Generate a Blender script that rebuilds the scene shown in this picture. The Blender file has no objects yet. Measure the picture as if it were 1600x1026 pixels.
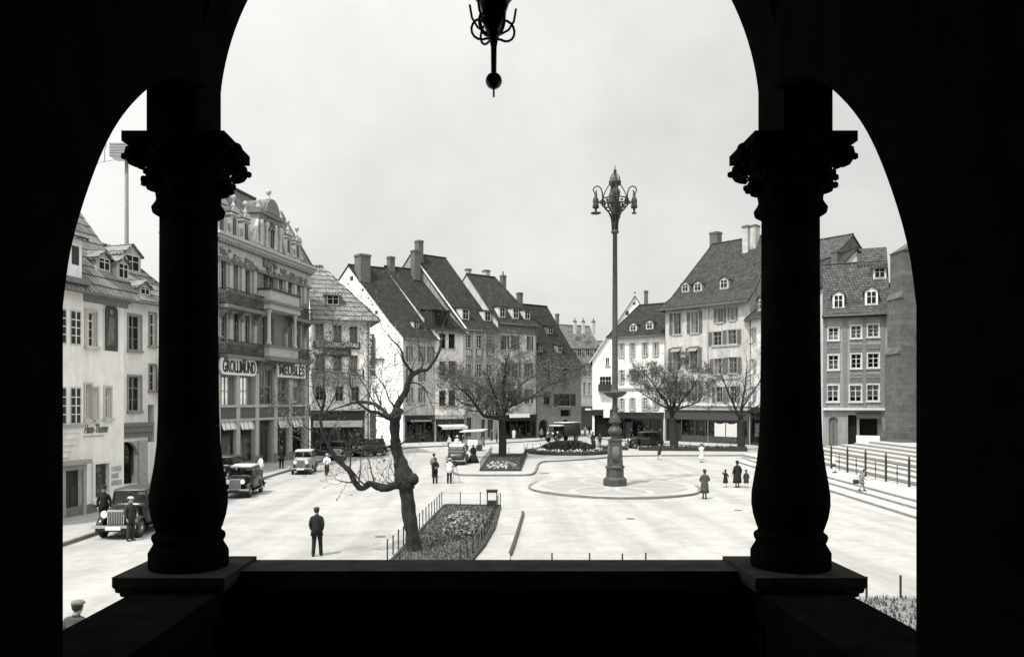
import bpy, bmesh, math, random
from mathutils import Vector, Matrix
R = math.radians
random.seed(7)
SC = bpy.context.scene
COL = SC.collection
F, CX, CY, H = 1250.0, 765.0, 628.0, 5.4      # focal length in photo pixels, principal point, eye height

# ---------------------------------------------------------------- measuring
def gp(px, py):                                # ground point seen at a photo pixel
    y = F*H/(py-CY)
    return Vector(((px-CX)/F*y, y, 0.0))
def wp(px, py, y):                             # point at a pixel at depth y
    return Vector(((px-CX)/F*y, y, H-(py-CY)/F*y))
def online(A, B, px):                          # ground point on line AB seen at column px
    A, B = Vector(A[:2]), Vector(B[:2]); d = (B-A)
    k = (px-CX)/F
    t = (k*A.y-A.x)/(d.x-k*d.y)
    return A+d*t

# ---------------------------------------------------------------- materials
MATS = {}
def tint(v): return (v, v*0.992, v*0.955, 1)
def M(name, v, rough=0.85, var=0.25, scale=3.0, bump=0.0, metal=0.0, kind='noise', spec=0.3, **kw):
    if name in MATS: return MATS[name]
    m = bpy.data.materials.new(name); m.use_nodes = True
    nt = m.node_tree; N = nt.nodes; Lk = nt.links
    b = N['Principled BSDF']
    b.inputs['Roughness'].default_value = rough
    b.inputs['Metallic'].default_value = metal
    b.inputs['Specular IOR Level'].default_value = spec
    tc = N.new('ShaderNodeTexCoord')
    if kind == 'plain':
        b.inputs['Base Color'].default_value = tint(v)
    else:
        nz = N.new('ShaderNodeTexNoise'); nz.inputs['Scale'].default_value = scale; nz.inputs['Detail'].default_value = 7
        nz.inputs['Roughness'].default_value = 0.65
        Lk.new(tc.outputs['Object'], nz.inputs['Vector'])
        rp = N.new('ShaderNodeValToRGB')
        rp.color_ramp.elements[0].position = 0.3; rp.color_ramp.elements[1].position = 0.7
        rp.color_ramp.elements[0].color = tint(v*(1-var)); rp.color_ramp.elements[1].color = tint(min(0.9, v*(1+var)))
        Lk.new(nz.outputs['Fac'], rp.inputs['Fac'])
        out = rp.outputs['Color']
        hgt = nz.outputs['Fac']
        if kind == 'plaster':                   # vertical rain streaks and blotches
            mp = N.new('ShaderNodeMapping'); mp.inputs['Scale'].default_value = (2.2, 2.2, 0.25)
            Lk.new(tc.outputs['Object'], mp.inputs['Vector'])
            n2 = N.new('ShaderNodeTexNoise'); n2.inputs['Scale'].default_value = 1.6; n2.inputs['Detail'].default_value = 6
            Lk.new(mp.outputs[0], n2.inputs['Vector'])
            r2 = N.new('ShaderNodeValToRGB'); r2.color_ramp.elements[0].position = 0.35; r2.color_ramp.elements[1].position = 0.62
            r2.color_ramp.elements[0].color = (.66, .66, .65, 1); r2.color_ramp.elements[1].color = (1, 1, 1, 1)
            Lk.new(n2.outputs['Fac'], r2.inputs['Fac'])
            mx = N.new('ShaderNodeMixRGB'); mx.blend_type = 'MULTIPLY'; mx.inputs[0].default_value = kw.get('streak', .8)
            Lk.new(out, mx.inputs[1]); Lk.new(r2.outputs[0], mx.inputs[2]); out = mx.outputs[0]
        if kind in ('tiles', 'ashlar'):
            sp = N.new('ShaderNodeSeparateXYZ'); Lk.new(tc.outputs['Object'], sp.inputs[0])
            ad = N.new('ShaderNodeMath'); ad.operation = 'ADD'; Lk.new(sp.outputs[0], ad.inputs[0]); Lk.new(sp.outputs[1], ad.inputs[1])
            cb = N.new('ShaderNodeCombineXYZ'); Lk.new(ad.outputs[0], cb.inputs[0]); Lk.new(sp.outputs[2], cb.inputs[1])
            if kind == 'tiles':                 # slightly wavering courses
                nw = N.new('ShaderNodeTexNoise'); nw.inputs['Scale'].default_value = .7; nw.inputs['Detail'].default_value = 3
                Lk.new(tc.outputs['Object'], nw.inputs['Vector'])
                vm = N.new('ShaderNodeVectorMath'); vm.operation = 'SCALE'; vm.inputs['Scale'].default_value = kw.get('wav', .13)
                Lk.new(nw.outputs['Color'], vm.inputs[0])
                va = N.new('ShaderNodeVectorMath'); Lk.new(cb.outputs[0], va.inputs[0]); Lk.new(vm.outputs[0], va.inputs[1]); src = va.outputs[0]
            else: src = cb.outputs[0]
            br = N.new('ShaderNodeTexBrick'); br.inputs['Scale'].default_value = 1
            br.inputs['Brick Width'].default_value = kw.get('bw', .32); br.inputs['Row Height'].default_value = kw.get('bh', .3)
            br.inputs['Mortar Size'].default_value = kw.get('ms', .03); br.inputs['Mortar Smooth'].default_value = .3
            d1, d2, dm = kw.get('cols', ((.5), (1.0), (.35)))
            br.inputs['Color1'].default_value = (d1, d1, d1, 1); br.inputs['Color2'].default_value = (d2, d2, d2, 1); br.inputs['Mortar'].default_value = (dm, dm, dm, 1)
            Lk.new(src, br.inputs['Vector'])
            mx = N.new('ShaderNodeMixRGB'); mx.blend_type = 'MULTIPLY'; mx.inputs[0].default_value = 1
            Lk.new(out, mx.inputs[1]); Lk.new(br.outputs['Color'], mx.inputs[2]); out = mx.outputs[0]
            hgt = br.outputs['Fac']
        Lk.new(out, b.inputs['Base Color'])
        if bump:
            bp = N.new('ShaderNodeBump'); bp.inputs['Strength'].default_value = bump; bp.inputs['Distance'].default_value = kw.get('bd', .03)
            bp.invert = kind in ('tiles', 'ashlar')
            Lk.new(hgt, bp.inputs['Height']); Lk.new(bp.outputs[0], b.inputs['Normal'])
    MATS[name] = m
    return m
def plaster(v, streak=.7): return M('plaster_%03d_%d' % (round(v*1000), streak*100), v, .9, .13, 1.3, .15, kind='plaster', streak=streak)
def tiles(v, c=(.55, 1.0, .45), bh=.34): return M('roof_tiles_%03d_%d_%d' % (round(v*1000), c[2]*100, bh*100), v, .9, .5, 1.6, .7, kind='tiles', cols=c, bw=.3, bh=bh, ms=.05, bd=.05)
STONE = M('shade_dark_sandstone', .006, 1, .4, 6, .5, spec=.0)  # the porch's shade is put into this near-black base colour
STONE_TOP = M('sandstone_coping', .03, .95, .5, 9, .5, spec=.05)  # same sandstone in a lighter tone, for coping and top slabs
IRON = M('cast_iron', .022, .55, .4, 8, .2, spec=.4)
IRON2 = M('weathered_cast_iron', .05, .65, .5, 5, .3, spec=.35)
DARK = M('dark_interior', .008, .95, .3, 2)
WHITE = M('white_paint', .72, .6, .06, 4)
OFFW = M('offwhite_paint', .5, .7, .1, 4)
GREYP = M('grey_paint', .22, .6, .15, 4)
MIDP = M('mid_grey_paint', .12, .6, .2, 4)
DARKP = M('dark_paint', .03, .5, .3, 5)
BLACKP = M('black_paint', .012, .35, .2, 4, spec=.5)
TRIM = M('sandstone_trim', .33, .85, .2, 5, .2)
TRIMD = M('grey_sandstone_trim', .16, .85, .25, 5, .2)
CURT = M('net_curtain', .6, .9, .12, 9)
BRICK = M('chimney_brick', .1, .9, .2, 4, .4, kind='ashlar', bw=.3, bh=.16, ms=.03, cols=(.6, 1, 1.2))
BRICKL = M('pale_chimney_plaster', .4, .9, .2, 2, .3, kind='plaster')
SHUT = M('shutter_paint', .11, .7, .2, 6)
SHUTL = M('pale_shutter_paint', .33, .7, .15, 6)
GRAVEL = None
def glass(name, dark=.02, t=.75):
    m = bpy.data.materials.new(name); m.use_nodes = True
    nt = m.node_tree; N = nt.nodes; N.clear()
    o = N.new('ShaderNodeOutputMaterial'); tr = N.new('ShaderNodeBsdfTransparent'); tr.inputs[0].default_value = (t, t, t, 1)
    gl = N.new('ShaderNodeBsdfGlossy'); gl.inputs['Roughness'].default_value = .08; gl.inputs[0].default_value = (.9, .9, .88, 1)
    fr = N.new('ShaderNodeFresnel'); fr.inputs[0].default_value = 1.45
    nz = N.new('ShaderNodeTexNoise'); nz.inputs['Scale'].default_value = .9
    bp = N.new('ShaderNodeBump'); bp.inputs['Strength'].default_value = .15; bp.inputs['Distance'].default_value = .05
    nt.links.new(nz.outputs[0], bp.inputs['Height']); nt.links.new(bp.outputs[0], gl.inputs['Normal'])
    mx = N.new('ShaderNodeMixShader'); nt.links.new(fr.outputs[0], mx.inputs[0]); nt.links.new(tr.outputs[0], mx.inputs[1]); nt.links.new(gl.outputs[0], mx.inputs[2])
    nt.links.new(mx.outputs[0], o.inputs[0]); MATS[name] = m
    return m
GLASS = glass('window_glass', t=.6)

# ---------------------------------------------------------------- mesh builder
class MB:
    def __init__(s): s.v = []; s.f = []; s.m = []; s.mats = []; s.sm = []
    def mi(s, mat):
        if mat not in s.mats: s.mats.append(mat)
        return s.mats.index(mat)
    def poly(s, pts, mat, smooth=False):
        n = len(s.v); s.v += [tuple(p) for p in pts]
        s.f.append(tuple(range(n, n+len(pts)))); s.m.append(s.mi(mat)); s.sm.append(smooth)
    def faces(s, vs, fs, mat, smooth=False):
        n = len(s.v); s.v += [tuple(p) for p in vs]; k = s.mi(mat)
        for f in fs: s.f.append(tuple(i+n for i in f)); s.m.append(k); s.sm.append(smooth)
    def box(s, x0, y0, z0, x1, y1, z1, mat, top=None):
        if x0 > x1: x0, x1 = x1, x0
        if y0 > y1: y0, y1 = y1, y0
        if z0 > z1: z0, z1 = z1, z0
        v = [(x0,y0,z0),(x1,y0,z0),(x1,y1,z0),(x0,y1,z0),(x0,y0,z1),(x1,y0,z1),(x1,y1,z1),(x0,y1,z1)]
        s.faces(v, [(0,3,2,1),(0,1,5,4),(1,2,6,5),(2,3,7,6),(3,0,4,7)], mat)
        s.faces(v[4:], [(0,1,2,3)], top or mat)
    def prism(s, pts, off, mat, smooth=False):       # polygon pts extruded by vector off
        n = len(pts); o = Vector(off); a = [Vector(p) for p in pts]; b = [p+o for p in a]
        fs = [tuple(reversed(range(n))), tuple(range(n, 2*n))]
        fs += [(i, (i+1) % n, (i+1) % n+n, i+n) for i in range(n)]
        s.faces(a+b, fs, mat, smooth)
    def tube(s, pts, rad, mat, n=6, cap=True, flat=(1, 1)):
        pts = [Vector(p) for p in pts]
        if not hasattr(rad, '__len__'): rad = [rad]*len(pts)
        vs = []; up = None
        for i, p in enumerate(pts):
            t = (pts[min(i+1, len(pts)-1)]-pts[max(i-1, 0)])
            if t.length < 1e-9: t = Vector((0, 0, 1))
            t.normalize()
            if up is None:
                up = Vector((0, 1, 0)) if abs(t.y) < .9 else Vector((1, 0, 0))
            a = up-t*up.dot(t)
            if a.length < 1e-6: a = t.orthogonal()
            a.normalize(); up = a; b = t.cross(a)
            for k in range(n):
                g = 2*math.pi*k/n
                vs.append(p+(a*math.cos(g)*flat[0]+b*math.sin(g)*flat[1])*rad[i])
        fs = []
        for i in range(len(pts)-1):
            for k in range(n):
                fs.append((i*n+k, i*n+(k+1) % n, (i+1)*n+(k+1) % n, (i+1)*n+k))
        if cap:
            fs.append(tuple(reversed(range(n)))); fs.append(tuple(range((len(pts)-1)*n, len(pts)*n)))
        s.faces(vs, fs, mat, n > 4)
    def loft(s, rings, mat, n=14, cap=True, smooth=True):   # rings: (cx,cy,z,rx,ry)
        vs = []
        for (cx, cy, z, rx, ry) in rings:
            for k in range(n):
                g = 2*math.pi*k/n; vs.append((cx+rx*math.cos(g), cy+ry*math.sin(g), z))
        fs = []
        for i in range(len(rings)-1):
            for k in range(n): fs.append((i*n+k, i*n+(k+1) % n, (i+1)*n+(k+1) % n, (i+1)*n+k))
        if cap:
            fs.append(tuple(reversed(range(n)))); fs.append(tuple(range((len(rings)-1)*n, len(rings)*n)))
        s.faces(vs, fs, mat, smooth)
    def lathe(s, prof, c, mat, n=20, smooth=True):          # prof: (r,z)
        s.loft([(c[0], c[1], c[2]+z, max(r, 1e-4), max(r, 1e-4)) for r, z in prof], mat, n, True, smooth)
    def square(s, prof, c, mat):                            # stepped square plan
        rings = []; vs = []; fs = []
        for r, z in prof:
            for a, b in ((-1, -1), (1, -1), (1, 1), (-1, 1)): vs.append((c[0]+a*r, c[1]+b*r, c[2]+z))
        for i in range(len(prof)-1):
            for k in range(4): fs.append((i*4+k, i*4+(k+1) % 4, i*4+4+(k+1) % 4, i*4+4+k))
        fs.append((3, 2, 1, 0)); fs.append(tuple(range(len(prof)*4-4, len(prof)*4)))
        s.faces(vs, fs, mat)
    def ball(s, c, r, mat, n=10, sc=(1, 1, 1)):
        k = n//2
        s.loft([(c[0], c[1], c[2]-r*sc[2]*math.cos(math.pi*i/k), max(1e-4, r*sc[0]*math.sin(math.pi*i/k)), max(1e-4, r*sc[1]*math.sin(math.pi*i/k))) for i in range(k+1)], mat, n)
    def cylx(s, c, r, w, mat, n=18, axis=0):                # wheel-like cylinder along x (0) or y (1)
        vs = []
        for d in (-w/2, w/2):
            for k in range(n):
                g = 2*math.pi*k/n
                vs.append((c[0]+d, c[1]+r*math.cos(g), c[2]+r*math.sin(g)) if axis == 0 else (c[0]+r*math.cos(g), c[1]+d, c[2]+r*math.sin(g)))
        fs = [(k, (k+1) % n, n+(k+1) % n, n+k) for k in range(n)]+[tuple(reversed(range(n))), tuple(range(n, 2*n))]
        s.faces(vs, fs, mat)
    def build(s, name, parent=None, loc=None, bevel=0.0):
        me = bpy.data.meshes.new(name)
        me.from_pydata(s.v, [], s.f)
        for m in s.mats: me.materials.append(m)
        me.polygons.foreach_set('material_index', s.m)
        me.polygons.foreach_set('use_smooth', s.sm)
        bm = bmesh.new(); bm.from_mesh(me)
        bmesh.ops.recalc_face_normals(bm, faces=bm.faces)
        bm.to_mesh(me); bm.free()
        o = bpy.data.objects.new(name, me); COL.objects.link(o)
        if parent: o.parent = parent
        if loc is not None: o.location = loc
        if bevel:
            md = o.modifiers.new('bevel', 'BEVEL'); md.width = bevel; md.segments = 2; md.limit_method = 'ANGLE'
        return o
def tag(o, label, cat, group=None):
    o['label'] = label; o['category'] = cat
    if group: o['group'] = group
    return o
def thing(name, label, cat, loc=(0, 0, 0), rz=0, group=None):
    o = bpy.data.objects.new(name, None); COL.objects.link(o)
    o.empty_display_size = .3; o.location = loc; o.rotation_euler = (0, 0, rz)
    return tag(o, label, cat, group)
def struct(o, kind='structure'):
    o['kind'] = kind; return o
def copy_tree(o, parent=None):
    c = o.copy(); COL.objects.link(c)
    if parent: c.parent = parent
    for ch in list(o.children): copy_tree(ch, c)
    return c
def text_mesh(name, body, size_w, size_h, mat, parent=None, depth=.02, vertical=False, shear=0.0):
    """lettering scaled to width/height, standing in the local XZ plane, facing -Y, origin at its lower left"""
    cu = bpy.data.curves.new(name, 'FONT'); cu.body = body; cu.extrude = .02; cu.shear = shear
    if vertical: cu.align_x = 'CENTER'
    cu.offset = .012
    ob = bpy.data.objects.new(name+'_src', cu); COL.objects.link(ob)
    dg = bpy.context.evaluated_depsgraph_get()
    me = bpy.data.meshes.new_from_object(ob.evaluated_get(dg))
    bpy.data.objects.remove(ob); bpy.data.curves.remove(cu)
    xs = [v.co.x for v in me.vertices]; ys = [v.co.y for v in me.vertices]
    x0, x1, y0, y1 = min(xs), max(xs), min(ys), max(ys)
    for v in me.vertices:
        x, y, z = v.co
        v.co = ((x-x0)/(x1-x0)*size_w, -z/.02*depth/2, (y-y0)/(y1-y0)*size_h)
    me.materials.clear(); me.materials.append(mat); me.name = name
    o = bpy.data.objects.new(name, me); COL.objects.link(o)
    if parent: o.parent = parent
    return o
# ---------------------------------------------------------------- houses
class House:
    """local frame: x along the facade (left to right as seen), -y towards the viewer, z up"""
    def __init__(s, name, label, A, B, he, depth=9.0, wall=None, group='old houses round the square', BL=None, BR=None, z0=0):
        A, B = Vector(A[:2]), Vector(B[:2]); d = B-A
        s.W = d.length; s.A = A; s.d = d.normalized(); s.n = Vector((-s.d.y, s.d.x))     # n points into the house
        s.he = he; s.wall = wall; s.z0 = z0
        s.t = thing(name, label, 'house', (A.x, A.y, 0), math.atan2(d.y, d.x), group)
        loc = lambda p: ((Vector(p)-A).dot(s.d), (Vector(p)-A).dot(s.n))
        s.BL = loc(BL) if BL else (0, depth); s.BR = loc(BR) if BR else (s.W, depth)
        s.op = []; s.wins = []; s.shop_top = 0
    def L(s, p):                                    # world -> local
        v = Vector((p[0], p[1]))-s.A
        return Vector((v.dot(s.d), v.dot(s.n), p[2]))
    def uz(s, px, py):                              # pixel -> facade coordinates
        k = (px-CX)/F
        t = (k*s.A.y-s.A.x)/(s.d.x-k*s.d.y); Y = s.A.y+s.d.y*t
        return t, H-(py-CY)/F*Y
    def rect(s, r):
        xm = (r[0]+r[2])/2
        u0 = s.uz(r[0], r[1])[0]; u1 = s.uz(r[2], r[1])[0]
        return u0, s.uz(xm, r[3])[1], u1, s.uz(xm, r[1])[1]
    def win(s, r, **st): s.wins.append((s.rect(r), st))
    def row(s, xs, y0, y1, slope=0.0, **st):
        for x0, x1 in xs:
            o = slope*(x0-xs[0][0]); s.win((x0, y0+o, x1, y1+o), **st)
    # -- walls
    def walls(s, gable=None, extra=(), back=True):
        b = MB(); W, he, z0 = s.W, s.he, s.z0
        ops = [w[0] for w in s.wins]+list(extra)
        ops = [(max(.05, a), max(z0+.02, c), min(W-.05, e), min(he-.05, g)) for a, c, e, g in ops]
        us = sorted({0, W, *[round(o[0], 4) for o in ops], *[round(o[2], 4) for o in ops]})
        zs = sorted({z0, he, *[round(o[1], 4) for o in ops], *[round(o[3], 4) for o in ops]})
        for i in range(len(us)-1):
            run = None
            for j in range(len(zs)-1):
                cu, cz = (us[i]+us[i+1])/2, (zs[j]+zs[j+1])/2
                if us[i+1]-us[i] < 1e-4: continue
                hole = any(o[0] < cu < o[2] and o[1] < cz < o[3] for o in ops)
                if hole:
                    if run is not None: b.poly([(us[i],0,run),(us[i+1],0,run),(us[i+1],0,zs[j]),(us[i],0,zs[j])], s.wall); run = None
                elif run is None: run = zs[j]
            if run is not None: b.poly([(us[i],0,run),(us[i+1],0,run),(us[i+1],0,he),(us[i],0,he)], s.wall)
        for (u0, a, u1, c) in ops:
            e = .5
            b.poly([(u0,0,a),(u0,e,a),(u0,e,c),(u0,0,c)], s.wall); b.poly([(u1,0,a),(u1,e,a),(u1,e,c),(u1,0,c)], s.wall)
            b.poly([(u0,0,c),(u1,0,c),(u1,e,c),(u0,e,c)], s.wall); b.poly([(u0,0,a),(u1,0,a),(u1,e,a),(u0,e,a)], s.wall)
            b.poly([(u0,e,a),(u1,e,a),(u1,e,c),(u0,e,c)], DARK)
        BL, BR = s.BL, s.BR
        b.poly([(0,0,z0),(BL[0],BL[1],z0),(BL[0],BL[1],he),(0,0,he)], s.wall)
        b.poly([(W,0,z0),(BR[0],BR[1],z0),(BR[0],BR[1],he),(W,0,he)], s.wall)
        b.poly([(BL[0],BL[1],z0),(BR[0],BR[1],z0),(BR[0],BR[1],he),(BL[0],BL[1],he)], s.wall)
        s.wb = b
        return b
    def finish_walls(s, extra=()):
        s.walls(extra=extra)
        if getattr(s, 'gl', None): s.wb.poly([(0,0,s.he),(s.BL[0],s.BL[1],s.he),s.gl], s.wall)
        if getattr(s, 'gr', None): s.wb.poly([(s.W,0,s.he),(s.BR[0],s.BR[1],s.he),s.gr], s.wall)
        s.wo = s.wb.build('wall', s.t)
        for rc, st in s.wins: s.window(rc, **st)
    # -- roof
    def roof(s, hr, mat, i0=0, i1=0, ov=.45, vs=.25, kick=0, eave=None, frac=.5, name='roof', verge=None):
        """i0, i1: ridge insets at the left/right end (0 = gable)"""
        W, he = s.W, s.he; FL, FR = Vector((0, 0)), Vector((W, 0)); BL, BR = Vector(s.BL), Vector(s.BR)
        m0 = FL.lerp(BL, frac); m1 = FR.lerp(BR, frac); ax = (m1-m0).normalized()
        r0 = m0+ax*(i0 if i0 else -vs); r1 = m1-ax*(i1 if i1 else -vs)
        sl = (hr-he)/max(.1, m0.length); dz = ov*sl*.55
        e = lambda p, dx, dy: Vector((p[0]+dx, p[1]+dy, he-(dz if dy else 0)*.6-.02))
        fl = e(FL, -(ov if i0 else vs), -ov); fr = e(FR, (ov if i1 else vs), -ov)
        bl = e(BL, -(ov if i0 else vs), ov); br = e(BR, (ov if i1 else vs), ov)
        R0 = Vector((r0.x, r0.y, hr)); R1 = Vector((r1.x, r1.y, hr))
        s.plane = (fl, fr, R1, R0)
        b = MB(); dn = (0, 0, -.16)
        if kick:
            k = .26; a = fl.lerp(R0, k); c = fr.lerp(R1, k); a.z -= kick; c.z -= kick
            s.plane = (a, c, R1, R0); s.plane_low = (fl, fr, c, a)
            b.prism([fl, fr, c, a], dn, mat); b.prism([a, c, R1, R0], dn, mat)
            if i0: b.prism([bl, fl, a, R0], dn, mat)
            if i1: b.prism([fr, br, R1, c], dn, mat)
        else:
            b.prism([fl, fr, R1, R0], dn, mat)
            if i0: b.prism([bl, fl, R0], dn, mat)
            if i1: b.prism([fr, br, R1], dn, mat)
        b.prism([br, bl, R0, R1], dn, mat)
        b.tube([R0+Vector((0,0,.03)), R1+Vector((0,0,.03))], .13, mat, 6)           # ridge tiles
        if i0: b.tube([fl, a, R0] if kick else [fl, R0], .1, mat, 5)
        if i1: b.tube([fr, c, R1] if kick else [fr, R1], .1, mat, 5)
        s.ro = b.build(name, s.t)
        if not i0: s.gl = (m0.x, m0.y, hr-.22)
        if not i1: s.gr = (m1.x, m1.y, hr-.22)
        c = MB()                                                                   # eaves board and gutter
        c.box(0, -ov*.75, he-.3, W, -.003, he-.13, eave or DARKP)
        c.tube([fl+Vector((.02,-.07,-.12)), fr+Vector((-.02,-.07,-.12))], .075, MIDP, 6)
        c.build('eaves', s.t)
        if verge:
            v = MB()
            for side in verge:
                p, q = (fl, R0) if side == 'l' else (fr, R1)
                o = Vector((-.06 if side == 'l' else .06, 0, 0))
                v.prism([p+o, p+o+Vector((.28, 0, 0)), q+o+Vector((.28, 0, 0)), q+o], (0, 0, .09), OFFW)
            v.build('verge', s.ro)
        s.hr = hr; s.R0, s.R1 = R0, R1
    def slope(s, px, py, low=False):                # pixel -> point on the front roof slope (local)
        a, b, c, _ = s.plane_low if low else s.plane
        o = s.L((0, 0, H)); q = s.L(wp(px, py, 100)); dr = q-o
        n = (b-a).cross(c-a)
        return o+dr*((a-o).dot(n)/dr.dot(n))
    def dormer(s, r, kind='gable', wall=None, roofm=None, win=True, low=False, wide=None, frame=OFFW, over=.16):
        """r: pixel box of the dormer's front"""
        wall = wall or OFFW; roofm = roofm or s.ro.data.materials[0]
        p = s.slope((r[0]+r[2])/2, r[3], low); pw = s.t.location.y
        Y = s.A.y+s.d.y*p.x+s.n.y*p.y
        ang = abs(s.d.x)
        w = wide or max(.7, (r[2]-r[0])/F*Y/max(.5, ang)); h = (r[3]-r[1])/F*Y
        a, b2, c, _ = s.plane; sl = (c.z-b2.z)/max(.1, (c.y-b2.y))
        if kind == 'gable': h *= .78
        dp = min(5, h/max(.2, sl)+.6)
        x0, x1, y, z = p.x-w/2, p.x+w/2, p.y-.1, p.z-.15
        b = MB(); b.box(x0, y, z, x1, y+dp, z+h, wall)
        d = b.build('dormer', s.ro)
        rb = MB()
        if kind == 'gable':
            g = w*.42
            pts = [(x0-over, y-over, z+h-.06), (p.x, y-over, z+h+g), (x1+over, y-over, z+h-.06), (x1+over, y-over, z+h-.16), (p.x, y-over, z+h+g-.13), (x0-over, y-over, z+h-.16)]
            rb.prism([pts[i] for i in (0, 1, 4, 5)], (0, dp+.6, 0), roofm); rb.prism([pts[i] for i in (1, 2, 3, 4)], (0, dp+.6, 0), roofm)
            b2 = MB(); b2.prism([(x0, y+.01, z+h), (x1, y+.01, z+h), (p.x, y+.01, z+h+g-.1)], (0, .2, 0), wall); b2.build('pediment', s.ro)
        elif kind == 'shed':
            dp2 = dp+1.2
            rb.prism([(x0-over, y-.3, z+h-.08), (x1+over, y-.3, z+h-.08), (x1+over, y+dp2, z+h+.35), (x0-over, y+dp2, z+h+.35)], (0, 0, .13), roofm)
        else:                                       # flat cap with arched head
            rb.box(x0-over, y-over, z+h, x1+over, y+dp, z+h+.14, roofm)
        rb.build('dormer_roof', s.ro)
        if win:
            f = MB(); q = .1; fw = .07
            ax0, ax1, az0, az1 = x0+w*.16, x1-w*.16, z+h*.18, z+h*.9
            f.box(ax0-.06, y-.04, az0-.06, ax1+.06, y-.004, az1+.06, frame)
            f.box(ax0, y-.05, az0, ax1, y-.041, az1, DARK)
            f.box((ax0+ax1)/2-.03, y-.065, az0, (ax0+ax1)/2+.03, y-.051, az1, frame)
            f.box(ax0, y-.063, (az0+az1)/2+.08, ax1, y-.0515, (az0+az1)/2+.12, frame)
            f.build('dormer_window', s.ro)
    def chimney(s, x0, x1, yt, yb, Y, mat=None, dp=None, pots=0, cap=True, label=None):
        p0 = s.L(wp(x0, yb, Y)); p1 = s.L(wp(x1, yt, Y))
        mat = mat or BRICK; w = (x1-x0)/F*Y; dp = dp or w*.9
        c = s.L(wp((x0+x1)/2, yb, Y)); zt = wp(x0, yt, Y).z; zb = c.z-1.2
        b = MB(); hw = w/2*.86
        b.box(c.x-hw, c.y-dp/2, zb, c.x+hw, c.y+dp/2, zt-.28, mat)
        if cap:
            b.box(c.x-w/2, c.y-dp/2-.08, zt-.28, c.x+w/2, c.y+dp/2+.08, zt-.12, BRICK)
            b.box(c.x-w/2*.93, c.y-dp/2-.02, zt-.12, c.x+w/2*.93, c.y+dp/2+.02, zt, BRICK)
        for i in range(pots):
            xx = c.x+(i-(pots-1)/2)*.35
            b.lathe([(.13, 0), (.1, .5), (.15, .52), (.15, .6)], (xx, c.y, zt), BRICKL, 8)
        return b.build('chimney', s.ro)
    # -- windows
    def window(s, rc, nx=2, ny=3, frame=WHITE, trim=None, tw=.13, sill=True, shut=None, shm=None, curt=None, arch=False, dp=.17, lintel=False, blind=None, label=None, boxes=False):
        u0, a, u1, c = rc; w = u1-u0; h = c-a
        b = MB(); y = dp; fw = min(.07, w*.08)
        b.box(u0, y, a, u0+fw, y+.06, c, frame); b.box(u1-fw, y, a, u1, y+.06, c, frame)
        b.box(u0+fw, y, a, u1-fw, y+.06, a+fw, frame); b.box(u0+fw, y, c-fw, u1-fw, y+.06, c, frame)
        for i in range(1, nx):
            x = u0+w*i/nx; t = .045 if (nx == 2 or i*2 == nx) else .022
            b.box(x-t, y-.012, a+fw, x+t, y+.05, c-fw, frame)
        for j in range(1, ny):
            z = a+h*j/ny; t = .03 if j == ny-1 else .016
            b.box(u0+fw, y+.004, z-t, u1-fw, y+.045, z+t, frame)
        o = b.build('window', s.t)
        if label: o['label'] = label
        g = MB(); g.poly([(u0+fw*.5, y+.03, a), (u1-fw*.5, y+.03, a), (u1-fw*.5, y+.03, c), (u0+fw*.5, y+.03, c)], GLASS); g.build('pane', o)
        if curt is None: curt = random.choice((0, 0, 1, 1, 2, 3))
        if curt:
            k = MB(); yy = y+.13
            def drape(x0, x1, z0, z1):
                n = 7; pts = [(x0+(x1-x0)*i/n, yy+(.03 if i % 2 else 0)) for i in range(n+1)]
                for i in range(n): k.poly([(*pts[i], z0), (*pts[i+1], z0), (*pts[i+1], z1), (*pts[i], z1)], CURT)
            if curt == 1: drape(u0+.02, u0+w*.3, a+.05, c-.05); drape(u1-w*.3, u1-.02, a+.05, c-.05)
            elif curt == 2: drape(u0+.02, u1-.02, a+.03, a+h*.55)
            elif curt == 3: drape(u0+.02, u0+w*.46, a+.03, c-.2); drape(u0+w*.54, u1-.02, a+.03, c-.2)
            else: drape(u0+.02, u1-.02, c-h*(curt-4), c-.02)
            k.build('curtain', o)
        if trim:
            t = MB(); p = -.06
            t.box(u0-tw, p, a-.001, u0-.002, -.003, c+tw, trim); t.box(u1+.002, p, a-.001, u1+tw, -.003, c+tw, trim)
            t.box(u0-.002, p+.004, c+.002, u1+.002, -.003, c+tw, trim)
            if lintel: t.box(u0-tw-.1, p-.13, c+tw+.002, u1+tw+.1, -.003, c+tw+.16, trim)
            t.build('surround', o)
        if sill:
            t = MB(); t.box(u0-.16, -.16, a-.14, u1+.16, dp-.02, a-.003, trim or TRIM); t.build('sill', o)
        if blind:
            t = MB(); t.prism([(u0-.05, -.05, c-.05), (u0-.05, -.55, c-.4), (u0-.05, -.55, c-.5), (u0-.05, -.03, c-.12)], (w+.1, 0, 0), GREYP); t.build('blind', o)
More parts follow.
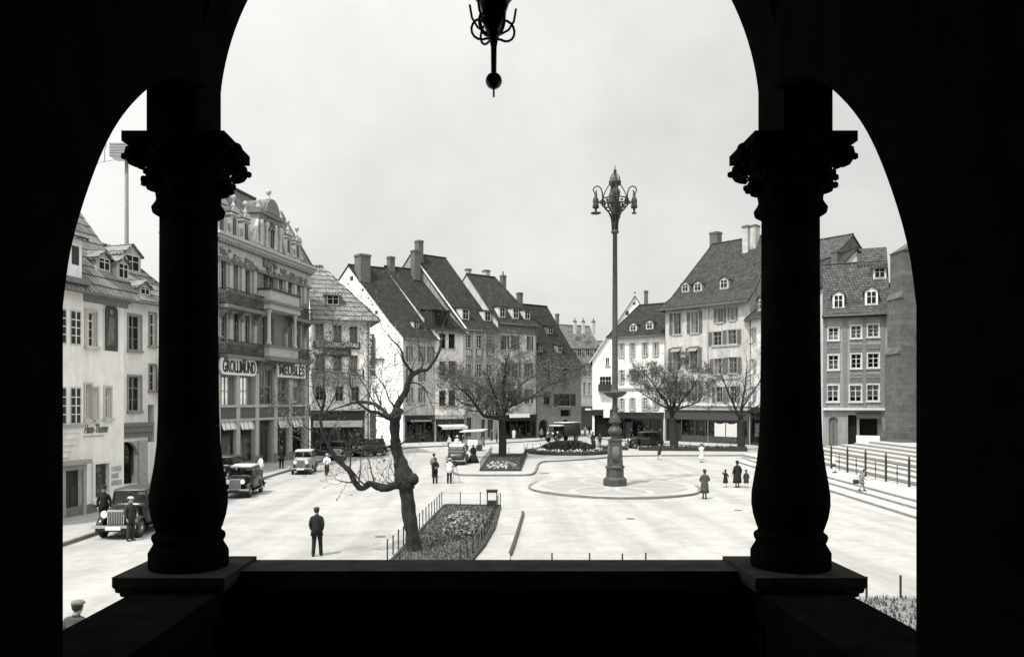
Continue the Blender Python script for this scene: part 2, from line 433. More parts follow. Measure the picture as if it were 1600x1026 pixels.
        if shut:
            sm = shm or SHUT; sw = w*.42
            for sd in (-1, 1):
                if (sd == -1 and 'l' not in shut) or (sd == 1 and 'r' not in shut): continue
                m = MB(); x0 = u0-sw-(tw if trim else .03) if sd < 0 else u1+(tw if trim else .03)
                x0 += random.uniform(-.02, .02)
                yb = -.075 if trim else -.015; yf = yb-.045
                m.box(x0, yf, a, x0+.07, yb, c, sm); m.box(x0+sw-.07, yf, a, x0+sw, yb, c, sm)
                for z in (a, (a+c)/2-.04, c-.09): m.box(x0+.07, yf, z, x0+sw-.07, yb, z+.09, sm)
                z = a+.13
                while z < c-.12:
                    m.prism([(x0+.07, yf+.035, z), (x0+.07, yf+.004, z-.012), (x0+.07, yf+.004, z+.012), (x0+.07, yf+.035, z+.05)], (sw-.14, 0, 0), sm); z += .085
                m.poly([(x0+.06, yb-.003, a), (x0+sw-.06, yb-.003, a), (x0+sw-.06, yb-.003, c), (x0+.06, yb-.003, c)], sm)
                m.build('shutter', o)
        if boxes:
            m = MB(); m.box(u0, -.38, a-.003, u1, -.17, a+.16, DARKP)
            for i in range(14): m.ball((random.uniform(u0, u1), -.27, a+.2+random.uniform(0, .12)), .09, MIDP, 6)
            m.build('flower_box', o)
        return o
    def band(s, u0, u1, z0, z1, out=.08, mat=TRIM, name='string_course'):
        b = MB(); b.box(u0, -out, z0, u1, -.003, z1, mat); return b.build(name, s.t)
    def downpipe(s, px, mat=MIDP):
        u = s.uz(px, 600)[0]; b = MB()
        b.tube([(u, -.35, s.he-.2), (u, -.12, s.he-.6), (u, -.12, .2)], .055, mat, 6); b.build('downpipe', s.t)
    # -- shops
    def shop(s, u0, u1, top, bays, mat=DARKP, fascia=.6, door=None, awning=None, riser=.6, goods=True, sign=None, signm=None, fm=None, z=0.0):
        """a timber shopfront standing 12 cm proud; bays = list of widths fractions; door = index of the door bay"""
        b = MB(); y = -.14
        b.box(u0, y, z, u0+.22, .3, top-fascia, mat); b.box(u1-.22, y, z, u1, .3, top-fascia, mat)
        b.box(u0-.05, y-.06, top-fascia, u1+.05, .3, top-.12, fm or mat)
        b.box(u0-.14, y-.22, top-.12, u1+.14, .28, top, mat)
        x = u0+.22; tot = u1-u0-.44; sm = sum(bays); spans = []
        for i, f in enumerate(bays):
            x2 = x+tot*f/sm; spans.append((x, x2))
            if i < len(bays)-1: b.box(x2-.06, y+.02, z, x2+.06, .28, top-fascia-.002, mat)
            if i != door: b.box(x+.06, y+.03, z, x2-.06, .26, z+riser, mat)
            x = x2
        o = b.build('shopfront', s.t)
        for i, (p, q) in enumerate(spans):
            zt = top-fascia-.003
            if i == door:
                g2 = MB(); g2.box(p+.07, .2, z+.02, q-.07, .25, zt-.5, M('shop_door_paint', .02, .5)); g2.box(p+.2, .18, z+1.0, q-.2, .199, zt-.8, BLACKP)
                g2.build('shop_door', o)
            else:
                g = MB(); g.poly([(p+.06, .0, z+riser), (q-.06, .0, z+riser), (q-.06, .0, zt), (p+.06, .0, zt)], GLASS); g.build('shop_pane', o)
                if goods:
                    d = MB()
                    for k in range(int(4+(q-p)*4)):
                        hx = random.uniform(p+.15, q-.15); hw = random.uniform(.05, .17); lv = random.choice((riser, riser+.02, riser+.75, riser+1.3))
                        hh = random.uniform(.1, .45)
                        if z+lv+hh > zt-.1: continue
                        yy = random.uniform(.12, .3)
                        d.loft([(hx, yy, z+lv+.02, hw, .07), (hx, yy, z+lv+hh*.6, hw*.9, .07), (hx, yy, z+lv+hh, hw*.4, .04)], random.choice((WHITE, OFFW, GREYP, MIDP, OFFW)), 7, True, True)
                    d.box(p+.07, .1, z+riser+.7, q-.07, .35, z+riser+.73, GREYP)
                    d.build('display_goods', o)
        if awning:
            a = MB(); dpt, drop, am = awning
            for i, (p, q) in enumerate([(u0+.1, u1-.1)]):
                zt = top-fascia-.02
                a.prism([(p, y-.02, zt), (q, y-.02, zt), (q, y-dpt, zt-drop), (p, y-dpt, zt-drop)], (0, 0, .05), am)
                a.prism([(p, y-dpt, zt-drop), (q, y-dpt, zt-drop), (q, y-dpt-.02, zt-drop-.28), (p, y-dpt-.02, zt-drop-.28)], (0, .03, 0), am)
            a.build('awning', o)
        if sign:
            t = text_mesh('lettering', sign, (u1-u0)*.7, fascia*.32, signm or OFFW, o); t.location = (u0+(u1-u0)*.15, y-.075, top-fascia+.14)
        return o
CLOUD = (3.0, 4.6); SKYK = .25; GLOW = 16; SUNE = 3.3; EXPO = 0.45
# ================================================================ LEFT SIDE
T_LIGHT = tiles(.24, (.75, 1.1, .12), .5)      # striped interlocking tiles
T_DARK = tiles(.032, (.55, 1.2, .4), .36)
T_MID = tiles(.042, (.6, 1.25, .35), .36)
T_PALE = tiles(.15, (.7, 1.1, .55), .32)
# ---- white house with the painted panel (nearest, left)
dL = Vector((.206, .978))
p0 = Vector((-19.1, 37.7))
A = p0-dL*6.5; B = online(p0, p0+dL, 193.5)
h = House('corner_house', 'white plastered house with painted round-headed panel and wall lettering, nearest on the left', A, B, 10.9, wall=plaster(.86, .35), depth=9.5)
W = h.W
st = dict(frame=WHITE, sill=True, trim=OFFW, tw=.1)
h.win((134, 487, 150, 541), nx=2, ny=4, curt=1, **st)
h.win((133, 600, 141.5, 655), nx=1, ny=3, curt=1, **st); h.win((143.5, 606, 152, 655), nx=1, ny=3, curt=1, **st)
h.win((163.5, 605, 172.5, 653), nx=1, ny=3, curt=1, **st)
ex = [h.rect((100, 734, 127.5, 809)), h.rect((146.5, 724, 168, 776))]
h.roof(17.6, T_LIGHT, 0, 0, ov=.7, vs=.55)
h.finish_walls(extra=ex)
b = MB()                                         # cornice under the eaves
for i, (o, z0, z1) in enumerate(((.42, 10.62, 10.88), (.28, 10.36, 10.615), (.14, 10.14, 10.355))): b.box(0, -o, z0, W+.25-.04*i, -.003, z1, TRIMD if i == 0 else GREYP)
b.build('cornice', h.t)
u0, a, u1, c = h.rect((162, 472, 183.5, 548))    # painted niche: a robed figure, plain
b = MB(); n = 12; r = (u1-u0)/2; cx = (u0+u1)/2
arc = [(cx+r*math.cos(math.pi*i/n), -.02, c-r+r*math.sin(math.pi*i/n)) for i in range(n+1)]
b.prism([(u0, -.02, a), (u1, -.02, a)]+arc[0:], (0, .016, 0), M('fresco_ground', .07, .9, .45, 1.6))
b.loft([(cx-.05, -.03, a+.25, .3, .012), (cx, -.03, a+1.0, .22, .012), (cx+.05, -.03, a+1.5, .24, .012), (cx, -.03, a+1.75, .08, .01)], M('fresco_robe', .16, .9, .5, 3), 10)
b.ball((cx+.02, -.03, a+1.92), .12, M('fresco_skin', .25, .9, .2, 4), 8, (1, .1, 1.2))
b.build('painted_panel', h.t)
b = MB(); out = [(p[0]+(p[0]-cx)*.09, -.05, p[2]+.0+max(0, p[2]-c+r)*.09) for p in [(u1, 0, a)]+arc+[(u0, 0, a)]]
inn = [(u1, -.05, a)]+[(q[0], -.05, q[2]) for q in arc]+[(u0, -.05, a)]
for i in range(len(inn)-1): b.prism([inn[i], inn[i+1], out[i+1], out[i]], (0, .045, 0), WHITE)
b.build('panel_surround', h.t)
# oriel on the left
b = MB(); ou1 = h.uz(119, 500)[0]; ou0 = ou1-1.9; oz0 = h.uz(125, 665)[1]; oz1 = h.uz(125, 448)[1]
op = [(112.5, 489, 123, 538), (111, 607, 120.5, 660)]
fz = []
b.box(ou0, -.36, oz0, ou1, -.004, oz1, plaster(.8, .35))
for k in range(5): b.box(ou0+.1*k, -.36+.065*k, oz0-.28*(k+1)-.002, ou1-.12*k, -.005, oz0-.28*k-.001, plaster(.8, .35))
b.box(ou0-.06, -.45, oz0-.06, ou1+.06, -.365, oz0+.1, TRIM)
b.box(ou0-.2, -.75, oz1+.002, ou1+.12, -.43, oz1+.25, TRIMD); b.box(ou0-.1, -.46, oz1-.2, ou1+.06, -.365, oz1-.002, TRIM)
b.box(ou0+.05, -.34, oz1+.253, ou1-.05, 1.5, oz1+2.1, plaster(.8, .35))
orl = b.build('oriel', h.t)
for (q0, q1) in ((h.uz(118, 538)[1], h.uz(118, 489)[1]), (h.uz(116, 660)[1], h.uz(116, 607)[1])):
    for uu in (ou1-.78, ou1-1.7):
        ow = MB(); ow.box(uu-.06, -.385, q0-.08, uu+.64, -.363, q1+.08, OFFW); ow.box(uu, -.39, q0, uu+.58, -.386, q1, BLACKP)
        ow.box(uu+.26, -.41, q0, uu+.32, -.391, q1, WHITE)
        for t in (.25, .5, .75): ow.box(uu, -.408, q0+(q1-q0)*t-.02, uu+.58, -.392, q0+(q1-q0)*t+.02, WHITE)
        ow.build('oriel_window', orl)
ow = MB(); ow.box(ou1-.7, -.36, oz1+.9, ou1-.25, -.342, oz1+1.75, DARKP); ow.build('oriel_loft_window', orl)
b = MB(); b.prism([(ou0-.2, -.6, oz1+2.05), (ou1+.1, -.6, oz1+2.05), (ou1+.1, 2.0, oz1+2.9), (ou0-.2, 2.0, oz1+2.9)], (0, 0, .15), T_LIGHT); b.build('oriel_roof', orl)
# door and shop window
u0, a, u1, c = ex[0]; b = MB()
b.box(u0-.22, -.1, .1, u0-.002, -.003, c+.25, TRIM); b.box(u1+.002, -.1, .1, u1+.22, -.003, c+.25, TRIM); b.box(u0, -.1, c+.002, u1, -.003, c+.25, TRIM)
b.box(u0-.35, -.32, c+.253, u1+.35, -.003, c+.45, TRIM); b.build('door_surround', h.t)
b = MB(); b.box(u0, .2, a, u1, .26, c, DARKP); b.box(u0+.15, .17, a+.2, (u0+u1)/2-.05, .199, c-.8, M('door_panel', .05)); b.box((u0+u1)/2+.05, .17, a+.2, u1-.15, .199, c-.8, M('door_panel', .05)); b.build('door', h.t)
u0, a, u1, c = ex[1]; b = MB()
b.box(u0-.16, -.1, a-.16, u0-.002, .1, c+.16, WHITE); b.box(u1+.002, -.1, a-.16, u1+.16, .1, c+.16, WHITE); b.box(u0, -.1, c+.002, u1, .1, c+.16, WHITE); b.box(u0-.16, -.2, a-.3, u1+.16, .1, a-.163, WHITE); b.box(u0, -.1, a-.16, u1, .1, a-.002, WHITE)
sw = b.build('shop_window', h.t)
b = MB(); b.poly([(u0, .1, a), (u1, .1, a), (u1, .1, c), (u0, .1, c)], GLASS); b.build('shop_pane', sw)
b = MB()
for (fx, fz, rr) in ((.62, .8, .17), (.7, .62, .1), (.3, .16, .16), (.66, .17, .14), (.5, .3, .08)): b.ball((u0+(u1-u0)*fx, .25, a+(c-a)*fz), rr, OFFW, 8, (1.2, .6, .8))
b.build('display_goods', sw)
b = MB(); b.box(0, -.06, .1, W, -.003, h.uz(140, 795)[1]+.25, TRIMD); b.build('plinth', h.t)
tx = text_mesh('wall_lettering', 'Hans-Thome', h.uz(168, 668)[0]-h.uz(131, 668)[0], .42, M('sign_lettering_grey', .13), h.t, shear=.35)
tx.location = (h.uz(131, 672)[0], -.03, h.uz(150, 676)[1])
b = MB(); b.box(h.uz(130, 680)[0], -.03, h.uz(150, 681)[1], h.uz(163, 680)[0], -.004, h.uz(150, 680)[1], GREYP); b.build('lettering_rule', h.t)
tx = text_mesh('wall_notice', 'COIFFEUR\nDAMES\nMESSIEURS', h.uz(190, 740)[0]-h.uz(174, 740)[0], .95, M('faded_lettering', .42), h.t)
tx.location = (h.uz(174, 740)[0], -.02, h.uz(182, 757)[1])
h.dormer((151, 392, 167, 420), 'gable', wall=plaster(.45)); h.dormer((182, 398, 196, 434), 'gable', wall=plaster(.45))
# ---- set-back house with arched shop
A = Vector((-23.1, 50.4))-Vector((.3, .954))*3.0; B = Vector((-23.1, 50.4))+Vector((.3, .954))*5.0
h = House('arched_shop_house', 'pale set-back house with an arched shop entrance, beside the white corner house', A, B, 12.1, wall=plaster(.7, .4), depth=8)
h.win((200.5, 493, 219.5, 547), nx=2, ny=3, curt=0, trim=GREYP, tw=.12, frame=GREYP)
h.win((200.5, 588, 219.5, 642), nx=2, ny=3, curt=0, trim=GREYP, tw=.12, frame=GREYP)
h.win((233.5, 490, 243, 540), nx=1, ny=3, trim=GREYP, tw=.1); h.win((233.5, 570, 243, 610), nx=1, ny=3, trim=GREYP, tw=.1)
ex = [h.rect((180, 690, 215, 757)), h.rect((231, 632, 241, 690))]
h.roof(16.0, T_LIGHT, 0, 1.5, ov=.6)
h.finish_walls(extra=ex)
b = MB(); z = h.uz(212, 672)[1]
for (o, d0, d1) in ((.28, .25, .5), (.2, -.1, .247), (.1, -.45, -.103)): b.box(0, -o, z+d0, h.uz(236, 672)[0], -.003, z+d1, TRIMD)
b.build('shop_cornice', h.t)
b = MB(); u0, a, u1, c = ex[0]; n = 10
for i in range(n):
    t0, t1 = math.pi*i/n, math.pi*(i+1)/n; m = (u0+u1)/2; r = (u1-u0)/2
    P = lambda t: (m+r*math.cos(t), -.03, c-.9+.9*math.sin(t))
    q0, q1 = P(t0), P(t1)
    b.prism([q0, q1, (q1[0], -.03, c+.02), (q0[0], -.03, c+.02)], (0, .25, 0), TRIM)
b.box(u1, -.12, .1, u1+.8, -.003, c+.05, TRIM); b.build('shop_arch', h.t)
b = MB(); b.poly([(u0, .3, a+.6), (u1, .3, a+.6), (u1, .3, c), (u0, .3, c)], GLASS); so = b.build('shop_pane', h.t)
b = MB(); random.seed(3)
for k in range(16): b.ball((random.uniform(u0+.2, u1-.2), .4, a+random.uniform(.6, 3)), random.uniform(.06, .16), random.choice((OFFW, GREYP, MIDP)), 7)
b.build('display_goods', so)
h.dormer((177, 385, 231, 424), 'gable', wall=plaster(.4), wide=1.7); h.dormer((214, 440, 234, 458), 'gable', wall=plaster(.3), wide=1.0)
# ---- low house mostly behind the column
A2 = B+Vector((.35, .3)); B2 = online((-20.8, 61.9), (-17.5, 77.6), 333)-Vector((.03, .12))
h = House('low_gutter_house', 'low pale house with a projecting eave between the arched shop and the furniture store', A2, B2, 10.6, wall=plaster(.5), depth=8)
h.roof(14, T_LIGHT, 0, 0, ov=.8); h.win((258, 560, 275, 610)); h.win((290, 560, 307, 610)); h.finish_walls()
# ================================================================ FURNITURE STORE
A = online((-20.8, 61.9), (-17.5, 77.6), 333.5); B = Vector((-17.5, 77.6))
GW = plaster(.21, .8); GS = M('carved_sandstone', .16, .9, .35, 6, .5); GT = M('light_sandstone', .38, .9, .22, 5, .3)
h = House('furniture_store', 'ornate four-storey stone store with mansard roof, iron balconies and a furniture signboard', A, B, 18.4, wall=GW, depth=4.3, group=None)
W = h.W; PX = lambda px: h.uz(px, 600)[0]
ws = dict(frame=GREYP, sill=False)
for (x0, x1, y0, y1) in ((344, 353, 405, 452), (363.5, 371.5, 414, 456), (382, 390.5, 421, 460), (435, 441.5, 434, 470), (449, 455.5, 440, 473), (463, 469.5, 444, 477)):
    h.win((x0, y0, x1, y1), nx=2, ny=3, curt=random.choice((1, 3)), trim=GT, tw=.16, lintel=True, **ws)
h.win((411, 426, 418.5, 465), nx=2, ny=3, curt=1, **ws); h.win((420, 430, 427.5, 467), nx=2, ny=3, curt=1, **ws)
for (x0, x1, y0, y1) in ((344, 354, 486, 534), (363.5, 373, 489, 535), (381, 390, 492, 536), (449, 456, 504, 545), (462, 469, 506, 545)):
    h.win((x0, y0, x1, y1), nx=2, ny=3, curt=random.choice((1, 3)), trim=GT, tw=.12, **ws)
h.win((409, 493, 417, 541), nx=2, ny=3, curt=0, **ws); h.win((420, 496, 428, 541), nx=2, ny=3, curt=0, **ws)
for (x0, x1, y0, y1) in ((343.5, 365, 588, 634), (373, 393, 589, 633), (405, 425, 577, 631), (433, 447.5, 592, 630), (455, 471, 593, 629)):
    h.win((x0, y0, x1, y1), nx=4, ny=2, curt=4.5, **ws)
ex = [h.rect(r) for r in ((343.5, 653, 365, 733), (373, 653, 393, 726), (405, 650, 423, 722), (433, 652, 447.5, 716), (455, 652, 471, 714))]
# mansard
he = h.he; hm = 23.4; fl = [(-.1, -.35, he), (W+.1, -.35, he), (W+.1, 4.5, he), (-.1, 4.5, he)]; tp = [(1.2, 1.9, hm), (W-2.1, 1.9, hm), (W-2.1, 2.9, hm), (1.2, 2.9, hm)]
SL = tiles(.15, (.75, 1.1, .6), .22)
b = MB()
for i in range(4): b.prism([fl[i], fl[(i+1) % 4], tp[(i+1) % 4], tp[i]], (0, 0, -.15), SL)
b.prism(tp, (0, 0, .06), SL)
for i in range(4): b.tube([fl[i], tp[i]], .12, MIDP, 5); b.tube([tp[i], tp[(i+1) % 4]], .16, DARKP, 6)
h.ro = b.build('mansard_roof', h.t)
h.plane = (Vector(fl[0]), Vector(fl[1]), Vector(tp[1]), Vector(tp[0])); h.hr = hm
h.finish_walls(extra=ex)
b = MB()                                          # main cornice
for (o, z0, z1, m) in ((.75, 18.2, 18.42, GT), (.55, 17.95, 18.197, GT), (.3, 17.7, 17.947, GS), (.12, 16.6, 17.697, GT), (.22, 16.35, 16.597, GS)): b.box(-.25 if o < .5 else -.35, -o, z0, W+.3 if o > .5 else W+.12, -.003, z1, m)
x = .2
while x < W: b.box(x, -.5, 17.75, x+.16, -.301, 17.945, GT); x += .42
b.build('cornice', h.t)
# carved heads and pilasters
for px in (337, 358.5, 377.5, 397, 446, 459.5, 475):
    for (ya, yb) in ((400, 458), (484, 536)):
        z0, z1 = h.uz(px, yb)[1]+(.0), h.uz(px, ya)[1]
        s = (px-337)*.33; z0, z1 = h.uz(px, yb+s*.55)[1], h.uz(px, ya+s*.8)[1]
        u = PX(px); b = MB(); b.box(u-.22, -.16, z0, u+.22, -.003, z1, GT); b.box(u-.3, -.22, z1-.45, u+.3, -.161, z1, GS); b.box(u-.28, -.2, z0, u+.28, -.161, z0+.5, GS); b.build('pilaster', h.t)
random.seed(11)
for px, y in ((348.5, 400), (367.5, 409), (386, 416), (438, 430), (452, 435), (466, 440), (349, 480), (368, 484), (386, 487)):
    u, z = h.uz(px, y); b = MB()
    for k in range(16): b.ball((u+random.uniform(-.65, .65), -.2, z+random.uniform(-.1, .5)), random.uniform(.07, .17), GS, 6)
    b.build('carved_ornament', h.t)
u, z = h.uz(419, 414); b = MB()
for k in range(60): 
    t = random.uniform(0, 2*math.pi); rr = random.uniform(.2, 1.1); b.ball((u+rr*math.cos(t), -.25, z+.1+rr*math.sin(t)*1.2), random.uniform(.08, .2), GS, 6)
b.build('carved_ornament', h.t)
def railing(b, u0, u1, y0, y1, z0, z1, m, curl=True):
    def seg(p, q):
        p, q = Vector(p), Vector(q); L = (q-p).length; n = max(2, int(L/.16))
        b.tube([p+Vector((0,0,z1-z0)), q+Vector((0,0,z1-z0))], .035, m, 4); b.tube([p+Vector((0,0,.08)), q+Vector((0,0,.08))], .03, m, 4)
        for i in range(n+1):
            o = p.lerp(q, i/n); b.tube([o, o+Vector((0, 0, z1-z0))], .014, m, 4, False)
            if curl and i < n:
                for zz in (.3, .62):
                    cc = p.lerp(q, (i+.5)/n)+Vector((0, 0, (z1-z0)*zz)); d = (q-p).normalized()
                    b.tube([cc+d*.07*math.cos(t*1.05)+Vector((0, 0, .13*math.sin(t*1.05))) for t in range(7)], .013, m, 3, False)
    seg((u0, y0, z0), (u0, y1, z0)); seg((u0, y1, z0), (u1, y1, z0)); seg((u1, y1, z0), (u1, y0, z0))
for (x0, x1, yt, yb, dp) in ((342, 400, 457, 481, .75), (448, 477, 481, 499, .75), (342, 402, 535, 556, .7), (449, 476, 547, 562, .7)):
    xm = (x0+x1)/2; z0, z1 = h.uz(xm, yb)[1], h.uz(xm, yt)[1]; u0, u1 = PX(x0), PX(x1)
    b = MB(); b.box(u0-.1, -dp-.12, z0-.28, u1+.1, -.003, z0, GS)
    n = max(2, int((u1-u0)/2.2))
    for i in range(n+1):
        uu = u0+.2+(u1-u0-.4)*i/n; b.prism([(uu-.14, -.004, z0-.28), (uu-.14, -dp, z0-.281), (uu-.14, -dp*.7, z0-.5), (uu-.14, -.004, z0-1.1)], (.28, 0, 0), GS)
    o = b.build('balcony', h.t); b = MB(); railing(b, u0, u1, -.01, -dp, z0, z0+max(.95, z1-z0), IRON); b.build('railing', o)
# centre bay: loggia with stone balconies
b = MB(); u0, u1 = PX(400), PX(447.5); dp = 1.3; random.seed(5)
zc = [h.uz(424, y)[1] for y in (552, 565, 540, 500, 488, 478, 464)]
b.box(u0, -dp, zc[1], u1, -.004, zc[1]+.35, GS); b.box(u0+.1, -dp+.1, zc[1]+.352, u1-.1, -dp+.3, zc[1]+1.15, GT); b.box(u0+.1, -dp+.3, zc[1]+.352, u0+.3, -.004, zc[1]+1.15, GT); b.box(u1-.3, -dp+.3, zc[1]+.352, u1-.1, -.004, zc[1]+1.15, GT)
b.box(u0-.05, -dp-.05, zc[1]+1.152, u1+.05, -.004, zc[1]+1.3, GS)
zt = zc[4]
for uu in (u0+.35, u1-.35):
    b.lathe([(.24, 0), (.24, .2), (.17, .3), (.15, zt-zc[1]-1.7), (.25, zt-zc[1]-1.45), (.27, zt-zc[1]-1.3)], (uu, -dp+.3, zc[1]+1.3), GT, 12)
b.box(u0-.05, -dp-.05, zt, u1+.05, -.004, zt+.45, GT); b.box(u0-.2, -dp-.2, zt+.452, u1+.2, -.004, zt+.7, GS)
b.box(u0+.02, -dp+.02, zt+.702, u1-.02, -dp+.2, zt+1.6, GT); b.box(u0+.02, -dp+.2, zt+.702, u0+.2, -.004, zt+1.6, GT); b.box(u1-.2, -dp+.2, zt+.702, u1-.02, -.004, zt+1.6, GT)
b.box(u0-.1, -dp-.1, zt+1.602, u1+.1, -.004, zt+1.75, DARKP)
for k in range(6):
    b.prism([(u0+.1+k*(u1-u0-.5)/5, -.005, zc[1]-.002), (u0+.1+k*(u1-u0-.5)/5, -dp+.1, zc[1]-.002), (u0+.1+k*(u1-u0-.5)/5, -.6, zc[1]-.25), (u0+.1+k*(u1-u0-.5)/5, -.005, zc[1]-.45)], (.3, 0, 0), GS)
b.build('loggia', h.t)
# roof dormers
def stone_dormer(px, yb, yt, w, finial=True, roundcap=True):
    p = h.slope(px, yb); Y = h.A.y+h.d.y*p.x; hh = (yb-yt)/F*Y; y = -.28
    b = MB(); z = he+.0
    z = p.z; 
    b.box(p.x-w/2, y, z-.5, p.x+w/2, y+3.0, z+hh, GT)
    b.box(p.x-w/2-.12, y-.14, z+hh*.86, p.x+w/2+.12, y+3.2, z+hh*.92, GT)
    n = 8; arc = [(p.x+(w/2+.1)*math.cos(math.pi*i/n), y-.1, z+hh+.003+w*.42*math.sin(math.pi*i/n)) for i in range(n+1)]
    b.prism(arc, (0, 2.6, 0), SL)
    b.prism([(q[0], y-.16, q[2]+.0) for q in arc], (0, .059, 0), GT)
    for sd in (-1, 1):
        b.box(p.x+sd*(w/2+.1)-.1, y-.1, z-.4, p.x+sd*(w/2+.1)+.1, y+.3, z+hh*.5, GT); b.ball((p.x+sd*(w/2+.18), y-.05, z+.05), .2, GT, 8)
    if finial:
        b.lathe([(.16, 0), (.16, .25), (.07, .32), (.07, .6), (.16, .7), (.2, .85), (.15, 1.0), (.02, 1.08)], (p.x, y+.1, z+hh+w*.42-.05), GT, 10)
    d = b.build('dormer', h.ro)
    f = MB(); ww = w*.5; zt = z+hh*.8
    arc = [(p.x+ww/2*math.cos(math.pi*i/6), y-.01, zt-ww/2+ww/2*math.sin(math.pi*i/6)) for i in range(7)]
    f.prism([(p.x-ww/2, y-.01, z+.05), (p.x+ww/2, y-.01, z+.05)]+arc, (0, .008, 0), BLACKP)
    f.box(p.x-.03, y-.03, z+.05, p.x+.03, y-.011, zt, GREYP); f.build('dormer_window', h.ro)
for px, yb, yt in ((347, 362, 318), (367.5, 371, 332), (385.5, 377, 342), (435.5, 394, 363), (450.5, 400, 368), (464, 404, 378)): stone_dormer(px, yb, yt, 1.05)
b = MB(); u0, u1 = PX(395), PX(430); um = (u0+u1)/2; z0 = he; z1 = wp(412, 341, h.A.y+h.d.y*um).z
b.box(u0, -.5, z0+.0, u1, 3.5, z1, GT); b.box(u0-.25, -.8, z1+.002, u1+.25, 3.6, z1+.3, GS); b.box(u0-.1, -.62, z1-.5, u1+.1, -.501, z1-.2, GS)
for uu in (u0+.25, um-.75, um+.75, u1-.25): b.lathe([(.2, 0), (.2, .25), (.14, .35), (.13, z1-z0-1.2), (.22, z1-z0-.9), (.22, z1-z0-.55)], (uu, -.62, z0+.03), GT, 10)
n = 10; dome = [(um+(u1-u0)*.3*math.cos(math.pi*i/n), -.75, z1+.303+1.25*math.sin(math.pi*i/n)) for i in range(n+1)]
b.prism(dome, (0, 3.5, 0), SL); b.prism([(q[0]*1.0, -.85, q[2]) for q in dome], (0, .098, 0), GS)
b.lathe([(.22, 0), (.22, .2), (.1, .3), (.1, .5), (.2, .6), (.24, .75), (.2, .9), (.03, 1.0)], (um, -.4, z1+1.48), GT, 12)
for sd in (-1, 1):
    uu = um+sd*(u1-u0)*.5; b.lathe([(.22, 0), (.22, .3), (.1, .4), (.18, .6), (.2, .75), (.02, .95)], (uu, -.5, z1+.3), GT, 10)
    b.tube([(uu+sd*.1, -.5, z1-.6), (uu+sd*.5, -.5, z1-1.6), (uu+sd*.9, -.5, z1-2.6), (uu+sd*1.3, -.5, he+.15)], [.15, .2, .25, .3], GT, 8)
random.seed(6)
for k in range(30): b.ball((um+random.uniform(-.9, .9), -.66, z1-.2-random.uniform(0, .9)), random.uniform(.06, .16), GS, 6)
b.build('centre_dormer', h.ro)
for uu in (um-.42, um+.42): b = MB(); b.box(uu-.28, -.53, z0+.3, uu+.28, -.503, z1-1.0, BLACKP); b.box(uu-.03, -.55, z0+.3, uu+.03, -.531, z1-1.0, GREYP); b.build('dormer_window', h.ro)
# shop storeys
for px in (338, 369, 399, 428, 451.5, 476):
    b = MB(); u = PX(px); s = (px-338)*.0
    zt = h.uz(px, 576 if px < 430 else 586)[1]
    b.box(u-.3, -.2, .1, u+.3, -.003, zt, GT); b.box(u-.36, -.26, .1, u+.36, -.201, .9, TRIMD)
    b.box(u-.36, -.26, zt-.4, u+.36, -.201, zt, GS); b.build('pier', h.t)
b = MB(); z = h.uz(405, 644)[1]
b.box(.05, -.15, z-.45, W-.05, -.003, z+.45, M('shop_fascia', .09, .6, .15, 3)); b.box(.05, -.25, z+.452, W-.05, -.003, z+.65, GT); b.box(.05, -.22, z-.65, W-.05, -.003, z-.452, GT)
b.box(.05, -.12, h.uz(405, 572)[1], W-.05, -.003, h.uz(405, 566)[1], GS); b.build('shop_fascia', h.t)
def signboard(x0, x1, yt, yb, txt, rounded):
    xm = (x0+x1)/2; u0, u1 = PX(x0), PX(x1); z0, z1 = h.uz(xm, yb)[1], h.uz(xm, yt)[1]
    b = MB(); r = .55 if rounded else .02; pts = []
    for (cx, cz, a0) in ((u1-r, z1-r, 0), (u0+r, z1-r, 90), (u0+r, z0+r, 180), (u1-r, z0+r, 270)):
        for k in range(6): pts.append((cx+r*math.cos(R(a0+18*k)), -.42, cz+r*math.sin(R(a0+18*k))))
    b.prism(pts, (0, .16, 0), WHITE)
    o = b.build('signboard', h.t)
    t = text_mesh('lettering', txt, (u1-u0)*.9, (z1-z0)*.72, BLACKP, o, depth=.05); t.location = (u0+(u1-u0)*.05, -.45, z0+(z1-z0)*.14)
    t.data.transform(Matrix.Identity(4))
signboard(337, 394, 560, 586, 'GROLLIMUND', True); signboard(427, 471, 567.5, 590, 'MEUBLES', False)
for i, (u0, a, u1, c) in enumerate(ex):
    b = MB()
    if i == 2:
        b.box(u0, .3, .12, u1, .36, c, DARKP); b.box((u0+u1)/2-.03, .27, .12, (u0+u1)/2+.03, .299, c, BLACKP); b.build('door', h.t); continue
    b.box(u0, -.02, .12, u1, .3, .55, TRIMD); o = b.build('shop_window', h.t)
    b = MB(); b.poly([(u0, .08, .55), (u1, .08, .55), (u1, .08, c), (u0, .08, c)], GLASS); b.build('shop_pane', o)
    b = MB(); n = 6; zz = c-.95
    for k in range(n):
        a0, a1 = u0+(u1-u0)*k/n, u0+(u1-u0)*(k+1)/n; m = OFFW if k % 2 else WHITE
        b.prism([(a0, -.02, c-.05), (a1, -.02, c-.05), (a1, -.28, zz+.12), ((a0+a1)/2, -.3, zz), (a0, -.28, zz+.12)], (0, .02, .02), m)
    b.build('scalloped_blind', o)
    b = MB(); random.seed(20+i)
    for k in range(5):
        x = random.uniform(u0+.2, u1-.5); ht = random.uniform(.5, 1.8); b.box(x, .2+.03*k, .56, x+random.uniform(.2, .6), .23+.03*k, .56+ht, random.choice((MIDP, GREYP, DARKP, OFFW)))
    b.build('display_furniture', o)
h.downpipe(477.3, GREYP)
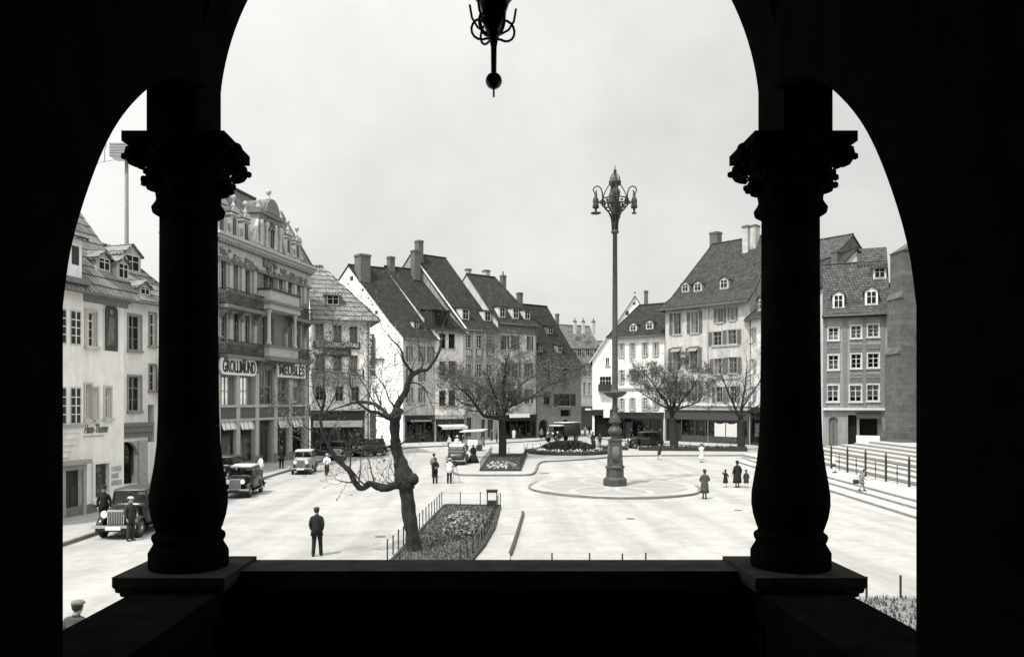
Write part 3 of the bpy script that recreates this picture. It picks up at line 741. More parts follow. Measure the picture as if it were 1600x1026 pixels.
# ================================================================ HARDWARE SHOP HOUSE
A = Vector((-17.4, 78.6)); B = A+Vector((.955, .297)); B = online(A, B, 578)
h = House('hardware_shop_house', 'pale corner house with a hipped tile roof and a dark hardware signboard across its front', A, B, 13.9, wall=plaster(.87, .6), depth=9)
ws = dict(nx=2, ny=3, frame=GREYP, trim=OFFW, tw=.08)
for (x0, x1, y) in ((492.5, 505.5, 505), (521, 533.5, 508), (546.5, 558.5, 510)):
    h.win((x0, y, x1, y+27), curt=3, **ws)
for (x0, x1, y) in ((493, 506.5, 552), (521, 534, 553), (547, 559, 555)): h.win((x0, y, x1, y+27), curt=3, **ws)
for (x0, x1, y) in ((493, 506, 603), (524, 536, 604), (549, 561, 604)): h.win((x0, y, x1, y+22), curt=0, **ws)
r = h.rect((489, 655, 566, 712)); ex = [(r[0], .15, min(r[2], h.W-.4), r[3])]
h.roof(19.6, T_LIGHT, 0, 4.2, ov=.9, vs=.2, frac=.55)
h.finish_walls(extra=ex)
h.dormer((509, 458, 531, 476), 'shed', wall=MIDP, wide=1.5)
u0, a, u1, c = ex[0]
h.shop(u0-.2, u1+.2, c+.9, (1.2, 1, 1.4), mat=DARKP, fascia=.95, door=1, riser=.75, fm=M('shop_board_dark', .035))
b = MB(); b.box(u0, -.32, c-.75, u1, -.27, c-.1, OFFW); b.build('shop_blind', h.t)
u0, z0 = h.uz(490, 541)[0], h.uz(525, 545)[1]; u1, z1 = h.uz(562.5, 541)[0], h.uz(525, 534)[1]
b = MB(); b.box(u0, -.22, z0, u1, -.1, z1, DARKP); b.box(u0+.9, -.2, z0-.75, u1-.9, -.1, z0-.05, DARKP); o = b.build('signboard', h.t)
t = text_mesh('lettering', 'QUINCAILLERIE CENTRALE', (u1-u0)*.93, (z1-z0)*.74, M('gilt_lettering', .62), o); t.location = (u0+(u1-u0)*.035, -.235, z0+(z1-z0)*.17)
t = text_mesh('lettering', 'OUTILLAGE FERRONNERIE', (u1-u0-1.8)*.8, .3, GREYP, o); t.location = (u0+.9+(u1-u0-1.8)*.1, -.213, z0-.55)
u0, u1 = h.uz(487, 590)[0], h.uz(567, 590)[0]; zb = h.uz(525, 593)[1]
b = MB(); b.box(u0, -.8, zb-.16, u1, -.003, zb, TRIM); o = b.build('balcony', h.t); b = MB(); railing(b, u0, u1, -.01, -.75, zb, zb+1.0, IRON); b.build('railing', o)
h.downpipe(575)
# hotel fascia sign hung on the white gable
# ================================================================ CENTRE ROW
P0 = gp(630, 693); dv = Vector((.766, .643)); gd = Vector((-.853, .522))
P0 = Vector((-11.1, 103.0))
cut = [P0]+[online(P0, P0+dv, px) for px in (680, 725, 778, 838.5, 908)]
cut = [c if isinstance(c, Vector) else Vector(c) for c in cut]
# B: white gable house
A, B = cut[0], cut[1]
h = House('white_gable_house', 'dark-roofed house whose tall blank white gable wall carries a vertical sign', A, B, 13.9, wall=plaster(.4, .85), BL=A+gd*18.5, BR=B+gd*17, group='row of old houses along the back of the square')
ws = dict(nx=2, ny=3, frame=OFFW, trim=None, shut='lr', shm=SHUT)
for y0, y1 in ((541, 565), (575, 596), (605, 629)): h.row(((636.5, 642), (656, 661.5)), y0, y1, **ws)
h.row(((670, 675.5),), 541, 565, **ws)
h.roof(23.9, T_DARK, 0, 0, ov=.6, vs=.12, kick=.35, verge='r', frac=.5)
ex = [h.rect((636, 655, 676, 697))]; ex = [(.35, .12, h.W-.35, ex[0][3])]
h.finish_walls(extra=ex)
h.shop(.25, h.W-.25, ex[0][3]+.55, (1, .9, 1), mat=BLACKP, fascia=.8, door=1, riser=.7)
b = MB(); b.box(.9, -.42, ex[0][3]-.28, h.W-.9, -.36, ex[0][3]-.05, GREYP); b.build('roller_awning', h.t)
h.dormer((642, 595-95, 657, 512), 'shed', wall=OFFW, low=False, wide=.95)
h.chimney(556, 577, 398, 428, 107.5, dp=1.6)
# whitewash and features of the gable, a second leaf 6 cm proud of the wall
g0 = Vector((0, 0)); g1 = Vector(h.BL); gn = Vector((-(g1-g0).y, (g1-g0).x)).normalized(); gx = (g1-g0).normalized()
def G(s, z, o=.06): q = gx*s+gn*o; return (q.x, q.y, z)
GLn = g1.length; b = MB()
b.prism([G(0.02, 0), G(GLn, 0), G(GLn, 13.7), G(GLn*.5, 23.45), G(.02, 13.7)], (-gn.x*.057, -gn.y*.057, 0), plaster(.74, .3))
gw = b.build('gable_wall', h.t)
b = MB()
def gpix(px, py):                                   # pixel -> gable plane (s, z)
    a0 = Vector(h.A); d0 = gd; k = (px-CX)/F; t = (k*a0.y-a0.x)/(d0.x-k*d0.y); Y = a0.y+d0.y*t
    return t, H-(py-CY)/F*Y
for (x0, y0, x1, y1) in ((547.5, 431, 552.5, 439), (539.5, 457, 544, 471), (565.5, 451, 569, 455), (574.5, 464, 577.5, 467), (586.5, 485, 590.5, 490)):
    s0, z1 = gpix(x1, y0); s1, z0 = gpix(x0, y1)
    b = MB(); b.prism([G(s0, z0, .075), G(s1, z0, .075), G(s1, z1, .075), G(s0, z1, .075)], (-gn.x*.01, -gn.y*.01, 0), BLACKP); b.build('gable_opening', h.t)
s0, z1 = gpix(587.5, 522); s1, z0 = gpix(577.5, 575)
b = MB(); b.prism([G(s0, z0, .5), G(s1, z0, .5), G(s1, z1, .5), G(s0, z1, .5)], (-gn.x*.16, -gn.y*.16, 0), DARKP)
sz0 = gpix(582, 587)[1]; sz1 = gpix(582, 578)[1]; b.prism([G(s0-.1, sz0, .5), G(s1+.1, sz0, .5), G(s1+.1, sz1, .5), G(s0-.1, sz1, .5)], (-gn.x*.16, -gn.y*.16, 0), DARKP)
for zz in (z0+.2, z1-.2): b.tube([G((s0+s1)/2, zz, .06), G((s0+s1)/2, zz, .35)], .04, IRON, 4)
sb = b.build('hanging_sign', h.t)
for i, ch in enumerate('HOTEL'):
    t = text_mesh('lettering', ch, .42, .55, M('gilt_lettering', .62), sb)
    zz = z1-(z1-z0)*(i+.78)/5; p = G((s0+s1)/2+.21, zz, .53); t.location = p; t.rotation_euler = (0, 0, math.atan2(-gx.y, -gx.x))
b = MB(); s0, z = gpix(601, 562); s1, _ = gpix(585, 562)
b.prism([G(s0, z, .4), G(s1, z, .4), G(s1, z+.18, .4), G(s0, z+.18, .4)], (-gn.x*.33, -gn.y*.33, 0), DARKP); b.build('lamp_bracket', h.t)
s0, z1 = gpix(588, 650); s1, z0 = gpix(572, 700)
b = MB(); b.prism([G(s0, .1, .08), G(s1, .1, .08), G(s1, z1+.7, .08), G(s0, z1+.7, .08)], (-gn.x*.01, -gn.y*.01, 0), BLACKP); b.build('gateway', h.t)
# C
A, B = cut[1], cut[2]
h = House('white_front_house', 'narrow white-fronted house with paired dark windows and a broad dormer in the back row', A, B, 15.0, wall=plaster(.64, .8), BL=A+gd*17, BR=B+gd*17, group='row of old houses along the back of the square')
ws = dict(nx=2, ny=3, frame=DARKP, trim=None, curt=0)
h.row(((686.5, 696.5), (701, 711)), 521, 544, .03, **ws); h.row(((686.5, 697), (701, 713)), 564, 587, **ws); h.row(((686, 697), (701, 712)), 610, 634, **ws)
ex = [(.3, .12, h.W-.3, h.uz(700, 660)[1])]
h.roof(24.2, T_DARK, 0, 0, ov=.5, vs=.1, kick=.3, verge='r')
h.finish_walls(extra=ex)
h.shop(.15, h.W-.2, ex[0][3]+.5, (1, 1, .5, .7), mat=BLACKP, fascia=.75, door=1, riser=.6, awning=(1.1, .3, OFFW))
h.band(0, h.W, h.uz(700, 648)[1], h.uz(700, 641)[1], .14, WHITE)
h.dormer((677, 483, 700, 512), 'shed', wall=DARKP, wide=3.0, low=True, frame=DARKP)
h.chimney(605.5, 616, 401, 420, 111)
# D
A, B = cut[2], cut[3]
h = House('tall_roof_house', 'grey panelled house under the tallest steep dark roof of the back row', A, B, 15.6, wall=plaster(.25, .85), BL=A+gd*18, BR=B+gd*18, group='row of old houses along the back of the square')
ws = dict(nx=2, ny=4, frame=OFFW, trim=TRIM, tw=.12)
for y0 in (523, 568, 608): h.row(((727.5, 736), (744.5, 753), (761, 769.5)), y0, y0+20, .03, **ws)
ex = [h.rect((729, 652, 737, 681)), h.rect((752, 655, 758, 683)), h.rect((762, 655, 771, 683))]
h.roof(26.6, T_DARK, 0, 0, ov=.5, vs=.1, kick=.3, verge='l')
h.finish_walls(extra=ex)
for e in ex:
    b = MB(); b.box(e[0], .15, e[1], e[2], .2, e[3], DARKP); b.box((e[0]+e[2])/2-.04, .12, e[1], (e[0]+e[2])/2+.04, .149, e[3], MIDP); b.build('shop_window', h.t)
for px in (725.8, 740.5, 757, 774): 
    u = h.uz(px, 600)[0]; b = MB(); b.box(u-.2, -.1, 3.8, u+.2, -.003, 15.2, TRIM); b.build('pilaster', h.t)
for y0 in (545, 590):
    for x0, x1 in ((727, 737), (744, 753.5), (760.5, 770)):
        b = MB(); u0, a, u1, c = h.rect((x0, y0, x1, y0+12)); b.box(u0, -.06, a, u1, -.003, c, MIDP); b.box(u0+.15, -.09, a+.15, u1-.15, -.061, c-.15, TRIM); b.build('panel', h.t)
h.dormer((720, 480, 733, 500), 'shed', wall=OFFW, wide=1.3, low=False); h.dormer((755, 484, 767, 502), 'shed', wall=OFFW, wide=1.3, low=False)
h.chimney(649.5, 660, 376, 398, 114, dp=1); h.chimney(643, 656, 391, 425, 112.5, dp=1)
# E
A, B = cut[3], cut[4]
h = House('three_dormer_house', 'pale house in the back row with three lean-to dormers side by side', A, B, 16.9, wall=plaster(.45, .85), BL=A+gd*10.5, BR=B+gd*10.5, group='row of old houses along the back of the square')
ws = dict(nx=2, ny=3, frame=GREYP, trim=None, shm=M('dark_shutter_paint', .07, .7, .2, 5), curt=0)
h.win((785.5, 524, 792.5, 546), shut='lr', **ws); h.win((801, 524, 808, 546), shut='lr', **ws); h.win((825.5, 525, 830.5, 547), shut='lr', **ws)
for y0 in (567, 608): h.win((786, y0, 793, y0+22), shut='lr', **ws); h.win((803, y0, 810, y0+22), shut='lr', **ws); h.win((822, y0, 829, y0+22), shut='lr', **ws)
ex = [(.3, .12, h.W-.3, h.uz(810, 655)[1])]
h.roof(24.0, T_MID, 0, 2.2, ov=.5, vs=.1, kick=.2)
h.finish_walls(extra=ex)
b = MB(); b.box(.04, -.05, h.uz(808, 522)[1], h.W-.04, -.003, 16.6, MIDP); b.build('frieze', h.t)
h.shop(.2, h.W-.2, ex[0][3]+.7, (1, .7, 1, 1), mat=BLACKP, fascia=.9, door=1, riser=.5)
u0, z0 = h.uz(793, 652)[0], h.uz(808, 652)[1]; u1, z1 = h.uz(824, 652)[0], h.uz(808, 646)[1]
b = MB(); b.box(u0, -.5, z0, u1, -.42, z1, WHITE); b.tube([(u0+.3, -.1, z1), (u0+.3, -.45, z1-.1)], .03, IRON, 4); b.tube([(u1-.3, -.1, z1), (u1-.3, -.45, z1-.1)], .03, IRON, 4); b.build('signboard', h.t)
for r in ((780, 478, 788, 496), (801, 480, 809, 498), (819, 483, 827, 499)): h.dormer(r, 'shed', wall=OFFW, wide=1.2)
h.chimney(727.5, 735.5, 420, 440, 120, BRICKL); h.chimney(755, 764.5, 422, 438, 121, BRICKL); h.chimney(782, 790, 430, 455, 122, pots=1); h.chimney(808, 816, 457, 475, 122)
h.downpipe(837)
# F
A, B = cut[4]+Vector((.05, .1)), cut[5]
h = House('grey_low_house', 'plain grey house with low eave and arched doorways, right end of the back row', A, B, 11.1, wall=plaster(.18, .7), BL=A+gd*13, BR=B+gd*12, group='row of old houses along the back of the square')
ws = dict(nx=2, ny=3, frame=DARKP, curt=0, trim=MIDP, tw=.1)
h.win((877, 575, 886, 597), **ws); h.win((852, 578, 860, 598), **ws); h.win((873, 615, 891, 634), nx=2, ny=2, frame=DARKP, curt=0, shut='lr', shm=DARKP); h.win((849, 612, 860, 632), **ws)
ex = [h.rect((842, 655, 857, 688)), h.rect((877, 655, 891, 686)), h.rect((876, 640, 892, 650))]
h.roof(20.6, T_DARK, 0, 0, ov=.8, vs=.1, kick=.5)
h.finish_walls(extra=ex)
for e in ex[:2]:
    b = MB(); m = (e[0]+e[2])/2; r = (e[2]-e[0])/2; n = 8
    for i in range(n):
        t0, t1 = math.pi*i/n, math.pi*(i+1)/n; q0 = (m+r*math.cos(t0), -.02, e[3]-r+r*math.sin(t0)); q1 = (m+r*math.cos(t1), -.02, e[3]-r+r*math.sin(t1))
        b.prism([q0, q1, (q1[0], -.02, e[3]+.02), (q0[0], -.02, e[3]+.02)], (0, .3, 0), plaster(.18, .7))
    b.build('arched_opening', h.t)
h.dormer((853, 508, 865, 521), 'shed', wall=MIDP, wide=1.2); h.dormer((868, 537, 879, 550), 'shed', wall=GREYP, wide=1.1); h.dormer((840, 535, 848, 550), 'shed', wall=DARKP, wide=1.0)
h.chimney(868, 873, 490, 505, 134)
# ================================================================ STREET BEYOND
A, B = Vector((11.5, 150)), Vector((22.5, 156))
h = House('street_end_house', 'grey-roofed long house closing the street with a line of small dormers and chimneys', A, B, 13.2, wall=plaster(.33, .5), depth=11, group=None)
ws = dict(nx=2, ny=3, frame=OFFW, trim=TRIM, tw=.08)
for y0, y1 in ((571, 588), (597, 616)):
    h.row(((894, 898), (902.5, 906.5), (911, 915), (919, 923)), y0, y1, **ws)
h.win((901, 643, 909, 668), nx=1, ny=1, sill=False, curt=0, frame=DARKP); h.win((914, 643, 922, 668), nx=1, ny=1, sill=False, curt=0, frame=DARKP)
h.roof(20.6, T_PALE, 2.0, 0, ov=.6); h.finish_walls()
for x in (888, 900, 913, 926): h.dormer((x, 543, x+9, 556), 'shed', wall=TRIMD, wide=1.2)
for x in (896, 909, 925): h.chimney(x, x+4.5, 492+x*.01, 512, 156, BRICKL, pots=1)
b = MB(); u0, u1 = h.uz(893, 640)[0], h.uz(926, 640)[0]; b.box(u0, -.3, 3.6, u1, -.003, 4.6, BLACKP); b.box(h.uz(913, 640)[0], -.35, 3.85, h.uz(922, 640)[0], -.301, 4.2, WHITE); b.box(u0, -.1, .1, u1, -.003, 3.597, DARKP); b.build('shopfront', h.t)
A, B = Vector((-6, 178)), Vector((44, 182))
h = House('far_roofs_house', 'distant pale roof glimpsed over the street behind the others', A, B, 12.5, wall=plaster(.4), depth=10, group=None)
h.roof(19.5, T_PALE, 0, 0); h.finish_walls()
# ================================================================ RIGHT SIDE
# J: white gable behind
A, B = Vector((15.55, 121)), Vector((28.0, 118.7))
h = House('white_street_gable_house', 'bright white house turning its broad plain gable to the square, behind the lamp post', A, B, 12.1, wall=plaster(.8, .25), depth=13, group='houses on the right side of the square')
W = h.W
h.win((946.5, 558, 952, 571), frame=OFFW, sill=True, curt=2); h.win((937, 588, 955, 608), nx=4, ny=3, frame=OFFW, sill=False, curt=0)
h.roof_m = T_DARK
# gable faces the square: ridge runs back
b = MB(); zr = 21.7; m = W/2; ov = .45; hh = 12.1
sl = (zr-hh)/m
for sd in (0, 1):
    x0, x1 = (m, -ov) if sd == 0 else (m, W+ov)
    b.prism([(x0, -.35, zr), (x1, -.35, hh-ov*sl), (x1, 13.3, hh-ov*sl), (x0, 13.3, zr)], (0, 0, -.18), T_DARK)
b.tube([(m, -.35, zr+.02), (m, 13.3, zr+.02)], .14, T_DARK, 6)
h.ro = b.build('roof', h.t)
ex = [h.rect((926, 648, 957, 700))]; ex = [(.3, .12, 6.5, ex[0][3])]
h.finish_walls(extra=ex)
b = MB(); b.prism([(0, 0, hh), (W, 0, hh), (m, 0, zr-.2)], (0, .25, 0), plaster(.8, .25)); b.build('gable', h.t)
b = MB()
for (x, y, w, g) in ((991, 474, 4, 4), (980, 489, 4.5, 6), (1004, 488, 4.5, 6)):
    u, z = h.uz(x, y); b = MB(); b.box(u-w*.05, -.03, z-g*.05, u+w*.05, -.003, z+g*.05, DARKP); b.build('gable_opening', h.t)
v = MB()
for x0, x1 in ((m, -ov), (m, W+ov)): v.prism([(x0, -.4, zr), (x1, -.4, hh-ov*sl), (x1, -.4, hh-ov*sl-.28), (x0, -.4, zr-.3)], (0, .048, 0), OFFW)
v.build('verge', h.ro)
u0, a, u1, c = h.rect((935, 600, 957, 611)); b = MB(); b.box(u0, -.9, a, u1, -.003, a+.15, DARKP); b.box(u0, -.9, a+.153, u1, -.85, c, DARKP); b.box(u0, -.85, a+.153, u0+.05, -.003, c, DARKP); b.build('balcony', h.t)
b = MB(); b.box(0, -.25, ex[0][3]-.05, 6.6, -.003, ex[0][3]+.8, BLACKP); b.box(h.uz(943, 665)[0], -.3, h.uz(949, 652)[1], h.uz(953, 665)[0], -.01, h.uz(949, 640)[1], WHITE); b.build('shop_fascia', h.t)
h.chimney(1006, 1013, 454, 470, 128)
# K: low cream house
A, B = Vector((17.8, 116)), Vector((24.1, 110.9)); A, B = online(A, B, 956), online(A, B, 1038.5)
h = House('low_shuttered_house', 'low cream house with pale louvred shutters and two dormers, left of the big shuttered house', A, B, 15.0, wall=plaster(.64, .8), depth=8, group='houses on the right side of the square')
ws = dict(nx=2, ny=4, frame=OFFW, shut='lr', shm=SHUTL, curt=2)
for y0, y1 in ((536, 557), (578, 598), (622, 640)): h.row(((968.5, 974), (985.5, 991), (1005, 1010.5), (1022, 1027.5)), y0, y1, -.03, **ws)
ex = [(.4, .12, h.W-.3, h.uz(1000, 652)[1])]
h.roof(19.6, T_DARK, 2.2, 0, ov=.6); h.finish_walls(extra=ex)
h.shop(.3, h.W-.2, ex[0][3]+.75, (.8, .7, 1.4, 1), mat=BLACKP, fascia=.9, door=1, riser=.6, fm=BLACKP)
h.band(0, h.W, h.uz(1000, 610)[1], h.uz(1000, 606)[1], .1, GREYP)
h.dormer((985, 502, 995, 516), 'gable', wall=OFFW, wide=1.1); h.dormer((1011, 498, 1020, 513), 'gable', wall=OFFW, wide=1.1)
# M: big shuttered house
A, B = Vector((23.9, 109.6)), Vector((32.4, 99.6)); A = online(A, B, 1039.5)
bk = Vector((.75, .66))
h = House('big_shuttered_house', 'large cream house with a huge steep hipped roof, louvred shutters and a long dark shopfront', A, B, 18.4, wall=plaster(.43, .8), BL=A+bk*13, BR=B+bk*13, group='houses on the right side of the square')
ws = dict(nx=2, ny=3, frame=GREYP, trim=TRIM, tw=.12, lintel=True, shm=SHUT, curt=1)
h.win((1052.5, 489, 1064.5, 522), shut='l', **ws); h.win((1080, 487, 1091.5, 520), shut='lr', **ws)
h.win((1051.5, 544, 1064, 578), shut='l', blind=True, **ws); h.win((1078, 543, 1090.5, 577), shut='lr', blind=True, **ws)
h.win((1053, 597, 1064, 626), shut='lr', **ws); h.win((1079, 596, 1090, 626), shut='lr', **ws)
ws2 = dict(nx=2, ny=3, frame=GREYP, trim=TRIM, tw=.1, shm=SHUT)
h.win((1121, 482, 1130, 503.5), shut='lr', curt=1, **ws2); h.win((1141.5, 480, 1148.5, 500), shut='lr', curt=4.9, **ws2)
h.win((1114.5, 518, 1127.5, 539), shut='l', curt=0, **ws2); h.win((1137, 515, 1151, 537), shut='lr', curt=1, **ws2)
h.win((1116, 560, 1128, 584), shut='lr', curt=1, **ws2); h.win((1139, 558, 1152, 583), shut='lr', curt=1, **ws2)
h.win((1119, 604, 1129, 628), shut='lr', curt=0, **ws2); h.win((1141, 603, 1151, 628), shut='lr', curt=0, **ws2)
ex = [(.3, .12, h.W-.2, h.uz(1100, 652)[1])]
h.roof(27.3, tiles(.05, (.6, 1.2, .5), .3), 3.2, 0, ov=.9, kick=.8); h.finish_walls(extra=ex)
h.shop(.15, h.W-.1, ex[0][3]+1.0, (.9, .8, .6, 2.3), mat=M('shop_green_grey', .045, .5, .2, 4), fascia=1.3, door=0, riser=1.0, fm=M('shop_green_grey', .045, .5))
u0, a, u1, c = h.rect((1117, 660, 1152, 682)); b = MB(); n = 10
for (p, q) in ((u0, (u0+u1)/2-.06), ((u0+u1)/2+.06, u1)):
    for i in range(n):
        x0, x1 = p+(q-p)*i/n, p+(q-p)*(i+1)/n; s0, s1 = [-.18*math.sin(math.pi*t/n) for t in (i, i+1)]
        b.prism([(x0, -.08, a), (x1, -.08, a), (x1, -.08, c+s1), (x0, -.08, c+s0)], (0, .01, 0), OFFW)
b.build('white_blind', h.t)
for y in (541, 592): h.band(h.uz(1112, 600)[0], h.uz(1155, 600)[0], h.uz(1134, y)[1], h.uz(1134, y-3)[1], .15, TRIM)
h.band(0, h.W, h.uz(1100, 634)[1], h.uz(1100, 630)[1], .2, OFFW)
h.dormer((1066, 438, 1077, 455), 'gable', wall=TRIM, wide=1.2); h.dormer((1085, 437, 1097, 454), 'gable', wall=TRIM, wide=1.3); h.dormer((1126, 430, 1138, 450), 'gable', wall=TRIM, wide=1.3)
h.chimney(1110.5, 1126, 363, 378, 111.5, dp=1.2); h.chimney(1162, 1173, 353, 385, 106, BRICKL, dp=1.1); h.chimney(1173.5, 1185, 352, 382, 105.5, BRICKL, dp=1.1)
h.downpipe(1107, OFFW)
# N: mostly behind the right column
A, B = Vector((32.45, 99.4)), Vector((33.4, 83.5))
h = House('pale_side_house', 'pale house with a single dormer and low eave, right of the big shuttered house', A, B, 15.9, wall=plaster(.64, .4), depth=10, group='houses on the right side of the square')
ws = dict(nx=2, ny=3, frame=OFFW, trim=OFFW, tw=.1, shut='lr', shm=SHUTL, curt=1)
for y0, y1 in ((513, 534), (561, 583), (604, 626)): h.row(((1169, 1177.5), (1197, 1206), (1225, 1235), (1255, 1265)), y0, y1, -.1, **ws)
ex = [(.4, .12, h.W-.4, 4.1)]
h.roof(21.5, T_MID, 4.2, 0, ov=.6); h.finish_walls(extra=ex)
h.shop(.2, h.W-.2, 4.8, (1, .6, 1, 1, .6, 1.4), mat=BLACKP, fascia=.7, door=1, riser=.5)
h.dormer((1183, 461, 1194, 484), 'gable', wall=OFFW, wide=1.2, frame=WHITE)
# S: gabled house behind
dS = Vector((.6, -.8)); nS = Vector((.8, .6)); apx = Vector((43.1, 95)); B = apx-nS*5; A = B-dS*7
h = House('rear_gable_house', 'brown-roofed house showing its end gable with a small attic window above the others', A, B, 21.6, wall=plaster(.1), depth=10, group='houses on the right side of the square')
W = h.W
h.roof(25.3, tiles(.07, (.6, 1.2, .5), .3), 0, 0, ov=.4, vs=.12); h.finish_walls()
b = MB(); b.box(h.W+.003, 4.4, 22.3, h.W+.05, 5.5, 24.0, BLACKP); b.build('attic_window', h.t)
h.chimney(1301, 1313, 391, 415, 86, dp=1.0)
# R: grey house with white surrounds
A, B = Vector((33.5, 80)), Vector((39.2, 77.6)); A, B = online(A, B, 1286), online(A, B, 1391)
RW = plaster(.25, .6)
h = House('grey_panel_house', 'dark grey house with white window surrounds and a tented shop front, beside the church', A, B, 14.3, wall=RW, depth=9, group='houses on the right side of the square')
ws = dict(nx=2, ny=3, frame=OFFW, trim=M('cream_trim', .5, .8, .15, 5), tw=.11)
for (x0, x1, y0, c1) in ((1294.5, 1310, 512, 2), (1330, 1345.5, 509, 3), (1356, 1373, 507, 5)):
    h.win((x0, y0, x1, y0+19), curt=5.0 if c1 == 5 else c1, **ws)
for (x0, x1, y0) in ((1294.5, 1310, 555), (1330, 1345.5, 553), (1356, 1373, 552)): h.win((x0, y0, x1, y0+22), curt=0 if x0 > 1300 else 2, **ws)
for (x0, x1, y0) in ((1293, 1310, 602), (1328, 1346, 602), (1355, 1373, 601)): h.win((x0, y0, x1, y0+25), curt=4.75, **ws)
ex = [h.rect((1295, 651, 1309, 706)), h.rect((1325, 648, 1339, 702)), h.rect((1343, 648, 1371, 700))]
RT = tiles(.075, (.55, 1.3, .4), .28)
h.roof(19.8, RT, 0, 0, ov=.6, frac=.5, kick=.35, vs=.05)
ux = h.uz(1342, 600)[0]; ry, sl_ = 4.5, (19.8-14.3)/4.5; b = MB()
b.prism([(ux, ry-.4, 19.8-.4*sl_+.17), (h.W+.05, ry-.4, 19.8-.4*sl_+.17), (h.W+.05, ry+1.4, 19.8+1.4*sl_), (ux, ry+1.4, 19.8+1.4*sl_)], (0, 0, -.15), RT)
b.prism([(ux, ry+1.4, 19.8+1.4*sl_), (h.W+.05, ry+1.4, 19.8+1.4*sl_), (h.W+.05, ry+5, 15.5), (ux, ry+5, 15.5)], (0, 0, -.15), RT)
b.prism([(ux+.02, ry, 19.5), (ux+.02, ry+1.4, 19.75+1.4*sl_), (ux+.02, ry+5, 15.5)], (.2, 0, 0), RT); b.build('upper_roof', h.t)
h.finish_walls(extra=ex)
for y in (540, 586):
    for (x0, x1) in ((1292, 1312), (1328, 1348), (1354, 1375)):
        b = MB(); u0, a, u1, c = h.rect((x0, y-2, x1, y+10)); b.box(u0, -.05, a, u1, -.003, c, MIDP)
        for k in range(5): b.ball((u0+(u1-u0)*(k+.5)/5, -.05, (a+c)/2), .13, TRIMD, 7, (1, .4, .8))
        b.build('garland_panel', h.t)
for px in (1289, 1320, 1350.5, 1379):
    u = h.uz(px, 600)[0]; b = MB(); b.box(u-.18, -.07, 4.6, u+.18, -.003, 13.6, TRIMD); b.build('pilaster', h.t)
h.band(0, h.W, h.uz(1335, 640.5)[1], h.uz(1335, 637)[1], .4, OFFW, 'cornice')
b = MB(); b.box(-.1, -.4, 13.75, h.W, -.003, 14.1, DARKP); b.build('eaves_cornice', h.t)
e = ex[0]; b = MB(); m = (e[0]+e[2])/2; r = (e[2]-e[0])/2
for i in range(8):
    t0, t1 = math.pi*i/8, math.pi*(i+1)/8; q0 = (m+r*math.cos(t0), -.03, e[3]-r+r*math.sin(t0)); q1 = (m+r*math.cos(t1), -.03, e[3]-r+r*math.sin(t1))
    b.prism([q0, q1, (q1[0], -.03, e[3]+.02), (q0[0], -.03, e[3]+.02)], (0, .3, 0), TRIMD)
b.build('door_arch', h.t); b = MB(); b.box(e[0], .2, e[1], e[2], .25, e[3], MIDP); b.box(m-.03, .17, e[1], m+.03, .199, e[3]-.5, DARKP); b.build('door', h.t)
b = MB(); e = ex[2]; b.box(e[0]-.3, -.25, e[1], e[2]+.2, .1, e[1]+1.25, WHITE); b.build('white_counter', h.t)
b = MB(); b.prism([(e[0]-.3, -.02, e[3]+.15), (e[2]+.3, -.02, e[3]+.15), (e[2]+.3, -1.1, e[3]-.35), (e[0]-.3, -1.1, e[3]-.35)], (0, 0, .05), DARKP); b.build('awning', h.t)
h.dormer((1302, 450, 1318, 482), 'gable', wall=WHITE, wide=1.05, frame=WHITE); h.dormer((1352, 444, 1371, 476), 'gable', wall=WHITE, wide=1.15, frame=WHITE)
h.dormer((1367, 416, 1382, 434), 'shed', wall=OFFW, wide=1.2)
# ---- church: buttressed stone wall
ASH = M('church_ashlar', .1, .9, .25, 3, .35, kind='ashlar', bw=1.1, bh=.46, ms=.02, cols=(.75, 1.1, .7), bd=.02)
t = thing('church', 'dark stone church corner with stepped buttress beside the steps on the right', 'church', (0, 0, 0))
b = MB(); b.box(38.0, 52, 0, 62, 72, 24, ASH); b.box(37.7, 51.7, 0, 62, 72.2, 3.0, ASH); b.box(37.8, 51.8, 23.6, 62, 72.2, 24.2, ASH); b.build('wall', t)
b = MB()
for (x0, z0, z1) in ((34.4, 0, 9.5), (34.6, 9.5, 14.2), (34.85, 14.2, 18.2)):
    b.box(x0, 67.5, z0, 38.0, 69.6, z1, ASH)
    nx = {34.4: 34.6, 34.6: 34.85, 34.85: 37.9}[x0]
    b.prism([(x0-.1, 67.4, z1+.002), (nx, 67.4, z1+.6 if x0 < 34.7 else z1+2.0), (nx, 67.4, z1+.002)], (0, 2.3, 0), ASH)
b.box(34.2, 67.2, 0, 38.0, 69.9, 2.9, ASH); b.build('buttress', t)
b = MB(); b.prism([(37.6, 51.5, 24.2), (62, 51.5, 24.2), (62, 62, 34), (46, 62, 34)], (0, 0, -.2), T_DARK); b.prism([(37.6, 72.5, 24.2), (62, 72.5, 24.2), (62, 62, 34), (46, 62, 34)], (0, 0, -.2), T_DARK); b.prism([(37.6, 51.5, 24.2), (37.6, 72.5, 24.2), (46, 62, 34)], (0, 0, -.2), T_DARK); b.build('roof', t)
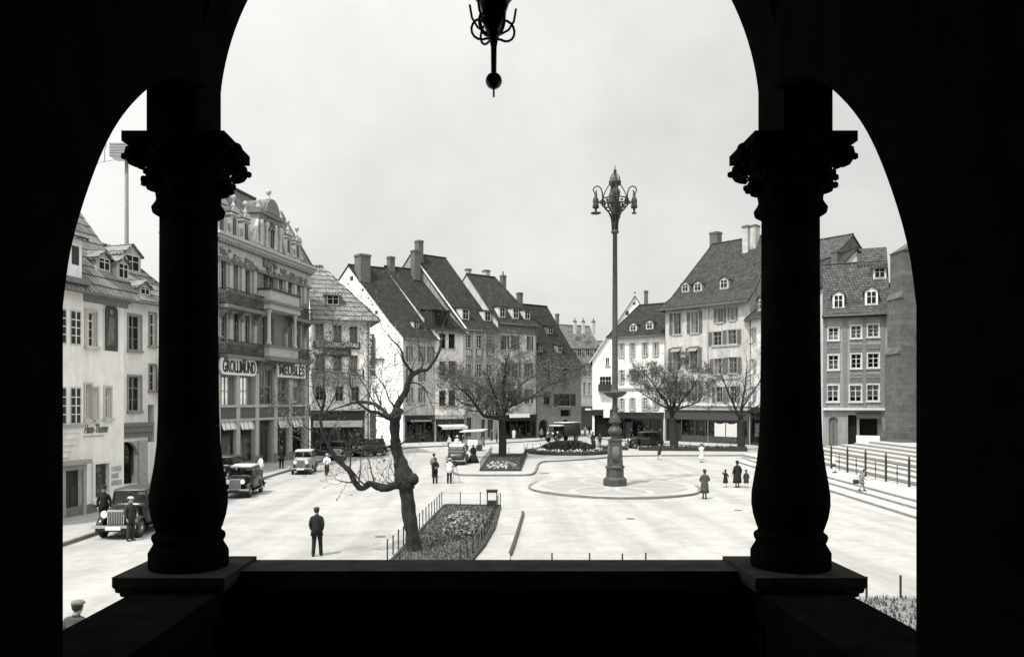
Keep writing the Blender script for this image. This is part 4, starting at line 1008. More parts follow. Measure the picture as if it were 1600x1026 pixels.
# ---- tall mast on the left
p = gp(199, 712); 
t = thing('tall_mast', 'very tall thin pole with a slatted box head rising behind the roofs on the left', 'mast', (-36.3, 80, 0))
b = MB(); b.tube([(0, 0, 0), (0, 0, 15), (0, 0, 31.2)], [.24, .22, .17], TRIMD, 10); b.build('pole', t)
b = MB(); 
for k in range(5): b.box(-1.35, -.9, 29.75+k*.28, 1.35, .9, 29.9+k*.28, GREYP)
b.box(-1.2, -.8, 29.7, 1.2, .8, 31.0, OFFW); b.build('head', t)
b = MB(); b.tube([(-1.2, 0, 29.6), (-2.6, 0, 29.35), (-4.0, .2, 29.0)], .03, GREYP, 4); b.tube([(-2.2, 0, 29.4), (-2.2, 0, 30.6), (-2.0, 0, 31.2)], .05, GREYP, 4); b.build('stay', t)
# ================================================================ PORCH (camera stands inside)
E = H
t = thing('stone_porch', 'dark sandstone porch with two columns, arches and parapet framing the whole view', 'porch', (0, 0, 0))
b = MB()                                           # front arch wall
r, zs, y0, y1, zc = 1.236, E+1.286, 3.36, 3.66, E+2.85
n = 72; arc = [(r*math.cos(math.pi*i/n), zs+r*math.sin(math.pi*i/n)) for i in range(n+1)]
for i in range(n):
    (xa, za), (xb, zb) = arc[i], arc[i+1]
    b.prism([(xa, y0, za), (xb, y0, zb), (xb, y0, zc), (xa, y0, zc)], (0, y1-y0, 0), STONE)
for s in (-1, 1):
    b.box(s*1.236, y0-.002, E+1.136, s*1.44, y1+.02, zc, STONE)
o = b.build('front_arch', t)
prof = [(2.25, -.9), (2.25, .27), (2.29, .43), (2.37, .60), (2.49, .79), (2.62, .94), (2.79, 1.085), (2.95, 1.19), (3.12, 1.27), (3.30, 1.32), (3.40, 1.33)]
def curve2(pts, n=5):
    out = []
    for i in range(len(pts)-1):
        p0, p1, p2, p3 = [Vector(pts[max(0, min(len(pts)-1, k))]) for k in (i-1, i, i+1, i+2)]
        for k in range(n):
            t_ = k/n; out.append(tuple(.5*((2*p1)+(-p0+p2)*t_+(2*p0-5*p1+4*p2-p3)*t_*t_+(-p0+3*p1-3*p2+p3)*t_*t_*t_)))
    return out+[tuple(pts[-1])]
prof = [prof[0]]+curve2(prof[1:])
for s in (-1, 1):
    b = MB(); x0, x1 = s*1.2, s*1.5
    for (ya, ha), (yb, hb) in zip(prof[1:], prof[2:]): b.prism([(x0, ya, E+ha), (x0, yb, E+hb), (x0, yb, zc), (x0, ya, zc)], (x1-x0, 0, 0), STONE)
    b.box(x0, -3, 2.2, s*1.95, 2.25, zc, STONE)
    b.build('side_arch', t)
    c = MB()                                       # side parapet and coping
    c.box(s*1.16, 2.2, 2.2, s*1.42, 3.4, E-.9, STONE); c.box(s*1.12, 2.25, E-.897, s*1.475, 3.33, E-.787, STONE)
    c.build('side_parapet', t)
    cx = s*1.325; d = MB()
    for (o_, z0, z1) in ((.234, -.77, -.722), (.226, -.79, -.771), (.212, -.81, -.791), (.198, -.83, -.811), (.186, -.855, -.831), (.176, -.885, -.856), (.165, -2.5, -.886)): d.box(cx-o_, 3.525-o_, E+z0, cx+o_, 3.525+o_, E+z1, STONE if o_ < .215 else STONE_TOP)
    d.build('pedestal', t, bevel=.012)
    d = MB()
    sh = [(.166, -.721), (.168, -.715), (.168, -.655), (.160, -.64), (.149, -.622), (.145, -.612), (.152, -.6), (.155, -.59), (.152, -.578), (.138, -.568), (.136, -.56), (.142, -.545), (.156, -.50), (.164, -.45), (.163, -.40), (.154, -.34), (.142, -.27), (.132, -.18), (.127, -.05), (.124, .2), (.122, .5), (.121, .805)]
    col = thing('column', 'x', 'x', (0, 0, 0)); 
    for k in ('label', 'category'): del col[k]
    col.parent = t
    d.lathe(sh, (cx, 3.525, E), STONE, 36); d.build('shaft', col)
    d = MB(); random.seed(30+s)
    d.lathe([(.117, .806), (.150, .826), (.154, .845), (.14, .866), (.134, .88), (.138, .93), (.15, .99), (.168, 1.04), (.18, 1.08), (.18, 1.1)], (cx, 3.525, E), STONE, 30)
    d.box(cx-.215, 3.525-.18, E+1.092, cx+.215, 3.525+.18, E+1.135, STONE); d.box(cx-.19, 3.525-.16, E+1.06, cx+.19, 3.525+.16, E+1.09, STONE)
    def leafstrip(a, path, wd):                    # a carved leaf curling outward
        ca, sa = math.cos(a), math.sin(a); n_ = len(path)
        for q in range(n_-1):
            (r0, z0), (r1, z1) = path[q], path[q+1]; w0, w1 = wd[q], wd[q+1]
            P = lambda r_, z_, w_: (cx+ca*r_-sa*w_, 3.525+sa*r_+ca*w_, E+z_)
            for sg in (-1, 1):
                d.prism([P(r0, z0, 0), P(r1, z1, 0), P(r1-.012, z1-.004, sg*w1), P(r0-.012, z0-.004, sg*w0)], (-ca*.03, -sa*.03, -.008), STONE, True)
            if q % 2: 
                for sg in (-1, 1): d.ball(P(r1-.01, z1, sg*w1*.95), .016, STONE, 6)
    for k in range(8):                             # lower row, upper row, volutes
        j_ = random.uniform(-.008, .008)
        leafstrip(math.pi/4*k, [(.138, .875), (.144, .93), (.16, .965+j_), (.184, .975+j_), (.194, .955+j_), (.184, .935+j_)], [.038, .05, .048, .042, .034, .015])
        leafstrip(math.pi/4*(k+.5), [(.142, .93), (.158, 1.0), (.182, 1.04), (.212, 1.055+j_), (.226, 1.035+j_), (.214, 1.012+j_)], [.034, .048, .048, .042, .034, .014])
    for ax in (-1, 1):
        for ay in (-1, 1):
            a = math.atan2(ay*.8, ax)
            leafstrip(a, [(.165, .98), (.195, 1.05), (.235, 1.085), (.262, 1.075), (.27, 1.04), (.252, 1.012), (.236, 1.03)], [.03, .036, .036, .034, .032, .03, .026])
    for ay in (-1, 1): d.ball((cx, 3.525+ay*.18, E+1.1), .045, STONE, 10, (1.2, .5, .9))
    for ax in (-1, 1): d.ball((cx+ax*.215, 3.525, E+1.1), .045, STONE, 10, (.5, 1.2, .9))
    d.build('capital', col)
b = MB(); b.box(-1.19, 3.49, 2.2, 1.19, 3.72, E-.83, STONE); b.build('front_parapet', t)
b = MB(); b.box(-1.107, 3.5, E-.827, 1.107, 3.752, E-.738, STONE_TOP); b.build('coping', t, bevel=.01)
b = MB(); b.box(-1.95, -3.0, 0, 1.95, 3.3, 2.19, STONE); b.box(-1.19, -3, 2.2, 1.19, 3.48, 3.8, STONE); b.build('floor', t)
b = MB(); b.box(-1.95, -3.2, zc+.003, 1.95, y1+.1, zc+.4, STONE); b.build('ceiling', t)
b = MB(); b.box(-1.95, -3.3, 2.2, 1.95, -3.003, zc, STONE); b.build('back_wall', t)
t = thing('town_hall', 'dark stone wall of the building the porch belongs to, behind the viewer', 'building', (0, 0, 0))
b = MB(); b.box(-28, -16, 0, 28, -3.31, 24, M('town_hall_stone', .2, .9, .25, 2, .2)); b.build('wall', t)  # unseen hall, built this tall to keep the sun out of the porch
b = MB(); b.prism([(-28.5, -2.7, 24.003), (28.5, -2.7, 24.003), (28.5, -9.5, 33), (-28.5, -9.5, 33)], (0, 0, .3), T_DARK); b.prism([(-28.5, -16.5, 24.003), (28.5, -16.5, 24.003), (28.5, -9.5, 33), (-28.5, -9.5, 33)], (0, 0, .3), T_DARK); b.build('roof', t)
# lantern
lx, ly = .013, 2.5
t = thing('hanging_lantern', 'black wrought-iron lantern with ball finial hanging from the porch ceiling at top centre', 'lantern', (lx, ly, E))
b = MB(); 
b.tube([(0, 0, .952), (0, 0, .985)], .0035, BLACKP, 6); b.ball((0, 0, 1.003), .026, BLACKP, 16); b.build('finial', t)
b = MB(); b.lathe([(.0085, 1.02), (.0095, 1.11), (.011, 1.115), (.013, 1.13), (.02, 1.148), (.028, 1.165), (.036, 1.19), (.04, 1.22), (.05, 1.25), (.075, 1.28)], (0, 0, 0), BLACKP, 12); b.build('stem', t)
b = MB()
for k in range(6):
    a = math.pi/3*k; p = (.1*math.cos(a), .1*math.sin(a)); q = (.1*math.cos(a+math.pi/3), .1*math.sin(a+math.pi/3))
    b.tube([(p[0]*.75, p[1]*.75, 1.28), (p[0], p[1], 1.62)], .007, BLACKP, 5); b.tube([(p[0], p[1], 1.62), (q[0], q[1], 1.62)], .008, BLACKP, 5); b.tube([(p[0]*.75, p[1]*.75, 1.28), (q[0]*.75, q[1]*.75, 1.28)], .008, BLACKP, 5)
b.lathe([(.12, 1.62), (.11, 1.65), (.05, 1.76), (.02, 1.82), (.015, 1.9)], (0, 0, 0), BLACKP, 12); b.build('cage', t)
b = MB(); b.lathe([(.074, 1.282), (.096, 1.6)], (0, 0, 0), GLASS, 6); b.build('glass', t)
b = MB()
for k, a in enumerate((math.pi, 0.35, 2.2, 4.0, 5.2)):
    ca, sa = math.cos(a), math.sin(a); P = lambda x, z: (ca*x, sa*x, z)
    cc = (.037, 1.165); R0_ = .033
    pts = [P(.008, 1.135)]+[P(cc[0]+R0_*math.cos(R(g)), cc[1]+R0_*math.sin(R(g))) for g in range(-115, 200, 24)]
    b.tube(pts, .0042, BLACKP, 5)
    b.tube([P(.02, 1.15), P(.05, 1.17), P(.068, 1.2), P(.075, 1.24)], .004, BLACKP, 5)
b.build('scroll', t)
b = MB(); b.tube([(0, 0, 1.9), (0, 0, 2.84)], .008, BLACKP, 6); b.build('hanger', t)
# ================================================================ GROUND
def ground_mat():
    m = M('pale_gravel', .335, .95, .13, .45, .08)
    N = m.node_tree.nodes; Lk = m.node_tree.links
    b = N['Principled BSDF']; src = b.inputs['Base Color'].links[0].from_socket
    tc = [n for n in N if n.type == 'TEX_COORD'][0]
    mp = N.new('ShaderNodeMapping'); mp.inputs['Scale'].default_value = (1.6, .12, 1); mp.inputs['Rotation'].default_value = (0, 0, .12); Lk.new(tc.outputs['Object'], mp.inputs[0])
    nz = N.new('ShaderNodeTexNoise'); nz.inputs['Scale'].default_value = .5; nz.inputs['Detail'].default_value = 8; Lk.new(mp.outputs[0], nz.inputs[0])
    n3 = N.new('ShaderNodeTexNoise'); n3.inputs['Scale'].default_value = 1.3; n3.inputs['Detail'].default_value = 10; n3.inputs['Roughness'].default_value = .8; Lk.new(tc.outputs['Object'], n3.inputs[0])
    ad = N.new('ShaderNodeMath'); ad.operation = 'MULTIPLY'; Lk.new(nz.outputs[0], ad.inputs[0]); Lk.new(n3.outputs[0], ad.inputs[1])
    rp = N.new('ShaderNodeValToRGB'); rp.color_ramp.elements[0].position = .12; rp.color_ramp.elements[1].position = .3
    rp.color_ramp.elements[0].color = (.66, .66, .64, 1); rp.color_ramp.elements[1].color = (1, 1, 1, 1); Lk.new(ad.outputs[0], rp.inputs[0])
    mx = N.new('ShaderNodeMixRGB'); mx.blend_type = 'MULTIPLY'; mx.inputs[0].default_value = .85; Lk.new(src, mx.inputs[1]); Lk.new(rp.outputs[0], mx.inputs[2]); Lk.new(mx.outputs[0], b.inputs['Base Color'])
    return m
GR = ground_mat()
b = MB(); b.poly([(-700, -60, 0), (700, -60, 0), (700, 900, 0), (-700, 900, 0)], GR); struct(b.build('ground'))
PAVE = M('pavement_slabs', .32, .9, .14, 1.2, .15, kind='ashlar', bw=1.2, bh=.8, ms=.012, cols=(.92, 1.04, .75))
KERB = M('granite_kerb', .15, .85, .25, 4, .2)
def raised(name, pts, h=.13, mat=None, kerb=None, kw=.16, km=None):
    """paved island: top sheet with a granite kerb along the listed edge indices"""
    b = MB(); b.prism([(p[0], p[1], -.02) for p in pts], (0, 0, h+.02), mat or PAVE); struct(b.build(name))
    if kerb:
        k = MB()
        for run in kerb:
            q = [Vector((p[0], p[1], 0)) for p in run]
            L_, R_ = [], []
            for i, p in enumerate(q):
                d = (q[min(i+1, len(q)-1)]-q[max(i-1, 0)]); d.normalize(); nn = Vector((-d.y, d.x, 0))
                L_.append(p+nn*.07); R_.append(p-nn*(kw-.07))
            for i in range(len(q)-1): k.prism([L_[i], L_[i+1], R_[i+1], R_[i]], (0, 0, h+.012), km or KERB)
        struct(k.build('kerb'))
line = [(-16.2, 4), (-16.05, 30), (-16.0, 45), (-15.85, 58), (-15.5, 70), (-14.9, 78), (-13.6, 81.5), (-12.0, 86.5), (-9.4, 93.7), (-2, 101), (5.6, 109), (10.5, 117), (12.3, 148)]
raised('pavement', line+[(0, 148), (-14, 112), (-26, 92), (-30, 60), (-30, 4)], .13, PAVE, [line])
line = [(15.2, 146), (15.3, 119), (17.4, 112.5), (22, 104), (28, 93), (30.5, 84), (31, 78)]
raised('pavement', line+[(40, 82), (33, 98), (24, 110), (18, 117), (17, 146)], .13, PAVE, [line])
# central island: beds two, three
g = lambda x, y: tuple(gp(x, y)[:2])
def smooth(pts, n=4):
    out = []
    for i in range(len(pts)-1):
        p0, p1, p2, p3 = [Vector(pts[max(0, min(len(pts)-1, j))]) for j in (i-1, i, i+1, i+2)]
        for k in range(n):
            t = k/n; out.append(tuple(.5*((2*p1)+(-p0+p2)*t+(2*p0-5*p1+4*p2-p3)*t*t+(-p0+3*p1-3*p2+p3)*t*t*t)))
    return out+[tuple(pts[-1])]
front = smooth([g(708, 738), g(716, 742.5), g(745, 743.5), g(790, 743.5), g(824, 743), g(834, 740), g(838, 733), g(841, 726), g(850, 722), g(880, 720.5), g(925, 717.5), g(958, 714.5), g(990, 712.8), g(1080, 712.3), g(1190, 712.3)], 5)
raised('island_pavement', front+[g(1195, 703), g(1000, 703), g(840, 694), g(770, 700), g(745, 712), g(716, 728)], .12, PAVE, [front])
# near island beside bed one
near = smooth([g(786, 796), g(800, 796.5), g(812, 798.5), g(817, 803), g(812, 822), g(805, 845), g(797, 868)], 4)
raised('island_pavement', near+[(.62, 26), (-3.9, 26), (-3.9, 28), g(690, 788)], .09, PAVE, None)
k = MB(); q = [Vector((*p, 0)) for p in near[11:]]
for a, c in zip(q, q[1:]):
    k.prism([a+Vector((.06, 0, 0)), c+Vector((.06, 0, 0)), c-Vector((.06, 0, 0)), a-Vector((.06, 0, 0))], (0, 0, .1), M('dark_kerb', .05, .9, .3, 4))  # kerb strip in a darker tone than the paving
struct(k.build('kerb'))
# lamp plinth disc
cxy = (7.8, 50.3); b = MB(); n = 72
ring = lambda r: [(cxy[0]+r*math.cos(2*math.pi*i/n), cxy[1]+r*1.1*math.sin(2*math.pi*i/n), -.02) for i in range(n)]
MOS = M('grey_mosaic', .26, .9, .2, 14, .2); LIT = M('pale_mosaic', .33, .9, .15, 14, .2)
b.prism(ring(5.12), (0, 0, .14), MOS)
struct(b.build('lamp_island'))
b = MB(); a0, a1 = ring(5.1), ring(5.36)
for i in range(n):
    j = (i+1) % n; b.prism([a0[i], a0[j], a1[j], a1[i]], (0, 0, .145), KERB)
struct(b.build('kerb'))
b = MB()
def strip(pts, w, z):
    P = [Vector(p) for p in pts]; L_, R_ = [], []; m = len(P)-1
    for i in range(m+1):
        d = (P[i+1 if i < m else 1]-P[i-1 if i > 0 else m-1]).normalized(); nn = Vector((-d.y, d.x, 0))*w/2
        L_.append(P[i]+nn+Vector((0, 0, z))); R_.append(P[i]-nn+Vector((0, 0, z)))
    b.faces(L_+R_, [(i, i+1, m+2+i, m+1+i) for i in range(m)], LIT)
z = .124
for i in range(n):
    j = (i+1) % n; A0, A1 = ring(4.55), ring(5.08); b.poly([(A0[i][0], A0[i][1], z), (A0[j][0], A0[j][1], z), (A1[j][0], A1[j][1], z), (A1[i][0], A1[i][1], z)], LIT)
for k6 in range(6):
    a = math.pi/3*k6+.3; c = (cxy[0]+2.9*math.cos(a), cxy[1]+2.9*1.1*math.sin(a))
    strip([(c[0]+2.3*math.cos(R(g_)), c[1]+2.3*1.1*math.sin(R(g_)), .0) for g_ in range(0, 361, 8)], .42, z+.003+k6*.001)
struct(b.build('mosaic_bands'))
for (px, py, r_) in ((851, 738.5, .4), (985, 810, .2), (1153, 797, .2) , (594, 838, .22)):
    q = gp(px, py); b = MB(); b.lathe([(r_, 0), (r_, .012), (r_*.9, .016)], (q.x, q.y, 0), M('drain_iron', .1, .8, .3, 9), 18); tag(b.build('drain_cover'), {851: 'iron drain cover beside the kerb corner left of the lamp circle', 985: 'small drain cover in the open ground in front of the lamp circle', 1153: 'small drain cover right of the lamp circle, below the woman in black', 594: 'drain cover on the road left of the nearest flower bed'}[px], 'drain cover', 'drain covers in the square')
# ---- church steps
STEP = M('sandstone_steps', .37, .9, .12, 3, .15)
def stepline(y, off): return 22.1+(y-70)*.0714+off
st_t = thing('church_steps', 'broad pale stone steps climbing to the church on the right', 'steps', (0, 0, 0))
hts = [(0, .15, 71.6, 23), (1.0, .30, 71.8, 23), (1.75, .45, 77.5, 23)]
for i in range(8): hts.append((5.0+i*.85, .45+.195*(i+1), 77-1.05*i, 40-2*i if False else 23))
for off, z, ye, ys in hts:
    b = MB()
    b.prism([(stepline(ys, off), ys, 0), (60, ys, 0), (60, ye, 0), (stepline(ye, off), ye, 0)], (0, 0, z), STEP)
    b.prism([(stepline(ys, off)-.05, ys, z-.05), (stepline(ys, off)+.001, ys, z-.05), (stepline(ye, off)+.001, ye, z-.05), (stepline(ye, off)-.05, ye, z-.05)], (0, 0, .053), STEP)
    b.build('step', st_t, bevel=.015)
f = thing('iron_railing', 'dark iron railing with tall pointed posts along the church steps', 'railing', (0, 0, 0))
ys = [43.6+3.2*i for i in range(11)]
def rail_pt(y): return stepline(y, 4.1)
b = MB()
for za in (1.62, .62): b.tube([(rail_pt(y), y, za) for y in ys], .03, IRON, 5)
b.build('rail', f)
for i, y in enumerate(ys):
    b = MB(); x = rail_pt(y); b.box(x-.05, y-.05, .45, x+.05, y+.05, 1.95, IRON); b.lathe([(.07, 0), (.085, .06), (.04, .12), (.06, .18), (.005, .36)], (x, y, 1.95), IRON, 8); b.build('post', f)
    if i < len(ys)-1:
        ym = y+1.6; x = rail_pt(ym); b = MB(); b.box(x-.018, ym-.018, .45, x+.018, ym+.018, 1.62, IRON); b.ball((x, ym, 1.12), .085, IRON, 8, (.6, 1, 1.4)); b.build('baluster', f)
# ---- street lamp (candelabrum)
t = thing('candelabrum_lamp', 'very tall ornate cast-iron lamp post with scrolled crown of lanterns on a mosaic circle', 'street lamp', (7.93, 50.6, .12))
b = MB()
def octa(prof):
    b.loft([(0, 0, z, r, r) for r, z in prof], IRON2, 8, True, False)
octa([(.74, 0), (.74, .42), (.66, .52), (.56, .58)]); octa([(.56, .58), (.55, 1.1), (.62, 1.14), (.62, 1.2), (.5, 1.32)])
b.square([(.44, 1.32), (.37, 2.78), (.42, 2.84), (.42, 2.92), (.3, 2.98)], (0, 0, 0), IRON2)
b.build('pedestal', t)
b = MB()
for a in range(4):
    ca, sa = math.cos(a*math.pi/2), math.sin(a*math.pi/2)
    b.loft([(ca*.44, sa*.44, 1.55, .03+.16*abs(sa), .03+.16*abs(ca)), (ca*.42, sa*.42, 2.0, .03+.22*abs(sa), .03+.22*abs(ca)), (ca*.395, sa*.395, 2.5, .03+.17*abs(sa), .03+.17*abs(ca))], M('relief_iron', .085, .6, .3, 8), 10)
b.build('cartouche', t)
b = MB()
b.lathe([(.3, 2.98), (.24, 3.05), (.26, 3.2), (.4, 3.3), (.46, 3.4), (.46, 3.5), (.3, 3.72), (.2, 3.8), (.22, 3.9), (.4, 3.98), (.42, 4.05), (.25, 4.4), (.19, 4.6), (.2, 4.75), (.24, 4.8), (.17, 5.0), (.17, 5.5), (.2, 5.55), (.45, 5.62), (.7, 5.8), (.74, 5.86), (.74, 5.95), (.2, 5.98), (.19, 6.2), (.17, 10), (.14, 15.9), (.22, 15.95), (.26, 16.05), (.2, 16.12), (.13, 16.2), (.13, 17.5)], (0, 0, 0), IRON2, 20)
b.build('pole', t)
def zz(y): return 5.28-(y-628)/24.7
b = MB()
for k in range(8):
    a = math.pi/4*k; ca, sa = math.cos(a), math.sin(a)
    P = lambda x, y: (ca*x*.0405, sa*x*.0405, zz(y))
    b.tube([P(4, 360), P(4.5, 350), P(6, 340), P(9.5, 332), P(15, 326), P(20, 320), P(20, 312)], .045, IRON, 5)
    if k % 2 == 0: b.tube([P(20, 318), P(17, 303), P(13, 295), P(9, 289), P(5, 286)], .035, IRON, 5)
for (y, r) in ((320, 20), (312, 20.5), (326, 15), (336, 8)):
    b.tube([(r*.0405*math.cos(R(g_)), r*.0405*math.sin(R(g_)), zz(y)) for g_ in range(0, 361, 15)], .045, IRON, 5)
for k in range(16):
    a = math.pi/8*k; b.ball((20*.0405*math.cos(a), 20*.0405*math.sin(a), zz(316)), .09, IRON, 6)
b.lathe([(.13, zz(345)), (.2, zz(335)), (.12, zz(322)), (.2, zz(314)), (.3, zz(306)), (.34, zz(300)), (.2, zz(294)), (.2, zz(290)), (.36, zz(289)), (.4, zz(284)), (.38, zz(283)), (.2, zz(281)), (.1, zz(276)), (.05, zz(270)), (.1, zz(268.5)), (.1, zz(265.5)), (.03, zz(264)), (.03, zz(259))], (0, 0, 0), IRON, 12)
for k in range(8): b.tube([(.36*math.cos(k*.785), .36*math.sin(k*.785), zz(284)), (.28*math.cos(k*.785), .28*math.sin(k*.785), zz(276)), (.08*math.cos(k*.785), .08*math.sin(k*.785), zz(270))], .02, IRON, 4)
b.build('crown', t)
for k in range(4):
    a = math.pi/2*k+.0; a = (0, math.pi, -1.9, 1.25)[k]; ca, sa = math.cos(a), math.sin(a)
    P = lambda x, y: (ca*x*.0405, sa*x*.0405, zz(y))
    b = MB(); b.tube([P(19, 317), P(19.5, 302), P(22, 294), P(27, 290.5), P(32, 292.5), P(34, 297), P(32, 301), P(29, 300), P(28.5, 297)], .045, IRON, 5)
    b.tube([P(19, 316), P(30, 316)], .05, IRON, 5); b.tube([P(22+2.3*math.cos(g_*.7), 316+2.3*math.sin(g_*.7)) for g_ in range(10)], .03, IRON, 4)
    br = b.build('bracket', t); b = MB(); c = P(30, 300)
    b.lathe([(.03, zz(300)), (.1, zz(303)), (.08, zz(307)), (.17, zz(311)), (.19, zz(315)), (.17, zz(318)), (.2, zz(322)), (.21, zz(325)), (.08, zz(326)), (.06, zz(331)), (.16 if k != 1 else .34, zz(332.5)), (.14 if k != 1 else .3, zz(334)), (.02, zz(334.5))], (c[0], c[1], 0), IRON, 10)
    b.build('lamp_head', br)
# ---- beds, fences
def low_fence(name, label, pts, h=.72, gap=None, wires=(.62,), th=.022, hs=None):
    f = thing(name, label, 'fence', (pts[0][0], pts[0][1], 0)); o = Vector(pts[0])
    P = [Vector(p)-o for p in pts]
    for p in P:
        hh = h*random.uniform(.96, 1.04); b = MB(); b.box(p.x-th, p.y-th, p.z, p.x+th, p.y+th, p.z+hh, IRON); b.build('post', f)
    if wires:
        b = MB()
        for w in wires: b.tube([p+Vector((0, 0, w)) for p in P], .006, IRON, 4)
        b.build('wire', f)
    return f
def along(poly, step, closed=False):
    out = []; poly = [Vector(p) for p in poly]
    if closed: poly.append(poly[0])
    for a, c in zip(poly, poly[1:]):
        n = max(1, round((c-a).length/step)); out += [a.lerp(c, i/n) for i in range(n)]
    out.append(poly[-1]); return [tuple(p) for p in out]
LEAFD = M('dark_leaves', .03, .8, .5, 9); LEAFM = M('leaves', .065, .8, .45, 9); LEAFL = M('pale_leaves', .15, .8, .4, 9); FLW = M('white_petals', .7, .8, .1, 4)
GRASS = M('lawn_grass', .075, .95, .35, 2.5, .3); SOIL = M('bed_soil', .05, .95, .4, 5, .4)
def scatter(name, fn, n, mats, size, parent=None, seed=1):
    random.seed(seed); b = MB()
    for i in range(n):
        c = Vector(fn()); s = size*random.uniform(.6, 1.4)
        d = Vector((random.gauss(0, 1), random.gauss(0, 1), random.gauss(0, 1)+.3)).normalized(); e = d.orthogonal().normalized()
        q = Matrix.Rotation(random.uniform(0, 6.3), 3, d) @ e; w = d.cross(q)
        b.poly([c-q*s, c-w*s*.45, c+q*s, c+w*s*.45], random.choice(mats))
    return b.build(name, parent)
def inpoly(pts):
    xs = [p[0] for p in pts]; ys = [p[1] for p in pts]
    def f():
        while True:
            x, y = random.uniform(min(xs), max(xs)), random.uniform(min(ys), max(ys)); ins = False
            for i in range(len(pts)):
                a, c = pts[i], pts[i-1]
                if (a[1] > y) != (c[1] > y) and x < (c[0]-a[0])*(y-a[1])/(c[1]-a[1])+a[0]: ins = not ins
            if ins: return x, y
    return f
def bed(name, label, pts, z0, h, edge=True, mat=GRASS):
    t = thing(name, label, 'flower bed', (0, 0, 0))
    b = MB(); b.prism([(p[0], p[1], z0-.1) for p in pts], (0, 0, h+.1), mat); b.build('turf', t)
    if edge:
        k = MB(); n = len(pts)
        for i in range(n):
            a, c = Vector((*pts[i], z0-.1)), Vector((*pts[(i+1) % n], z0-.1)); d = (c-a).normalized(); nn = Vector((d.y, -d.x, 0))*.09
            k.prism([a+nn, c+nn, c-nn*.3, a-nn*.3], (0, 0, h+.15), M('dark_edging', .035, .9, .3, 5))
        k.build('edging', t)
    fn = inpoly(pts)
    random.seed(len(name)); b = MB()
    area = abs(sum(pts[i-1][0]*pts[i][1]-pts[i][0]*pts[i-1][1] for i in range(len(pts))))/2
    for i in range(int(area*90)):
        x, y = fn(); a = random.uniform(0, 6.3); hh = random.uniform(.05, .15); c, s_ = math.cos(a)*.025, math.sin(a)*.025
        b.poly([(x-c, y-s_, z0+h), (x+c, y+s_, z0+h), (x+random.uniform(-.05, .05), y+random.uniform(-.05, .05), z0+h+hh)], random.choice((LEAFM, LEAFD, GRASS, LEAFL)))
    g_ = b.build('grass_blades', t); g_['kind'] = 'stuff'
    return t
def plants(label, fn, n, mats, size, seed, cat='plants', name='bed_plants'):
    o = scatter(name, fn, n, mats, size, None, seed); tag(o, label, cat); o['kind'] = 'stuff'; return o
# bed one
B1 = [(-3.25, 26.0), (-.75, 26.0), (-.25, 29.4), (.15, 33.5), (.5, 40.6), (-2.25, 40.9)]
bed('flower_bed', 'nearest long flower bed with the big gnarled tree at its corner', B1, .09, .06)
def mound(cx, cy, rx, ry, hz, z0=.14):
    def f():
        while True:
            x, y = random.uniform(-1, 1), random.uniform(-1, 1)
            if x*x+y*y < 1: return (cx+x*rx, cy+y*ry, z0+hz*math.sqrt(1-x*x-y*y)*random.uniform(.55, 1.0))
    return f
plants('pale leafy plants massed in the nearest flower bed', mound(-1.15, 34.3, .95, 3.4, .42), 2600, [LEAFL, LEAFL, M('silver_leaves', .3, .8, .3, 9), LEAFM], .085, 4)
low_fence('low_fence', 'thin low post fence round the nearest flower bed', along([(-3.45, 27.0, .05), (-3.1, 30.5, .05), (-2.45, 40.95, .05)], .95)+along([(-1.5, 41.0, .05), (.55, 40.8, .05)], 1.35), .8, wires=(.74,))
low_fence('low_fence', 'thin dark low posts along the right edge of the nearest flower bed', along([(-.95, 26.2, .09), (-.4, 28.9, .09), (.0, 33.3, .09), (.42, 40.2, .09)], 1.1), .72, wires=(.66,))
# litter bin
p = gp(768, 795); t = thing('litter_bin', 'small dark litter bin on legs at the far corner of the nearest flower bed', 'litter bin', (.12, 40.2, .1))
b = MB()
for x in (-.24, .24):
    for y in (-.2, .2): b.box(x-.025, y-.025, 0, x+.025, y+.025, .86, IRON)
b.build('frame', t); b = MB(); b.box(-.21, -.17, .03, .21, .17, .36, DARKP); b.build('basket', t); b = MB(); b.box(-.29, -.25, .86, .29, .25, .9, IRON); b.box(-.27, -.22, .78, .27, .22, .857, IRON); b.build('lid', t); b = MB(); b.box(-.212, -.1, .38, -.2, .17, .76, MIDP); b.build('notice', t)
# bed two
B2 = [g(751, 738), g(812, 738), g(822.5, 712.5), g(768, 712.5)]
bed('flower_bed', 'middle flower bed with a spreading tree, in front of the back row of houses', B2, .12, .1)
plants('pale flowers in the middle bed below the spreading tree', mound(.9, 64.8, 1.25, 3.5, .35, .2), 900, [LEAFL, FLW, LEAFM], .1, 5)
low_fence('low_fence', 'low post fence round the middle flower bed', along([(*p_, .12) for p_ in B2], 1.5, True), .95, wires=(.85,), th=.025)
